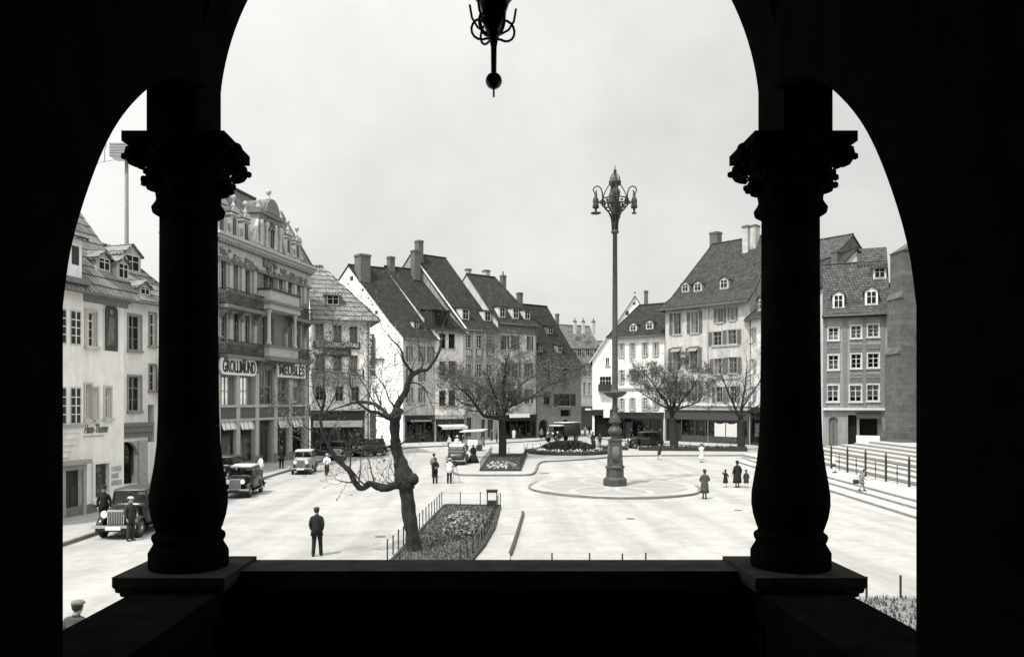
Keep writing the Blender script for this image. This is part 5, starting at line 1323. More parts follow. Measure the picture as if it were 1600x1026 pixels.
# bed three: round mound
c3 = Vector((8.2, 83.5)); ring3 = [(c3.x+4.3*math.cos(R(a)), c3.y+4.6*math.sin(R(a))) for a in range(0, 360, 15)]
bed('flower_bed', 'round flower bed with a dark domed planting ringed by white flowers', ring3, .12, .28)
m = scatter('dark_shrub_mound', mound(8.2, 83.9, 2.9, 3.1, .95, .4), 5200, [LEAFD, M('near_black_leaves', .018, .8, .4, 8)], .15, None, 6); tag(m, 'dark low dome of shrubs in the round flower bed', 'shrubs'); m['kind'] = 'stuff'
def ringf():
    a = random.uniform(0, 6.3); r_ = random.uniform(2.9, 3.5); return (8.2+r_*math.cos(a), 83.6+r_*1.06*math.sin(a), random.uniform(.42, .62))
plants('white flowers ringing the dark shrub mound', ringf, 700, [FLW, FLW, LEAFM], .12, 8, 'flowers', 'white_flowers')
low_fence('low_fence', 'thin low fence behind the round flower bed', [(8.2+4.6*math.cos(R(a)), 83.5+4.9*math.sin(R(a)), .12) for a in range(-10, 200, 15)], .95, wires=(.85,))
# hedge strips
def hedge(label, pts, seed, h=.5, w=1.2):
    t = thing('low_hedge', label, 'hedge', (0, 0, 0)); b = MB(); a, c = Vector(pts[0]), Vector(pts[1])
    d = (c-a).normalized(); nn = Vector((-d.y, d.x))*w
    b.prism([(a.x, a.y, .1), (c.x, c.y, .1), (c.x+nn.x, c.y+nn.y, .1), (a.x+nn.x, a.y+nn.y, .1)], (0, 0, h*.75), LEAFD); b.build('core', t)
    def f():
        q = a.lerp(c, random.random())+nn*random.random(); return (q.x, q.y, .12+h*random.uniform(.2, 1.05))
    scatter('leaves', f, int((c-a).length*150), [LEAFD, LEAFD, LEAFM], .11, t, seed)
hedge('long clipped dark hedge strip under the two right-hand trees', [(16.3, 87.2), (27.6, 85.6)], 3)
hedge('short dark hedge strip behind the lamp post', [(10.5, 88.3), (15.2, 87.7)], 9, .45)
for i, (pa, pb) in enumerate((((16.3, 88.9), (27.8, 87.2)), ((10.6, 89.9), (15.2, 89.4)))):
    low_fence('low_fence', ('low wire fence behind the long hedge strip', 'low wire fence behind the short hedge strip')[i], along([(*pa, .12), (*pb, .12)], 1.5), 1.15, wires=(1.05, .6))
# lawn below the porch, right
LW = [(8.6, 15), (17, 15), (17, 21.7), (10.0, 21.7)]
t = bed('lawn', 'patch of rough lawn below the porch at lower right', LW, .02, .08, edge=False, mat=M('pale_lawn', .16, .95, .4, 6, .3)); t['category'] = 'lawn'
low_fence('low_fence', 'thin low fence along the lawn at lower right', [(x, 21.9, .02) for x in (9.4, 10.32, 11.25, 12.2, 13.15, 14.1)], .66, wires=(.08,))
low_fence('low_fence', 'low posts just showing above the porch parapet right of centre', [(1.95, 25.0, 0), (3.15, 25.2, 0), (4.15, 25.0, 0), (4.9, 25.1, 0)], .68, wires=())
# ================================================================ TREES
BARK = M('plane_bark', .03, .95, .5, 7, .6, kind='plaster', streak=.9, bd=.06); BARK2 = M('dark_twigs', .055, .95, .3, 6); BUD = M('spring_buds', .2, .85, .4, 6); BUDD = M('young_leaves', .05, .85, .4, 6)
class Tree:
    def __init__(s, seed): s.rng = random.Random(seed); s.trunk = MB(); s.twig = MB(); s.bud = MB(); s.nt = 0; s.rough = .03
    def rv(s, k=1): return Vector((s.rng.gauss(0, k), s.rng.gauss(0, k), s.rng.gauss(0, k)))
    def grow(s, p, d, L, r, lev, up=.12, budp=.5, split=(3, 5), buds=2, bs=.05, wild=.35):
        n = 5 if lev > 1 else 4
        pts = [p]; q = p.copy(); d = d.normalized(); dirs = [d]
        for i in range(n):
            d = (d+s.rv(wild*.42)+Vector((0, 0, up))*.5).normalized(); q = q+d*(L/n); pts.append(q.copy()); dirs.append(d)
        rad = [max(.0035, r*(1-.62*i/n)) for i in range(n+1)]
        mb = s.trunk if r > .05 else s.twig
        mb.tube(pts, rad, BARK if r > .05 else BARK2, 7 if r > .05 else (4 if r > .014 else 3), False); s.nt += 1
        if lev <= 0:
            for _ in range(buds):
                if s.rng.random() < budp:
                    c = pts[s.rng.choice((-1, -1, -2))]+s.rv(bs*.7); s.leaf(c, bs)
            return
        for k in range(s.rng.randint(*split)):
            i = s.rng.randint(2, n); ax = dirs[i].orthogonal().normalized(); ax = Matrix.Rotation(s.rng.uniform(0, 6.28), 3, dirs[i]) @ ax
            nd = (dirs[i]*s.rng.uniform(.5, 1.0)+ax*s.rng.uniform(.5, 1.0)).normalized()
            s.grow(pts[i], nd, L*s.rng.uniform(.5, .78), max(.005, rad[i]*s.rng.uniform(.5, .68)), lev-1, up, budp, split, buds, bs, wild)
        s.grow(pts[-1], dirs[-1], L*.6, rad[-1]*.9, lev-1, up, budp, split, buds, bs, wild)
    def leaf(s, c, bs):
        for _ in range(2):
            d = s.rv(); d.normalize(); e = d.orthogonal().normalized()*bs*s.rng.uniform(.5, 1.1); f = d.cross(e).normalized()*bs*s.rng.uniform(.3, .7)
            s.bud.poly([c-e, c-f, c+e, c+f], BUD if s.rng.random() < .45 else BUDD)
    def finish(s, name, label, base, group=None):
        t = thing(name, label, 'tree', base, 0, group); off = Vector(base)
        from mathutils import noise
        for q, v in enumerate(s.trunk.v):
            v = Vector(v); k = s.rough; s.trunk.v[q] = tuple(v+noise.noise_vector(v*2.6)*k+noise.noise_vector(v*8)*k*.45)
        for mb, nm in ((s.trunk, 'trunk'), (s.twig, 'twigs'), (s.bud, 'young_leaves')):
            if not mb.f: continue
            mb.v = [tuple(Vector(v)-off) for v in mb.v]; mb.build(nm, t)
        return t
def catmull(pts, n=4):
    pts = [Vector(p) for p in pts]; out = []
    for i in range(len(pts)-1):
        p0, p1, p2, p3 = [pts[max(0, min(len(pts)-1, j))] for j in (i-1, i, i+1, i+2)]
        for k in range(n):
            t = k/n; out.append(.5*((2*p1)+(-p0+p2)*t+(2*p0-5*p1+4*p2-p3)*t*t+(-p0+3*p1-3*p2+p3)*t*t*t))
    return out+[pts[-1]]
# --- the gnarled plane tree in front
T1 = Tree(21); Y0 = 28.4; T1.rough = .045
def limb(px, r0, r1, seed=1, rough=.08, n=4, rr=None):
    rg = random.Random(seed); P = [wp(x, y, Y0+dy) for x, y, dy in px]; C = catmull(P, n)
    m = len(C)-1; rad = []
    for i in range(len(C)):
        a = r0+(r1-r0)*i/m
        if rr: a = rr(i/m)
        rad.append(.79*a*(1+rg.uniform(-rough, rough)))
    T1.trunk.tube(C, rad, BARK, 16 if r0 > .1 else 8); return C, rad
def trk(t):
    ks = ((0, .42), (.06, .37), (.14, .33), (.3, .31), (.42, .31), (.48, .40), (.54, .46), (.6, .36), (.68, .25), (.8, .22), (1, .2))
    for (a, va), (c, vc) in zip(ks, ks[1:]):
        if t <= c: return va+(vc-va)*(t-a)/(c-a)
    return .2
main, mr = limb([(649, 874, 0), (646, 852, 0), (641, 815, 0), (636, 775, 0), (633, 752, 0), (627, 728, 0), (620, 703, .1), (617, 680, .1), (617, 655, .1)], .4, .2, 2, .06, 7, trk)
for (x, y, rr_) in ((642, 748, .3), (627, 752, .27), (636, 758, .3), (618, 650, .24), (622, 643, .2)): T1.trunk.ball(wp(x, y, Y0-.05), rr_, BARK, 10, (1, .9, .8))
ends = []
def sub(px, r0, r1, lev=3, L=1.3, every=3, seed=1, buds=2, dens=1.0, back=True):
    every = max(2, every-1) if every < 5 else every
    C, rad = limb(px, r0, r1, seed)
    rg = T1.rng
    for i in range(2, len(C)):
        if rg.random() < dens and i % every == 0:
            d = (C[i]-C[i-1]).normalized(); ax = Matrix.Rotation(rg.uniform(0, 6.28), 3, d) @ d.orthogonal().normalized()
            T1.grow(C[i], (d*.5+ax+Vector((0, 0, .35))).normalized(), L*rg.uniform(.6, 1.1), max(.013, min(.034, rad[i]*.42)), lev-1, .2, .7, (2, 4), buds, .038, .45)
    T1.grow(C[-1], C[-1]-C[-2], L*1.1, max(.016, rad[-1]*.9), lev, .2, .7, (2, 4), buds, .038, .45)
# low left limb
sub([(632, 752, 0), (620, 757, -.1), (604, 761.5, -.2), (590, 759, -.2), (578, 755, -.3), (567, 762, -.4), (555, 755, -.5), (546, 735, -.6), (531, 722, -.6), (519, 706, -.7), (508, 686, -.8), (502, 664, -.9), (502, 645, -.9), (506, 618, -1.0), (506, 600, -1.1)], .19, .035, 3, 1.0, 3, 3, dens=.6)
sub([(509, 688, -.8), (495, 676, -1), (484, 670, -1.2), (474, 664, -1.3)], .035, .014, 3, .8, 3, 4)
sub([(519, 706, -.7), (500, 703, -.5), (484, 698, -.3), (472, 690, -.2)], .03, .012, 2, .8, 3, 5)
sub([(502, 655, -.9), (512, 640, -.6), (522, 622, -.3), (528, 600, 0)], .04, .015, 3, 1.2, 3, 6)
sub([(503, 640, -.9), (494, 622, -1.1), (490, 606, -1.2), (493, 590, -1.2)], .035, .012, 3, .75, 3, 7)
sub([(531, 722, -.6), (545, 708, -.9), (557, 703, -1), (575, 701, -.6), (600, 698, -.2), (616, 697, .1)], .045, .06, 1, .8, 6, 8, dens=.3)
# twiggy shoots on the low limb
for x, y in ((575, 755), (590, 757), (606, 760), (556, 750), (622, 752)): T1.grow(wp(x, y, Y0-.25), Vector((T1.rng.uniform(-.3, .5), 0, 1)), 1.0, .012, 2, .2, .7, (1, 3), 2, .045)
# upper limbs
sub([(617, 655, .1), (607, 649, .4), (597, 640, .7), (586, 632, .9), (570, 628, 1.2), (552, 629, 1.4), (540, 634, 1.5), (520, 640, 1.6)], .13, .03, 3, 1.15, 4, 9)
sub([(618, 658, 0), (609, 653, -.4), (600, 650, -.7), (588, 644, -1), (575, 640, -1.2), (560, 627, -1.4), (549, 610, -1.5), (546, 590, -1.5)], .11, .03, 3, 1.1, 4, 10)
sub([(617, 652, .1), (620, 634, .1), (632, 615, .1), (639, 596, .1), (646, 585, .2), (656, 579, .3), (668, 577, .4), (678, 562, .5), (687, 546, .5), (690, 528, .6), (692, 512, .6)], .17, .025, 2, .55, 5, 11, dens=.55)
sub([(645, 585, .2), (637, 574, .0), (629, 563, -.2), (627, 548, -.3), (616, 535, -.4), (604, 520, -.5)], .075, .02, 3, 1.0, 4, 12, dens=.7)
sub([(655, 579, .3), (660, 565, .5), (655, 545, .7), (652, 525, .8)], .05, .016, 2, 1.0, 4, 13)
sub([(618, 640, .1), (610, 628, 0), (606, 615, -.1), (600, 602, -.1), (590, 590, -.2)], .045, .014, 3, 1.1, 3, 14)
sub([(640, 598, .1), (655, 600, .4), (668, 612, .7), (672, 628, .8)], .04, .014, 2, 1.0, 3, 15)
b0 = gp(649, 868)
T1.finish('gnarled_plane_tree', 'big gnarled nearly bare tree with a long low crooked limb, nearest the porch', (b0.x, Y0, 0.1))
def park_tree(label, px, py, trunk_top, tr, limbs, seed, levs=5, BL=1.35, buds=2, bs=.055, up=.1, split=(3, 4), thin=1.0, budp=.8):
    T = Tree(seed); p = gp(px, py); Y = p.y
    top = wp(trunk_top[0], trunk_top[1], Y); C = catmull([p+Vector((0, 0, -.1)), p.lerp(top, .5)+Vector((.05, .1, 0)), top], 5)
    T.trunk.tube(C, [tr*(1.35 if i == 0 else 1-.25*i/len(C)) for i in range(len(C))], BARK, 10)
    for (pts, r0) in limbs:
        Q = [wp(x, y, Y+dy) for x, y, dy in pts]; C = catmull(Q, 4); m = len(C)-1
        rad = [r0*(1-.6*i/m) for i in range(m+1)]; T.trunk.tube(C, rad, BARK, 7)
        for i in range(2, m+1):
            d = (C[i]-C[i-1]).normalized(); ax = Matrix.Rotation(T.rng.uniform(0, 6.28), 3, d) @ d.orthogonal().normalized()
            T.grow(C[i], (d*.6+ax+Vector((0, 0, .3))).normalized(), BL*T.rng.uniform(.7, 1.2), max(.018, rad[i]*.5)*thin, levs-2, up, budp, split, buds, bs)
        T.grow(C[-1], C[-1]-C[-2], BL*1.05, rad[-1]*.9, levs-1, up, budp, split, buds, bs)
    return T.finish('plane_tree', label, (p.x, Y, .1), 'pollarded trees of the square')
park_tree('spreading tree in fuzzy bud, in the middle flower bed', 785, 717, (784, 652), .42,
    [([(784, 655, 0), (772, 652, -.8), (756, 649, -1.5), (744, 634, -2), (733, 618, -2.4), (720, 608, -2.6)], .2), ([(784, 655, 0), (776, 635, 1), (762, 615, 2), (745, 600, 2.5), (730, 592, 3)], .15),
     ([(785, 653, 0), (787, 630, -.5), (786, 605, -.8), (789, 580, -1), (792, 562, -1)], .2), ([(785, 650, 0), (796, 636, -1.5), (812, 628, -2), (830, 621, -2.5), (850, 617, -2.6)], .15),
     ([(786, 645, 0), (800, 620, 1), (815, 600, 1.6), (830, 590, 2.0)], .15), ([(785, 648, 0), (790, 628, 2), (800, 610, 3.5), (806, 592, 4.5)], .13), ([(784, 648, 0), (776, 625, -2), (768, 605, -3), (762, 585, -3.6)], .13),
     ([(744, 634, -2), (728, 632, -2.4), (712, 622, -2.6), (703, 612, -2.6)], .09), ([(830, 621, -2.5), (850, 605, -2.5), (868, 598, -2.4), (880, 592, -2.2)], .08)], 5, 5)
park_tree('dark bushy tree at the left end of the long hedge', 1054, 704, (1050, 652), .5,
    [([(1050, 655, 0), (1043, 632, -.5), (1033, 618, -1), (1024, 604, -1.4), (1015, 592, -1.6)], .18), ([(1050, 652, 0), (1053, 625, .5), (1056, 606, 1), (1058, 586, 1)], .18), ([(1050, 650, 0), (1064, 628, -1), (1075, 614, -1.4), (1085, 600, -1.6)], .16),
     ([(1046, 640, 0), (1028, 630, 1), (1012, 620, 1.5), (1000, 612, 1.8)], .11), ([(1056, 640, 0), (1074, 634, 1), (1088, 628, 1.4), (1097, 618, 1.6)], .1), ([(1050, 648, 0), (1046, 622, 2), (1040, 608, 3), (1036, 596, 3)], .12)], 8, 5, buds=3, bs=.06, up=.1, split=(3, 4), BL=1.2)
park_tree('thin open-branched tree at the right end of the long hedge', 1159, 705, (1158, 655), .4,
    [([(1158, 658, 0), (1150, 640, -.6), (1142, 622, -1), (1134, 604, -1.4), (1128, 590, -1.5)], .15), ([(1158, 655, 0), (1160, 630, .5), (1164, 605, .8), (1166, 582, 1)], .16), ([(1158, 654, 0), (1170, 642, -1), (1185, 634, -1.5), (1200, 628, -2)], .13), ([(1160, 636, 0), (1174, 615, 1), (1186, 598, 1.5), (1194, 580, 2)], .1)], 13, 4, buds=2, bs=.06, up=.2, split=(2, 4), thin=.9, budp=.6, BL=1.8)
# ================================================================ VEHICLES
TYRE = M('tyre_rubber', .02, .9, .2, 10); CHROME = M('chrome_plate', .6, .25, .05, 3, metal=.9, spec=.5); CARG = glass('car_glass', t=.55)
def sections(b, secs, mat, smooth=True):
    """loft of chamfered-rectangle sections along y: (y, halfwidth, z0, z1, corner)"""
    vs = []; fs = []; n = 12
    for (y, w, z0, z1, c) in secs:
        c = min(c, w*.95, (z1-z0)*.48); k = c*.3
        vs += [(-w, y, z0+.02), (-w, y, z1-c), (-w+k, y, z1-k), (-w+c, y, z1), (-w*.3, y, z1+.012), (w*.3, y, z1+.012), (w-c, y, z1), (w-k, y, z1-k), (w, y, z1-c), (w, y, z0+.02), (w-.03, y, z0), (-w+.03, y, z0)]
    for i in range(len(secs)-1):
        for j in range(n): fs.append((i*n+j, i*n+(j+1) % n, (i+1)*n+(j+1) % n, (i+1)*n+j))
    fs.append(tuple(range(n))); fs.append(tuple(reversed(range((len(secs)-1)*n, len(secs)*n))))
    b.faces(vs, fs, mat, smooth)
def wheel(parent, x, y, r=.36):
    w = MB(); w.cylx((x, y, r), r, .15, TYRE, 22); o = w.build('wheel', parent, bevel=.03)
    h_ = MB(); s = 1 if x > 0 else -1
    h_.cylx((x+s*.072, y, r), r*.62, .02, M('wheel_rim', .1, .5, .2, 4), 18); h_.cylx((x+s*.09, y, r), r*.2, .04, CHROME, 12)
    for k in range(10):
        a = 2*math.pi*k/10; h_.tube([(x+s*.085, y+.07*math.cos(a), r+.07*math.sin(a)), (x+s*.085, y+r*.6*math.cos(a), r+r*.6*math.sin(a))], .012, MIDP, 4, False)
    h_.build('rim', o)
def fender(b, x, yc, r, w, mat, a0, a1, out=.09, tail=None):
    n = 12; vs = []; fs = []
    for i in range(n+1):
        a = R(a0+(a1-a0)*i/n); rr = r+.05
        y, z = yc-rr*math.cos(a), r+rr*math.sin(a)*1.02
        for (dx, dz, sc) in ((-w/2, -.04, 1), (-w/2+.03, .012, 1), (0, .03, 1), (w/2-.03, .012, 1), (w/2, -.05, 1)): vs.append((x+dx, y, z+dz))
    if tail: 
        for (dx, dz, sc) in ((-w/2, -.04, 1), (-w/2+.03, .012, 1), (0, .02, 1), (w/2-.03, .012, 1), (w/2, -.05, 1)): vs.append((x+dx, tail[0], tail[1]+dz))
    m = len(vs)//5
    for i in range(m-1):
        for j in range(4): fs.append((i*5+j, i*5+j+1, i*5+6+j, i*5+5+j))
    b.faces(vs, fs, mat, True)
def car(label, x, y, rz, body, roofm, fend=None, hood=None, name='vintage_car', z=0, s=1.0, flat=1.0, open_=False, plate=True):
    fend = fend or body; hood = hood or body
    t = thing(name, label, 'car', (x, y, z), rz, 'old cars parked on the square'); t.scale = (s, s, s)
    b = MB()
    sections(b, [(-.72, .52, .42, 1.17, .16), (-.6, .66, .42, 1.2, .1), (-.5, .70, .4, 1.2, .08), (.9, .70, .4, 1.2, .08), (1.45, .66, .42, 1.18, .12), (1.75, .56, .5, 1.02, .2), (1.88, .45, .6, .85, .15)], body)
    b.build('body', t)
    b = MB(); sections(b, [(-1.78, .30, .5, 1.08, .13), (-1.74, .31, .48, 1.09, .14), (-1.2, .40, .44, 1.14, .16), (-.722, .51, .42, 1.165, .16)], hood); 
    for k in range(9): 
        for sd in (-1, 1): b.box(sd*(.36+.008*k), -1.4+.065*k, .72, sd*(.395+.0085*k), -1.385+.065*k, .95, DARKP)
    b.build('bonnet', t)
    b = MB(); sections(b, [(-.62, .6, 1.63, 1.70, .05), (-.5, .63, 1.65, 1.74, .07), (.6, .645, 1.66, 1.775, .09), (1.25, .61, 1.62, 1.73, .09), (1.48, .54, 1.5, 1.62, .1)], roofm); b.build('roof', t)
    b = MB()
    for sd in (-1, 1):
        for (ya, za, yb, zb) in ((-.6, 1.19, -.55, 1.66), (.32, 1.19, .32, 1.67), (1.2, 1.19, 1.15, 1.64)):
            b.prism([(sd*.685, ya-.035, za), (sd*.685, ya+.035, za), (sd*.62, yb+.035, zb), (sd*.62, yb-.035, zb)], (-sd*.04, 0, 0), body)
        b.prism([(sd*.66, 1.2, 1.19), (sd*.62, 1.62, 1.15), (sd*.53, 1.47, 1.55), (sd*.6, 1.18, 1.64)], (-sd*.04, 0, 0), body)
    b.prism([(-.62, 1.64, 1.14), (.62, 1.64, 1.14), (.53, 1.5, 1.3), (-.53, 1.5, 1.3)], (0, -.03, 0), body)
    b.box(-.64, -.6, 1.185, .64, -.53, 1.225, body); b.box(-.02, -.6, 1.2, .02, -.56, 1.66, body)
    b.build('window_frame', t)
    b = MB()
    b.poly([(-.62, -.585, 1.2), (.62, -.585, 1.2), (.58, -.545, 1.65), (-.58, -.545, 1.65)], CARG); b.poly([(-.48, 1.52, 1.3), (.48, 1.52, 1.3), (.44, 1.46, 1.52), (-.44, 1.46, 1.52)], CARG)
    for sd in (-1, 1): b.poly([(sd*.675, -.55, 1.2), (sd*.675, 1.2, 1.2), (sd*.615, 1.15, 1.65), (sd*.615, -.5, 1.65)], CARG)
    b.build('window', t)
    b = MB(); b.box(-.5, -.1, .8, .5, .12, 1.25, DARKP); b.box(-.55, .8, .8, .55, 1.05, 1.3, DARKP); b.build('seat', t)
    for sd in (-1, 1):
        b = MB(); fender(b, sd*.66, -1.32, .37, .26, fend, -15, 150, tail=(-.72, .36)); b.build('front_fender', t)
        b = MB(); fender(b, sd*.68, 1.3, .37, .24, fend, 20, 190); b.build('rear_fender', t)
        b = MB(); b.box(sd*.55, -.75, .31, sd*.8, .95, .36, fend); b.build('running_board', t)
        b = MB(); b.lathe([(.02, 0), (.1, .05), (.135, .14), (.14, .2), (.13, .21)], (0, 0, 0), CHROME, 14)
        b.v = [(vx+sd*.42, -1.62-vz, .93+vy) for vx, vy, vz in b.v]; hl = b.build('headlight', t)
        b = MB(); b.cylx((sd*.42, -1.835, .93), .125, .012, M('lamp_lens', .75, .15, .05, 4, spec=.6), 14, 1); b.build('lens', hl)
        b = MB(); b.box(sd*.705, .28, .98, sd*.73, .4, 1.0, CHROME); b.build('door_handle', t)
        for yy in (-1.32, 1.3): wheel(t, sd*.66, yy)
    b = MB(); b.box(-.31, -1.815, .47, .31, -1.782, 1.1, CHROME); o = b.build('radiator', t, bevel=.01)
    b = MB()
    for k in range(9): b.box(-.25+.0625*k-.012, -1.835, .53, -.25+.0625*k+.012, -1.8155, 1.03, DARKP)
    b.build('grille', o)
    b = MB(); b.box(-.82, -2.02, .44, .82, -1.97, .55, CHROME); b.box(-.3, -1.97, .47, -.24, -1.78, .53, DARKP); b.box(.24, -1.97, .47, .3, -1.78, .53, DARKP); b.build('bumper', t, bevel=.015)
    b = MB(); b.box(-.28, -2.05, .38, .28, -2.03, .5, WHITE if plate else DARKP); b.build('number_plate', t)
    b = MB(); b.box(-.8, 2.0, .44, .8, 2.05, .54, CHROME); b.box(-.3, 1.85, .47, .3, 2.0, .52, DARKP); b.build('rear_bumper', t)
    b = MB(); b.box(-.5, -1.9, .3, .5, 1.8, .46, DARKP); b.tube([(-.7, -1.32, .36), (.7, -1.32, .36)], .04, DARKP, 6); b.tube([(-.7, 1.3, .36), (.7, 1.3, .36)], .05, DARKP, 6); b.build('chassis', t)
    return t
CB = M('black_car_paint', .012, .25, .15, 3, spec=.5); CG = M('light_grey_car_paint', .22, .4, .1, 3, spec=.5); CR = M('pale_fabric_roof', .42, .8, .1, 5); CD = M('dark_grey_car_paint', .035, .35, .1, 3, spec=.5)
car('black saloon with pale fabric roof standing at the kerb in front of the furniture store', -14.35, 46.7, R(2), CB, CR, plate=False)
car('light grey saloon with pale bonnet, parked beyond the black saloon', -14.2, 61.3, R(5), CG, CR, M('mid_grey_fender', .09, .4, .1, 3), M('pale_bonnet', .42, .4, .1, 3))
car('long black tourer with dark hood nearest on the left, two men standing at it', -14.75, 33.4, R(1), CB, CD, s=1.06, plate=True)
car('black car half hidden behind the left column, on the pavement side', -17.3, 52.6, R(-2), CB, CD, z=.13, plate=False)
car('dark saloon partly hidden behind the branches of the gnarled tree', -14.3, 75.5, R(8), CB, CD, plate=False)
car('dark car beyond the branches in front of the hardware shop', -12.0, 80.2, R(-38), CD, CD, plate=False)
car('dark saloon seen from behind with pale roof, in the middle of the square', -2.75, 68.9, R(178), CD, CR, plate=False, s=1.05)
car('black car standing side-on behind the long hedge, by the dark tree', 18.1, 93.2, R(-82), CB, CD, plate=False, s=1.12)
def truck(label, x, y, rz):
    t = thing('delivery_truck', label, 'truck', (x, y, 0), rz); D = CB
    b = MB(); sections(b, [(-2.9, .36, .75, 1.35, .15), (-2.1, .5, .7, 1.45, .16)], D); b.build('bonnet', t)
    b = MB(); sections(b, [(-2.1, .8, .6, 1.5, .08), (-.95, .85, .6, 1.5, .08)], D); sections(b, [(-2.15, .85, 2.15, 2.3, .08), (-.95, .88, 2.15, 2.32, .08)], CR)
    for sx in (-1, 1):
        for yy in (-2.05, -1.0): b.box(sx*.75, yy-.05, 1.5, sx*.83, yy+.05, 2.15, D)
    b.build('cab', t)
    b = MB(); b.poly([(-.75, -2.08, 1.5), (.75, -2.08, 1.5), (.75, -2.05, 2.15), (-.75, -2.05, 2.15)], CARG); b.build('windscreen', t)
    b = MB(); b.box(-1.0, -.9, .8, 1.0, 2.6, 1.0, D); sections(b, [(-.9, 1.0, 1.0, 2.55, .3), (2.6, 1.0, 1.0, 2.55, .3)], M('dark_canvas', .03, .9, .3, 3, .3)); b.build('canvas_body', t)
    b = MB(); sections(b, [(-.95, .95, 2.56, 2.66, .05), (2.65, .95, 2.56, 2.66, .05)], OFFW); b.build('canvas_top', t)
    for sd in (-1, 1):
        wheel(t, sd*.75, -2.4, .44); wheel(t, sd*.85, 1.7, .46)
        b = MB(); fender(b, sd*.75, -2.4, .46, .3, D, -10, 150, tail=(-1.7, .5)); b.build('front_fender', t)
        b = MB(); b.ball((sd*.45, -2.95, 1.2), .16, CHROME, 10, (1, .7, 1)); b.build('headlight', t)
    b = MB(); b.box(-.36, -2.96, .75, .36, -2.92, 1.4, CHROME); b.box(-.28, -2.98, .8, .28, -2.961, 1.3, DARKP); b.build('radiator', t)
    b = MB(); b.box(-.9, -3.2, .6, .9, -3.14, .72, DARKP); b.build('bumper', t)
truck('dark canvas-sided delivery truck facing left in front of the low grey house', 10.1, 109.5, R(-42))
# vendor cart
t = thing('vendor_cart', 'covered vendor cart with pale canopy and white panel near the kerb', 'cart', (-1.75, 89, 0), R(-15))
b = MB(); b.box(-1.1, -.6, .55, 1.1, .6, 1.25, GREYP); b.box(-.55, -.63, .6, .6, -.603, 1.25, WHITE); b.build('counter', t)
b = MB(); b.prism([(-1.35, -1.0, 2.05), (1.35, -1.0, 2.2), (1.35, 1.0, 2.3), (-1.35, 1.0, 2.15)], (0, 0, .12), OFFW); b.build('canopy', t)
b = MB()
for x in (-1.05, 1.05):
    for y in (-.55, .55): b.box(x-.04, y-.04, .4, x+.04, y+.04, 2.2, DARKP)
b.build('post', t)
for x in (-.8, .8):
    w = MB(); w.cylx((x, -.65, .38), .38, .06, DARKP, 16, 1); w.build('wheel', t)
# ================================================================ PEOPLE
SKIN = M('skin', .28, .6, .05, 8); HAIR = M('dark_hair', .02, .7, .2, 20); BLK = M('black_cloth', .012, .9, .3, 12); DRK = M('dark_wool', .03, .95, .3, 12); GRY = M('grey_tweed', .055, .95, .3, 14); LGT = M('light_cloth', .5, .9, .15, 10); WHT = M('white_cloth', .75, .9, .08, 10); MIDC = M('mid_cloth', .16, .9, .3, 14); SHOE = M('shoe_leather', .012, .4, .2, 9)
DEF = dict(pel=(0, 0, .93), wai=(0, .01, 1.1), che=(0, 0, 1.3), nek=(0, .01, 1.45), ne2=(0, 0, 1.51), hea=(0, -.025, 1.575), he2=(0, -.015, 1.66), top=(0, .005, 1.72),
           lsh=(.17, 0, 1.41), lel=(.235, .03, 1.13), lwr=(.225, -.06, .9), rsh=(-.17, 0, 1.41), rel=(-.235, .03, 1.13), rwr=(-.225, -.06, .9),
           lhi=(.09, 0, .88), lkn=(.1, -.02, .49), lan=(.105, .02, .09), rhi=(-.09, 0, .88), rkn=(-.1, -.02, .49), ran=(-.105, .02, .09))
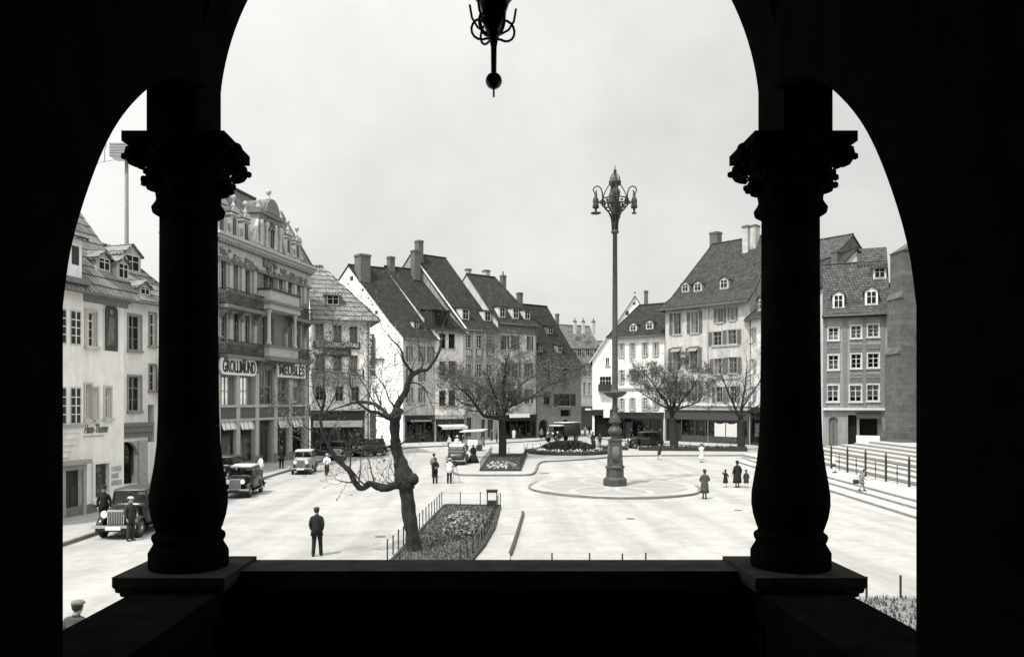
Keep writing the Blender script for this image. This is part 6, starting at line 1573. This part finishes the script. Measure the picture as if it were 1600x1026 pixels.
def person(label, x, y, rz, h=1.72, pose=None, top=DRK, legs=DRK, coat=0.0, skirt=None, hat=None, hatm=None, hair=HAIR, shoes=SHOE, stock=None, z=0, group='people on the square', child=False, fat=1.0, sleeve=None, collar=None, name='person'):
    J = {k: Vector(v) for k, v in DEF.items()}
    if child:
        for k in J: J[k].z = J[k].z*.97 if J[k].z < 1.45 else J[k].z
    if pose:
        for k, v in pose.items(): J[k] = Vector(v)
    t = thing(name, label, 'person', (x, y, z), rz, group); s = h/1.75; t.scale = (s, s, s)
    # body: one continuous skinned surface
    vs = []; ed = []; rad = []
    def add(p, r, par=None):
        vs.append(tuple(p)); rad.append(r if hasattr(r, '__len__') else (r, r))
        if par is not None: ed.append((par, len(vs)-1))
        return len(vs)-1
    P = add(J['pel'], (.14*fat, .11*fat)); W_ = add(J['wai'], (.125*fat, .1), P); C_ = add(J['che'], (.15, .11), W_); N1 = add(J['nek'], .065, C_); N2 = add(J['ne2'], .055, N1)
    hk = 1.2 if child else 1.07
    H1 = add(J['hea'], (.066*hk, .078*hk), N2); H2 = add(J['he2'], (.076*hk, .09*hk), H1); add(J['top'], .052*hk, H2)
    fd = (J['hea']-J['ne2']); add(J['hea']+Vector((0, -.096*hk, .025)), .013, H1)
    for sd in ('l', 'r'):
        q = 1 if sd == 'l' else -1
        add(J['hea']+Vector((q*.082*hk, .01, .03)), (.008, .022), H1)
        S_ = add(J[sd+'sh']+Vector((-q*.02, 0, -.055)), .045, C_); E_ = add(J[sd+'el'], .043, S_); Wr = add(J[sd+'wr'], .028, E_)
        d = (J[sd+'wr']-J[sd+'el']).normalized(); side = Vector((-q, 0, 0)); side = (side-d*side.dot(d)).normalized(); fwd = d.cross(side).normalized()
        pm = add(J[sd+'wr']+d*.06, (.036, .018), Wr)
        kn = J[sd+'wr']+d*.095
        for i, L in enumerate((.07, .082, .076, .058)):
            o = fwd*(.03-.02*i); bse = add(kn+o, .0095, pm); m_ = add(kn+o*1.1+d*L*.5+side*.012, .0085, bse); add(kn+o*1.1+d*L*.85+side*.04, .007, m_)
        th = add(J[sd+'wr']+d*.035+fwd*.035, .011, pm); add(J[sd+'wr']+d*.075+fwd*.055+side*.015, .009, th)
        Hp = add(J[sd+'hi'], .088, P); K_ = add(J[sd+'kn'], .056, Hp); A_ = add(J[sd+'an'], .038, K_); add(J[sd+'an']+Vector((0, -.14, -.05)), (.035, .025), A_)
    me = bpy.data.meshes.new('body'); me.from_pydata(vs, ed, []); tmp = bpy.data.objects.new('body_src', me); COL.objects.link(tmp)
    md = tmp.modifiers.new('skin', 'SKIN'); md.use_smooth_shade = True
    for i, r_ in enumerate(rad): me.skin_vertices[0].data[i].radius = r_
    me.skin_vertices[0].data[0].use_root = True
    sb = tmp.modifiers.new('sub', 'SUBSURF'); sb.levels = 1; sb.render_levels = 1
    dg = bpy.context.evaluated_depsgraph_get(); bm_ = bpy.data.meshes.new_from_object(tmp.evaluated_get(dg)); bpy.data.objects.remove(tmp)
    bm_.name = 'body'; bm_.materials.clear(); bm_.materials.append(SKIN if not stock else SKIN)
    bo = bpy.data.objects.new('body', bm_); COL.objects.link(bo); bo.parent = t
    # eyes and mouth
    b = MB()
    for q in (-1, 1): b.ball(J['hea']+Vector((q*.03, -.083*hk, .05)), .011, HAIR, 6)
    b.box(J['hea'].x-.025, J['hea'].y-.088*hk, J['hea'].z-.022, J['hea'].x+.025, J['hea'].y-.08*hk, J['hea'].z-.012, M('lips', .12, .6)); b.build('face', t)
    def lim(b, js, rs, mat, n=9):
        C = catmull([J[j] if isinstance(j, str) else Vector(j) for j in js], 3); m = len(C)-1
        R_ = []
        for i in range(m+1):
            u = i/m*(len(rs)-1); k = min(int(u), len(rs)-2); R_.append(rs[k]+(rs[k+1]-rs[k])*(u-k))
        b.tube(C, R_, mat, n)
    def ring(z, rx, ry, j0, j1):
        a, c = J[j0], J[j1]; u = (z-a.z)/(c.z-a.z) if abs(c.z-a.z) > .01 else 0; p = a.lerp(c, max(-1.2, min(1.5, u))); return (p.x, p.y, z, rx, ry)
    f = fat; b = MB(); pz = J['pel'].z
    dz = J['che'].z-1.3
    hem = coat if coat else (pz-.08 if skirt or sleeve else pz-.2)
    rings = []
    if coat and coat < .7: rings += [ring(coat, .24*f, .19*f, 'pel', 'wai') if not pose or 'lkn' not in pose else (J['pel'].x, J['pel'].y, coat, .25*f, .22*f), (J['pel'].x, J['pel'].y, coat+.2, .22*f, .17*f)]
    rings += [ring(max(hem, pz-.2) if not (coat and coat < .7) else pz-.05, .2*f, .155*f, 'pel', 'wai'), ring(pz+.1, .165*f, .125*f, 'pel', 'wai'), ring(J['wai'].z+.02, .15*f, .118*f, 'pel', 'che'), (J['che'].x, J['che'].y, J['che'].z, .172*f, .128*f), ((J['che']+J['nek']).x/2, (J['che']+J['nek']).y/2, J['che'].z+.085, .178*f, .11), ((J['lsh']+J['rsh']).x/2, (J['lsh']+J['rsh']).y/2+.005, J['lsh'].z-.005, .172*f, .1), ((J['lsh']+J['rsh']).x/2, (J['lsh']+J['rsh']).y/2+.005, J['lsh'].z+.022, .14*f, .09), (J['nek'].x, J['nek'].y, J['nek'].z-.02, .115, .08), (J['nek'].x, J['nek'].y, J['nek'].z+.02, .068, .066)]
    b.loft(rings, top, 16)
    sl = sleeve
    for q in ('l', 'r'):
        if sl == 'short': lim(b, [q+'sh', J[q+'sh'].lerp(J[q+'el'], .75)], [.078*f, .066], top)
        else: lim(b, [J[q+'sh'].lerp(J['nek'], .45)+Vector((0, 0, -.075)), J[q+'sh']*1.0+Vector((-.012 if q == 'l' else .012, 0, -.06)), q+'el', J[q+'el'].lerp(J[q+'wr'], .93)], [.05, .07*f, .06*f, .048], top)
    b.build('coat' if coat else ('blouse' if skirt else 'jacket'), t)
    if True:
        collar = collar or top; b = MB(); b.loft([(J['nek'].x, J['nek'].y-.01, J['nek'].z-.03, .105, .088), (J['nek'].x, J['nek'].y-.005, J['nek'].z+.02, .078, .075), (J['nek'].x, J['nek'].y-.012, J['nek'].z+.05, .07, .068)], collar, 10); b.build('collar', t)
    if skirt:
        sz, sr, sm = skirt; b = MB(); kx = (J['lkn']+J['rkn'])/2
        b.loft([((kx.x+J['pel'].x)/2, (kx.y+J['pel'].y)/2, sz, sr, sr*.85), (J['pel'].x, J['pel'].y, (sz+pz)/2, (sr+.19)/2*1.02, (sr+.15)/2*.95), (J['pel'].x, J['pel'].y, pz, .18*f, .14*f), (J['wai'].x, J['wai'].y, J['wai'].z, .145*f, .115)], sm, 16); b.build('skirt', t)
    if legs:
        b = MB()
        for q in ('l', 'r'): lim(b, [q+'hi', q+'kn', J[q+'an']+Vector((0, 0, -.03))], [.105*f, .075, .066], legs, 10)
        b.loft([(J['pel'].x, J['pel'].y, pz-.12, .14*f, .11), (J['pel'].x, J['pel'].y, pz+.05, .16*f, .12)], legs, 12); b.build('trousers', t)
    elif stock:
        b = MB()
        for q in ('l', 'r'): lim(b, [J[q+'kn']+Vector((0, 0, .1)), q+'kn', q+'an'], [.068, .06, .045], stock, 9)
        b.build('stockings', t)
    b = MB()
    for q in ('l', 'r'):
        a = J[q+'an']; z0 = a.z-.09
        b.loft([(a.x, a.y-.05, z0, .048, .135), (a.x, a.y-.05, z0+.04, .05, .135), (a.x, a.y-.02, z0+.075, .044, .09), (a.x, a.y+.01, z0+.11, .045, .055)], shoes, 10)
    b.build('shoes', t)
    hc = (J['hea']+J['he2'])/2+Vector((0, .012, 0))
    if hair:
        b = MB(); b.ball(hc+Vector((0, .022, .03)), .1*hk, hair, 12, (.92, 1.0, 1.0)); 
        if skirt or coat and coat < .7 and not hat == 'fedora': b.ball(hc+Vector((0, .05, -.02)), .075*hk, hair, 10, (1.05, .75, 1.05))
        b.build('hair', t)
    if hat:
        b = MB(); hm = hatm or DRK; c = hc+Vector((0, 0, .03))
        if hat == 'cap':
            b.loft([(c.x, c.y, c.z+.025, .1, .112), (c.x, c.y+.005, c.z+.05, .112, .128), (c.x, c.y+.01, c.z+.075, .108, .125), (c.x, c.y+.012, c.z+.098, .085, .1), (c.x, c.y+.015, c.z+.11, .04, .05)], hm, 14); b.loft([(c.x, c.y-.115, c.z+.03, .075, .05), (c.x, c.y-.12, c.z+.042, .07, .045)], hm, 12)
        elif hat == 'fedora': b.loft([(c.x, c.y, c.z+.055, .155, .17), (c.x, c.y, c.z+.066, .15, .165), (c.x, c.y, c.z+.067, .1, .115), (c.x, c.y, c.z+.13, .095, .11), (c.x, c.y, c.z+.165, .07, .085)], hm, 14)
        elif hat == 'cloche': b.loft([(c.x, c.y, c.z-.01, .115, .125), (c.x, c.y, c.z+.03, .108, .118), (c.x, c.y, c.z+.09, .1, .11), (c.x, c.y, c.z+.13, .06, .07)], hm, 14)
        elif hat == 'wide': b.loft([(c.x, c.y, c.z+.03, .25, .25), (c.x, c.y, c.z+.045, .24, .24), (c.x, c.y, c.z+.05, .11, .12), (c.x, c.y, c.z+.12, .09, .1), (c.x, c.y, c.z+.14, .05, .05)], hm, 16)
        elif hat == 'kepi': b.loft([(c.x, c.y, c.z+.04, .1, .112), (c.x, c.y, c.z+.08, .105, .118), (c.x, c.y, c.z+.12, .125, .135), (c.x, c.y, c.z+.13, .12, .13)], hm, 14); b.loft([(c.x, c.y-.11, c.z+.04, .08, .05), (c.x, c.y-.115, c.z+.05, .075, .045)], SHOE, 10)
        b.build('hat', t)
    return t
def at(px, py): p = gp(px, py); return p.x, p.y
walkL = dict(lkn=(.09, -.12, .5), lan=(.09, -.2, .1), rkn=(-.09, .0, .48), ran=(-.09, .2, .12), lel=(.24, .1, 1.14), lwr=(.24, .06, .92), rel=(-.24, -.05, 1.14), rwr=(-.22, -.22, .96))
walkR = {k.translate({ord('l'): 'r', ord('r'): 'l'}) if k[0] in 'lr' and k[1:] in ('kn', 'an') else k: v for k, v in {}.items()}
hands_pocket = dict(lel=(.215, .04, 1.14), lwr=(.19, -.06, .92), rel=(-.215, .05, 1.14), rwr=(-.185, -.04, .92), hea=(.01, -.05, 1.565), he2=(.012, -.04, 1.65), top=(.014, -.03, 1.705), lan=(.12, .08, .09), ran=(-.14, -.06, .09), rkn=(-.12, -.05, .49))
person('man in black suit and flat cap standing with his back to the porch', *at(495, 868), R(185), 1.72, hands_pocket, BLK, BLK, hat='cap', hatm=GRY, fat=1.13)
person('man in grey jacket and flat cap passing below the porch, only head and shoulders showing', -7.62, 14.75, R(168), 1.74, dict(walkL, hea=(0, -.06, 1.58), he2=(0, -.05, 1.66), top=(0, -.03, 1.71), lsh=(.19, .0, 1.43), rsh=(-.19, 0, 1.43)), M('mid_dark_cloth', .06, .95, .3, 14), DRK, hat='cap', hatm=MIDC, group=None, fat=1.2, collar=DRK)
person('man in dark suit standing beside the bonnet of the nearest black car', -14.35+.35, 31.2, R(60), 1.72, dict(lel=(.22, -.08, 1.15), lwr=(.12, -.25, 1.05)), DRK, DRK, hat='cap', hatm=LGT)
person('uniformed man in peaked cap standing behind the bonnet of the nearest black car', -16.1, 33.4, R(20), 1.76, None, BLK, BLK, hat='kepi', hatm=DRK, z=.13)
person('standing man in dark suit with light belt, left of the photographer', -3.62, 53.2, R(200), 1.74, dict(lel=(.2, .12, 1.14), lwr=(.06, .17, 1.08), rel=(-.2, .12, 1.14), rwr=(-.06, .17, 1.06)), BLK, BLK, hat=None)
person('person in grey jacket and hat standing just behind the man with the light belt', -4.0, 57.5, R(160), 1.72, None, MIDC, DRK, hat='cap', hatm=DRK)
person('photographer in light shirt bending to a camera on a tripod', -2.68, 53.2, R(170), 1.7, dict(che=(0, -.08, 1.28), nek=(0, -.14, 1.41), ne2=(0, -.18, 1.48), hea=(0, -.22, 1.54), he2=(0, -.2, 1.62), top=(0, -.18, 1.67), lsh=(.17, -.1, 1.37), rsh=(-.17, -.1, 1.37), lel=(.2, -.3, 1.2), lwr=(.08, -.48, 1.3), rel=(-.2, -.3, 1.2), rwr=(-.08, -.48, 1.3)), WHT, BLK, hat='cap', hatm=OFFW)
t = thing('camera_tripod', 'camera on a wooden tripod in front of the photographer', 'tripod', (-2.35, 53.35, 0))
b = MB()
for a in (.3, 2.4, 4.5): b.tube([(.04*math.cos(a), .04*math.sin(a), 1.3), (.42*math.cos(a), .42*math.sin(a), 0)], [.022, .016], MIDP, 5)
b.build('legs', t); b = MB(); b.box(-.09, -.1, 1.3, .09, .1, 1.5, BLACKP); b.cylx((0, .13, 1.4), .05, .08, BLACKP, 10, 1); b.build('camera', t)
person('boy in light shirt and cap riding towards the viewer on a bicycle', *at(511, 743), R(8), 1.62, dict(lkn=(.12, -.25, .72), lan=(.1, -.12, .32), rkn=(-.12, -.2, .62), ran=(-.1, .02, .2), lel=(.24, -.2, 1.2), lwr=(.2, -.42, 1.05), rel=(-.24, -.2, 1.2), rwr=(-.2, -.42, 1.05)), WHT, DRK, hat='cap', hatm=LGT)
x, y = at(511, 743); t = thing('bicycle', 'dark bicycle ridden by the boy in the cap', 'bicycle', (x, y, 0), R(8))
for yy in (-.5, .5):
    b = MB(); b.tube([(0, yy+.33*math.cos(R(a)), .34+.33*math.sin(R(a))) for a in range(0, 361, 18)], .018, TYRE, 5)
    for k in range(8): b.tube([(0, yy, .34), (0, yy+.32*math.cos(k*.785), .34+.32*math.sin(k*.785))], .004, MIDP, 3, False)
    b.build('wheel', t)
b = MB(); b.tube([(0, .5, .34), (0, .02, .3), (0, .14, .85), (0, .5, .34)], .016, BLACKP, 5); b.tube([(0, .02, .3), (0, -.38, .8), (0, .12, .78)], .016, BLACKP, 5); b.tube([(0, -.5, .34), (0, -.36, .95)], .016, BLACKP, 5); b.build('frame', t)
b = MB(); b.tube([(-.24, -.36, .98), (0, -.38, 1.0), (.24, -.36, .98)], .013, CHROME, 5); b.build('handlebar', t); b = MB(); b.loft([(0, .14, .86, .08, .13), (0, .13, .9, .07, .12)], BLACKP, 10); b.build('saddle', t)
person('man in white shirt standing behind the black saloon with the pale roof', -15.9, 55.6, R(140), 1.74, dict(hea=(0, -.07, 1.57), he2=(0, -.06, 1.65), top=(0, -.05, 1.7)), WHT, GRY, z=.0)
person('man in dark overcoat by the pavement beside the light grey saloon', -16.55, 63.6, R(20), 1.78, walkL, BLK, BLK, coat=.6, hat='fedora', z=.13)
person('woman in tweed coat and cloche walking away, right of the lamp circle', *at(1101, 779), R(185), 1.64, dict(walkL, lel=(.27, .02, 1.15), rel=(-.27, .02, 1.15), lwr=(.2, -.12, 1.05), rwr=(-.2, -.12, 1.05), lkn=(.06, -.06, .5), lan=(.05, -.1, .1), rkn=(-.05, .02, .48), ran=(-.05, .1, .1)), GRY, None, coat=.36, hat='cloche', hatm=DRK, stock=MIDC, fat=1.12)
xw, yw = at(1152, 761)
person('woman in long black coat and hat holding a child by each hand', xw, yw, R(200), 1.68, dict(lel=(.27, .02, 1.14), lwr=(.33, -.05, .92), rel=(-.27, .02, 1.14), rwr=(-.33, -.05, .92)), BLK, None, coat=.3, hat='cloche', hatm=BLK, stock=SKIN, fat=1.32)
person('small child in black coat on the left hand of the woman in black', xw-.72, yw+.1, R(190), 1.12, dict(lel=(.26, -.05, 1.36), lwr=(.13, -.1, 1.52), rel=(-.24, .0, 1.2), rwr=(-.33, -.05, 1.02)), BLK, None, coat=.42, hat='cloche', hatm=BLK, stock=WHT, child=True, fat=1.1)
person('small child in black coat on the right side of the woman in black', xw+.55, yw-.05, R(170), 1.12, None, DRK, None, coat=.45, hat='cloche', hatm=BLK, stock=WHT, child=True, fat=1.15)
person('woman in a white dress and dark hat walking past the long hedge', *at(1096, 722), R(15), 1.66, dict(lkn=(.06, -.05, .49), lan=(.05, -.1, .1), ran=(-.05, .1, .1)), WHT, None, coat=.28, hat='cloche', hatm=BLK, stock=WHT, sleeve='short', fat=.95)
person('boy in dark jacket and bare knees walking in front of the hedge', *at(1030, 718), R(5), 1.5, walkL, DRK, None, skirt=(.55, .19, DRK), hair=GRY, stock=LGT)
person('man in dark suit walking past the white shop blind', 30.3-.9, 94.5, R(-70), 1.72, walkL, BLK, BLK, hat='cap', hatm=BLK)
person('child in white blouse and dark skirt climbing the church steps by the railing', 24.1, 56.0, R(60), 1.35, dict(lkn=(.09, -.14, .55), lan=(.09, -.1, .14)), WHT, None, skirt=(.6, .2, DRK), hair=LGT, stock=WHT, z=.45, child=True)
person('child in patterned frock running up the church steps with a dark bag', 21.35, 45.9, R(75), 1.3, dict(walkL, che=(0, -.1, 1.27), nek=(0, -.16, 1.4), ne2=(0, -.19, 1.48), hea=(0, -.22, 1.54), he2=(0, -.2, 1.62), top=(0, -.19, 1.68), lsh=(.16, -.12, 1.37), rsh=(-.16, -.12, 1.37)), MIDC, None, skirt=(.55, .23, MIDC), stock=SKIN, z=.3, child=True)
t = thing('satchel', 'dark bag carried by the child in the patterned frock', 'bag', (20.95, 45.75, .85)); b = MB(); b.box(-.16, -.06, -.12, .16, .06, .12, BLACKP); b.build('pouch', t, bevel=.02); b = MB(); b.tube([(-.12, 0, .12), (-.05, 0, .24), (.1, 0, .24), (.12, 0, .12)], .012, BLACKP, 5); b.build('strap', t)
person('woman in long black dress and wide pale hat standing beside the dark saloon', -1.42, 69.6, R(30), 1.78, None, BLK, None, skirt=(.12, .55, BLK), hat='wide', hatm=LGT, fat=1.1)
person('vendor in white under the pale canopy by the cart', -3.6, 88.6, R(10), 1.68, None, WHT, None, skirt=(.4, .22, DRK), hat='wide', hatm=WHT)
person('customer in light blouse beside the cart', -4.6, 91, R(-40), 1.64, None, LGT, None, skirt=(.4, .22, GRY), hair=HAIR, stock=SKIN)
person('customer in dark coat stooping at the cart', -3.0, 90.2, R(70), 1.66, None, DRK, None, coat=.4, hat='cloche', hatm=LGT, stock=SKIN)
person('thin boy in black standing behind the round flower bed, by the lamp post', *at(928, 704), R(150), 1.45, None, BLK, BLK, hair=HAIR)
person('man in black coat in the street behind the lamp post, left of two', 12.4, 96, R(200), 1.8, None, BLK, BLK, coat=.55, hat='fedora')
person('man in dark jacket in the street behind the lamp post, right of two', 13.4, 97.2, R(160), 1.74, None, DRK, BLK, hat='cap')
person('person in black at the door of the dark shop under the shuttered house', 18.9, 107, R(10), 1.76, None, BLK, BLK, hat='cap', z=.13)
for i, (px, yy, lab, tp, lg, ht) in enumerate(((914, 128, 'distant person in pale clothes at the mouth of the street, leftmost', LGT, GRY, None), (921, 132, 'distant person in black at the mouth of the street, in the middle', BLK, BLK, 'cap'), (905, 138, 'distant person in white farther down the street', WHT, GRY, None), (932, 125, 'distant person in dark coat near the street corner', DRK, BLK, 'fedora'))):
    person(lab, (px-CX)/F*yy, yy, R(30*i), 1.7, None, tp, lg, hat=ht, group='passers-by far down the street')
for px, py, lab, tp, lg, ht, rz in ((583, 709, 'dark figure with a cap on the kerb by the white gable', BLK, BLK, 'cap', 170), (597, 704, 'figure in a light hat by the white gable wall', DRK, DRK, 'fedora', 30), (571, 700, 'dark figure at the black gateway in the gable wall', BLK, BLK, 'cap', 0),
    (537, 708, 'man in dark jacket outside the hardware shop window', DRK, BLK, 'cap', 160), (776, 692, 'cyclist in dark clothes standing at the kerb left of the spreading tree', DRK, BLK, 'cap', 100), (768, 690, 'woman in grey on the pavement left of the spreading tree', GRY, GRY, None, 40), (803, 688, 'woman in a light coat looking into the shop under the three dormers', LGT, None, 'cloche', 180), (812, 687, 'man in dark coat before the shop under the three dormers', BLK, BLK, 'fedora', 200),
    (846, 687, 'person with a bicycle at the arched opening of the low grey house', MIDC, BLK, None, 20)):
    x, y = at(px, py); person(lab, x, y, R(rz), 1.7, None, tp, lg, coat=0 if lg else .35, hat=ht, stock=None if lg else SKIN)
# ================================================================ LIGHT, SKY, CAMERA
w = bpy.data.worlds.new('World'); SC.world = w; w.use_nodes = True
nt = w.node_tree; N = nt.nodes; Lk = nt.links
bg = N['Background']; sk = N.new('ShaderNodeTexSky'); sk.sky_type = 'NISHITA'; sk.sun_disc = False
SUN_EL, SUN_AZ = R(59), math.atan2(-.62, -.785)       # azimuth from +Y towards +X
sk.sun_elevation = SUN_EL; sk.sun_rotation = SUN_AZ; sk.air_density = 1.6; sk.dust_density = 3.0
bw = N.new('ShaderNodeRGBToBW'); Lk.new(sk.outputs[0], bw.inputs[0])
tc = N.new('ShaderNodeTexCoord'); mp = N.new('ShaderNodeMapping'); mp.inputs['Scale'].default_value = (1, 1, 1.4); mp.inputs['Location'].default_value = (.35, .2, .1); Lk.new(tc.outputs['Generated'], mp.inputs[0])
nz = N.new('ShaderNodeTexNoise'); nz.inputs['Scale'].default_value = 1.7; nz.inputs['Detail'].default_value = 9; nz.inputs['Roughness'].default_value = .6; nz.inputs['Distortion'].default_value = .15; Lk.new(mp.outputs[0], nz.inputs[0])
mr = N.new('ShaderNodeMapRange'); mr.inputs[1].default_value = .36; mr.inputs[2].default_value = .64; mr.inputs[3].default_value = CLOUD[0]; mr.inputs[4].default_value = CLOUD[1]; Lk.new(nz.outputs[0], mr.inputs[0])
m1 = N.new('ShaderNodeMath'); m1.operation = 'MULTIPLY_ADD'; m1.inputs[1].default_value = SKYK; Lk.new(bw.outputs[0], m1.inputs[0]); Lk.new(mr.outputs[0], m1.inputs[2])
nrm = N.new('ShaderNodeVectorMath'); nrm.operation = 'NORMALIZE'; Lk.new(tc.outputs['Generated'], nrm.inputs[0])
dt = N.new('ShaderNodeVectorMath'); dt.operation = 'DOT_PRODUCT'; Lk.new(nrm.outputs[0], dt.inputs[0]); dt.inputs[1].default_value = (-.62*math.cos(SUN_EL), -.785*math.cos(SUN_EL), math.sin(SUN_EL))
h1 = N.new('ShaderNodeMath'); h1.operation = 'MULTIPLY_ADD'; h1.inputs[1].default_value = .5; h1.inputs[2].default_value = .5; Lk.new(dt.outputs['Value'], h1.inputs[0])
h2 = N.new('ShaderNodeMath'); h2.operation = 'POWER'; h2.inputs[1].default_value = 3; Lk.new(h1.outputs[0], h2.inputs[0])      # thin-cloud glow round the sun, added to fill the shaded fronts
h3 = N.new('ShaderNodeMath'); h3.operation = 'MULTIPLY_ADD'; h3.inputs[1].default_value = GLOW; Lk.new(h2.outputs[0], h3.inputs[0]); Lk.new(m1.outputs[0], h3.inputs[2]); m1 = h3
cmb = N.new('ShaderNodeMixRGB'); cmb.blend_type = 'MULTIPLY'; cmb.inputs[0].default_value = 1; cmb.inputs[2].default_value = (1, .995, .96, 1); Lk.new(m1.outputs[0], cmb.inputs[1]); Lk.new(cmb.outputs[0], bg.inputs[0])
bg.inputs[1].default_value = .1
sl = bpy.data.lights.new('sun', 'SUN'); sl.energy = SUNE; sl.angle = R(2.5); sl.color = (1, .985, .95)
so = bpy.data.objects.new('sun', sl); COL.objects.link(so); so.location = (-40, -20, 60)
sd = Vector((-.62*math.cos(SUN_EL), -.785*math.cos(SUN_EL), math.sin(SUN_EL))); so.rotation_euler = sd.to_track_quat('Z', 'Y').to_euler()
cam = bpy.data.cameras.new('camera'); co = bpy.data.objects.new('camera', cam); COL.objects.link(co); SC.camera = co
cam.sensor_width = 36; cam.lens = 36*F/1600; cam.shift_x = (800-CX)/1600; cam.shift_y = (CY-513)/1600
co.location = (0, 0, H); co.rotation_euler = (R(90), 0, 0); cam.clip_start = .05; cam.clip_end = 3000
SC.view_settings.view_transform = 'Standard'; SC.view_settings.look = 'None'; SC.view_settings.exposure = EXPO; SC.view_settings.gamma = 1
SC.render.engine = 'CYCLES'; SC.cycles.max_bounces = 8; SC.cycles.transparent_max_bounces = 12
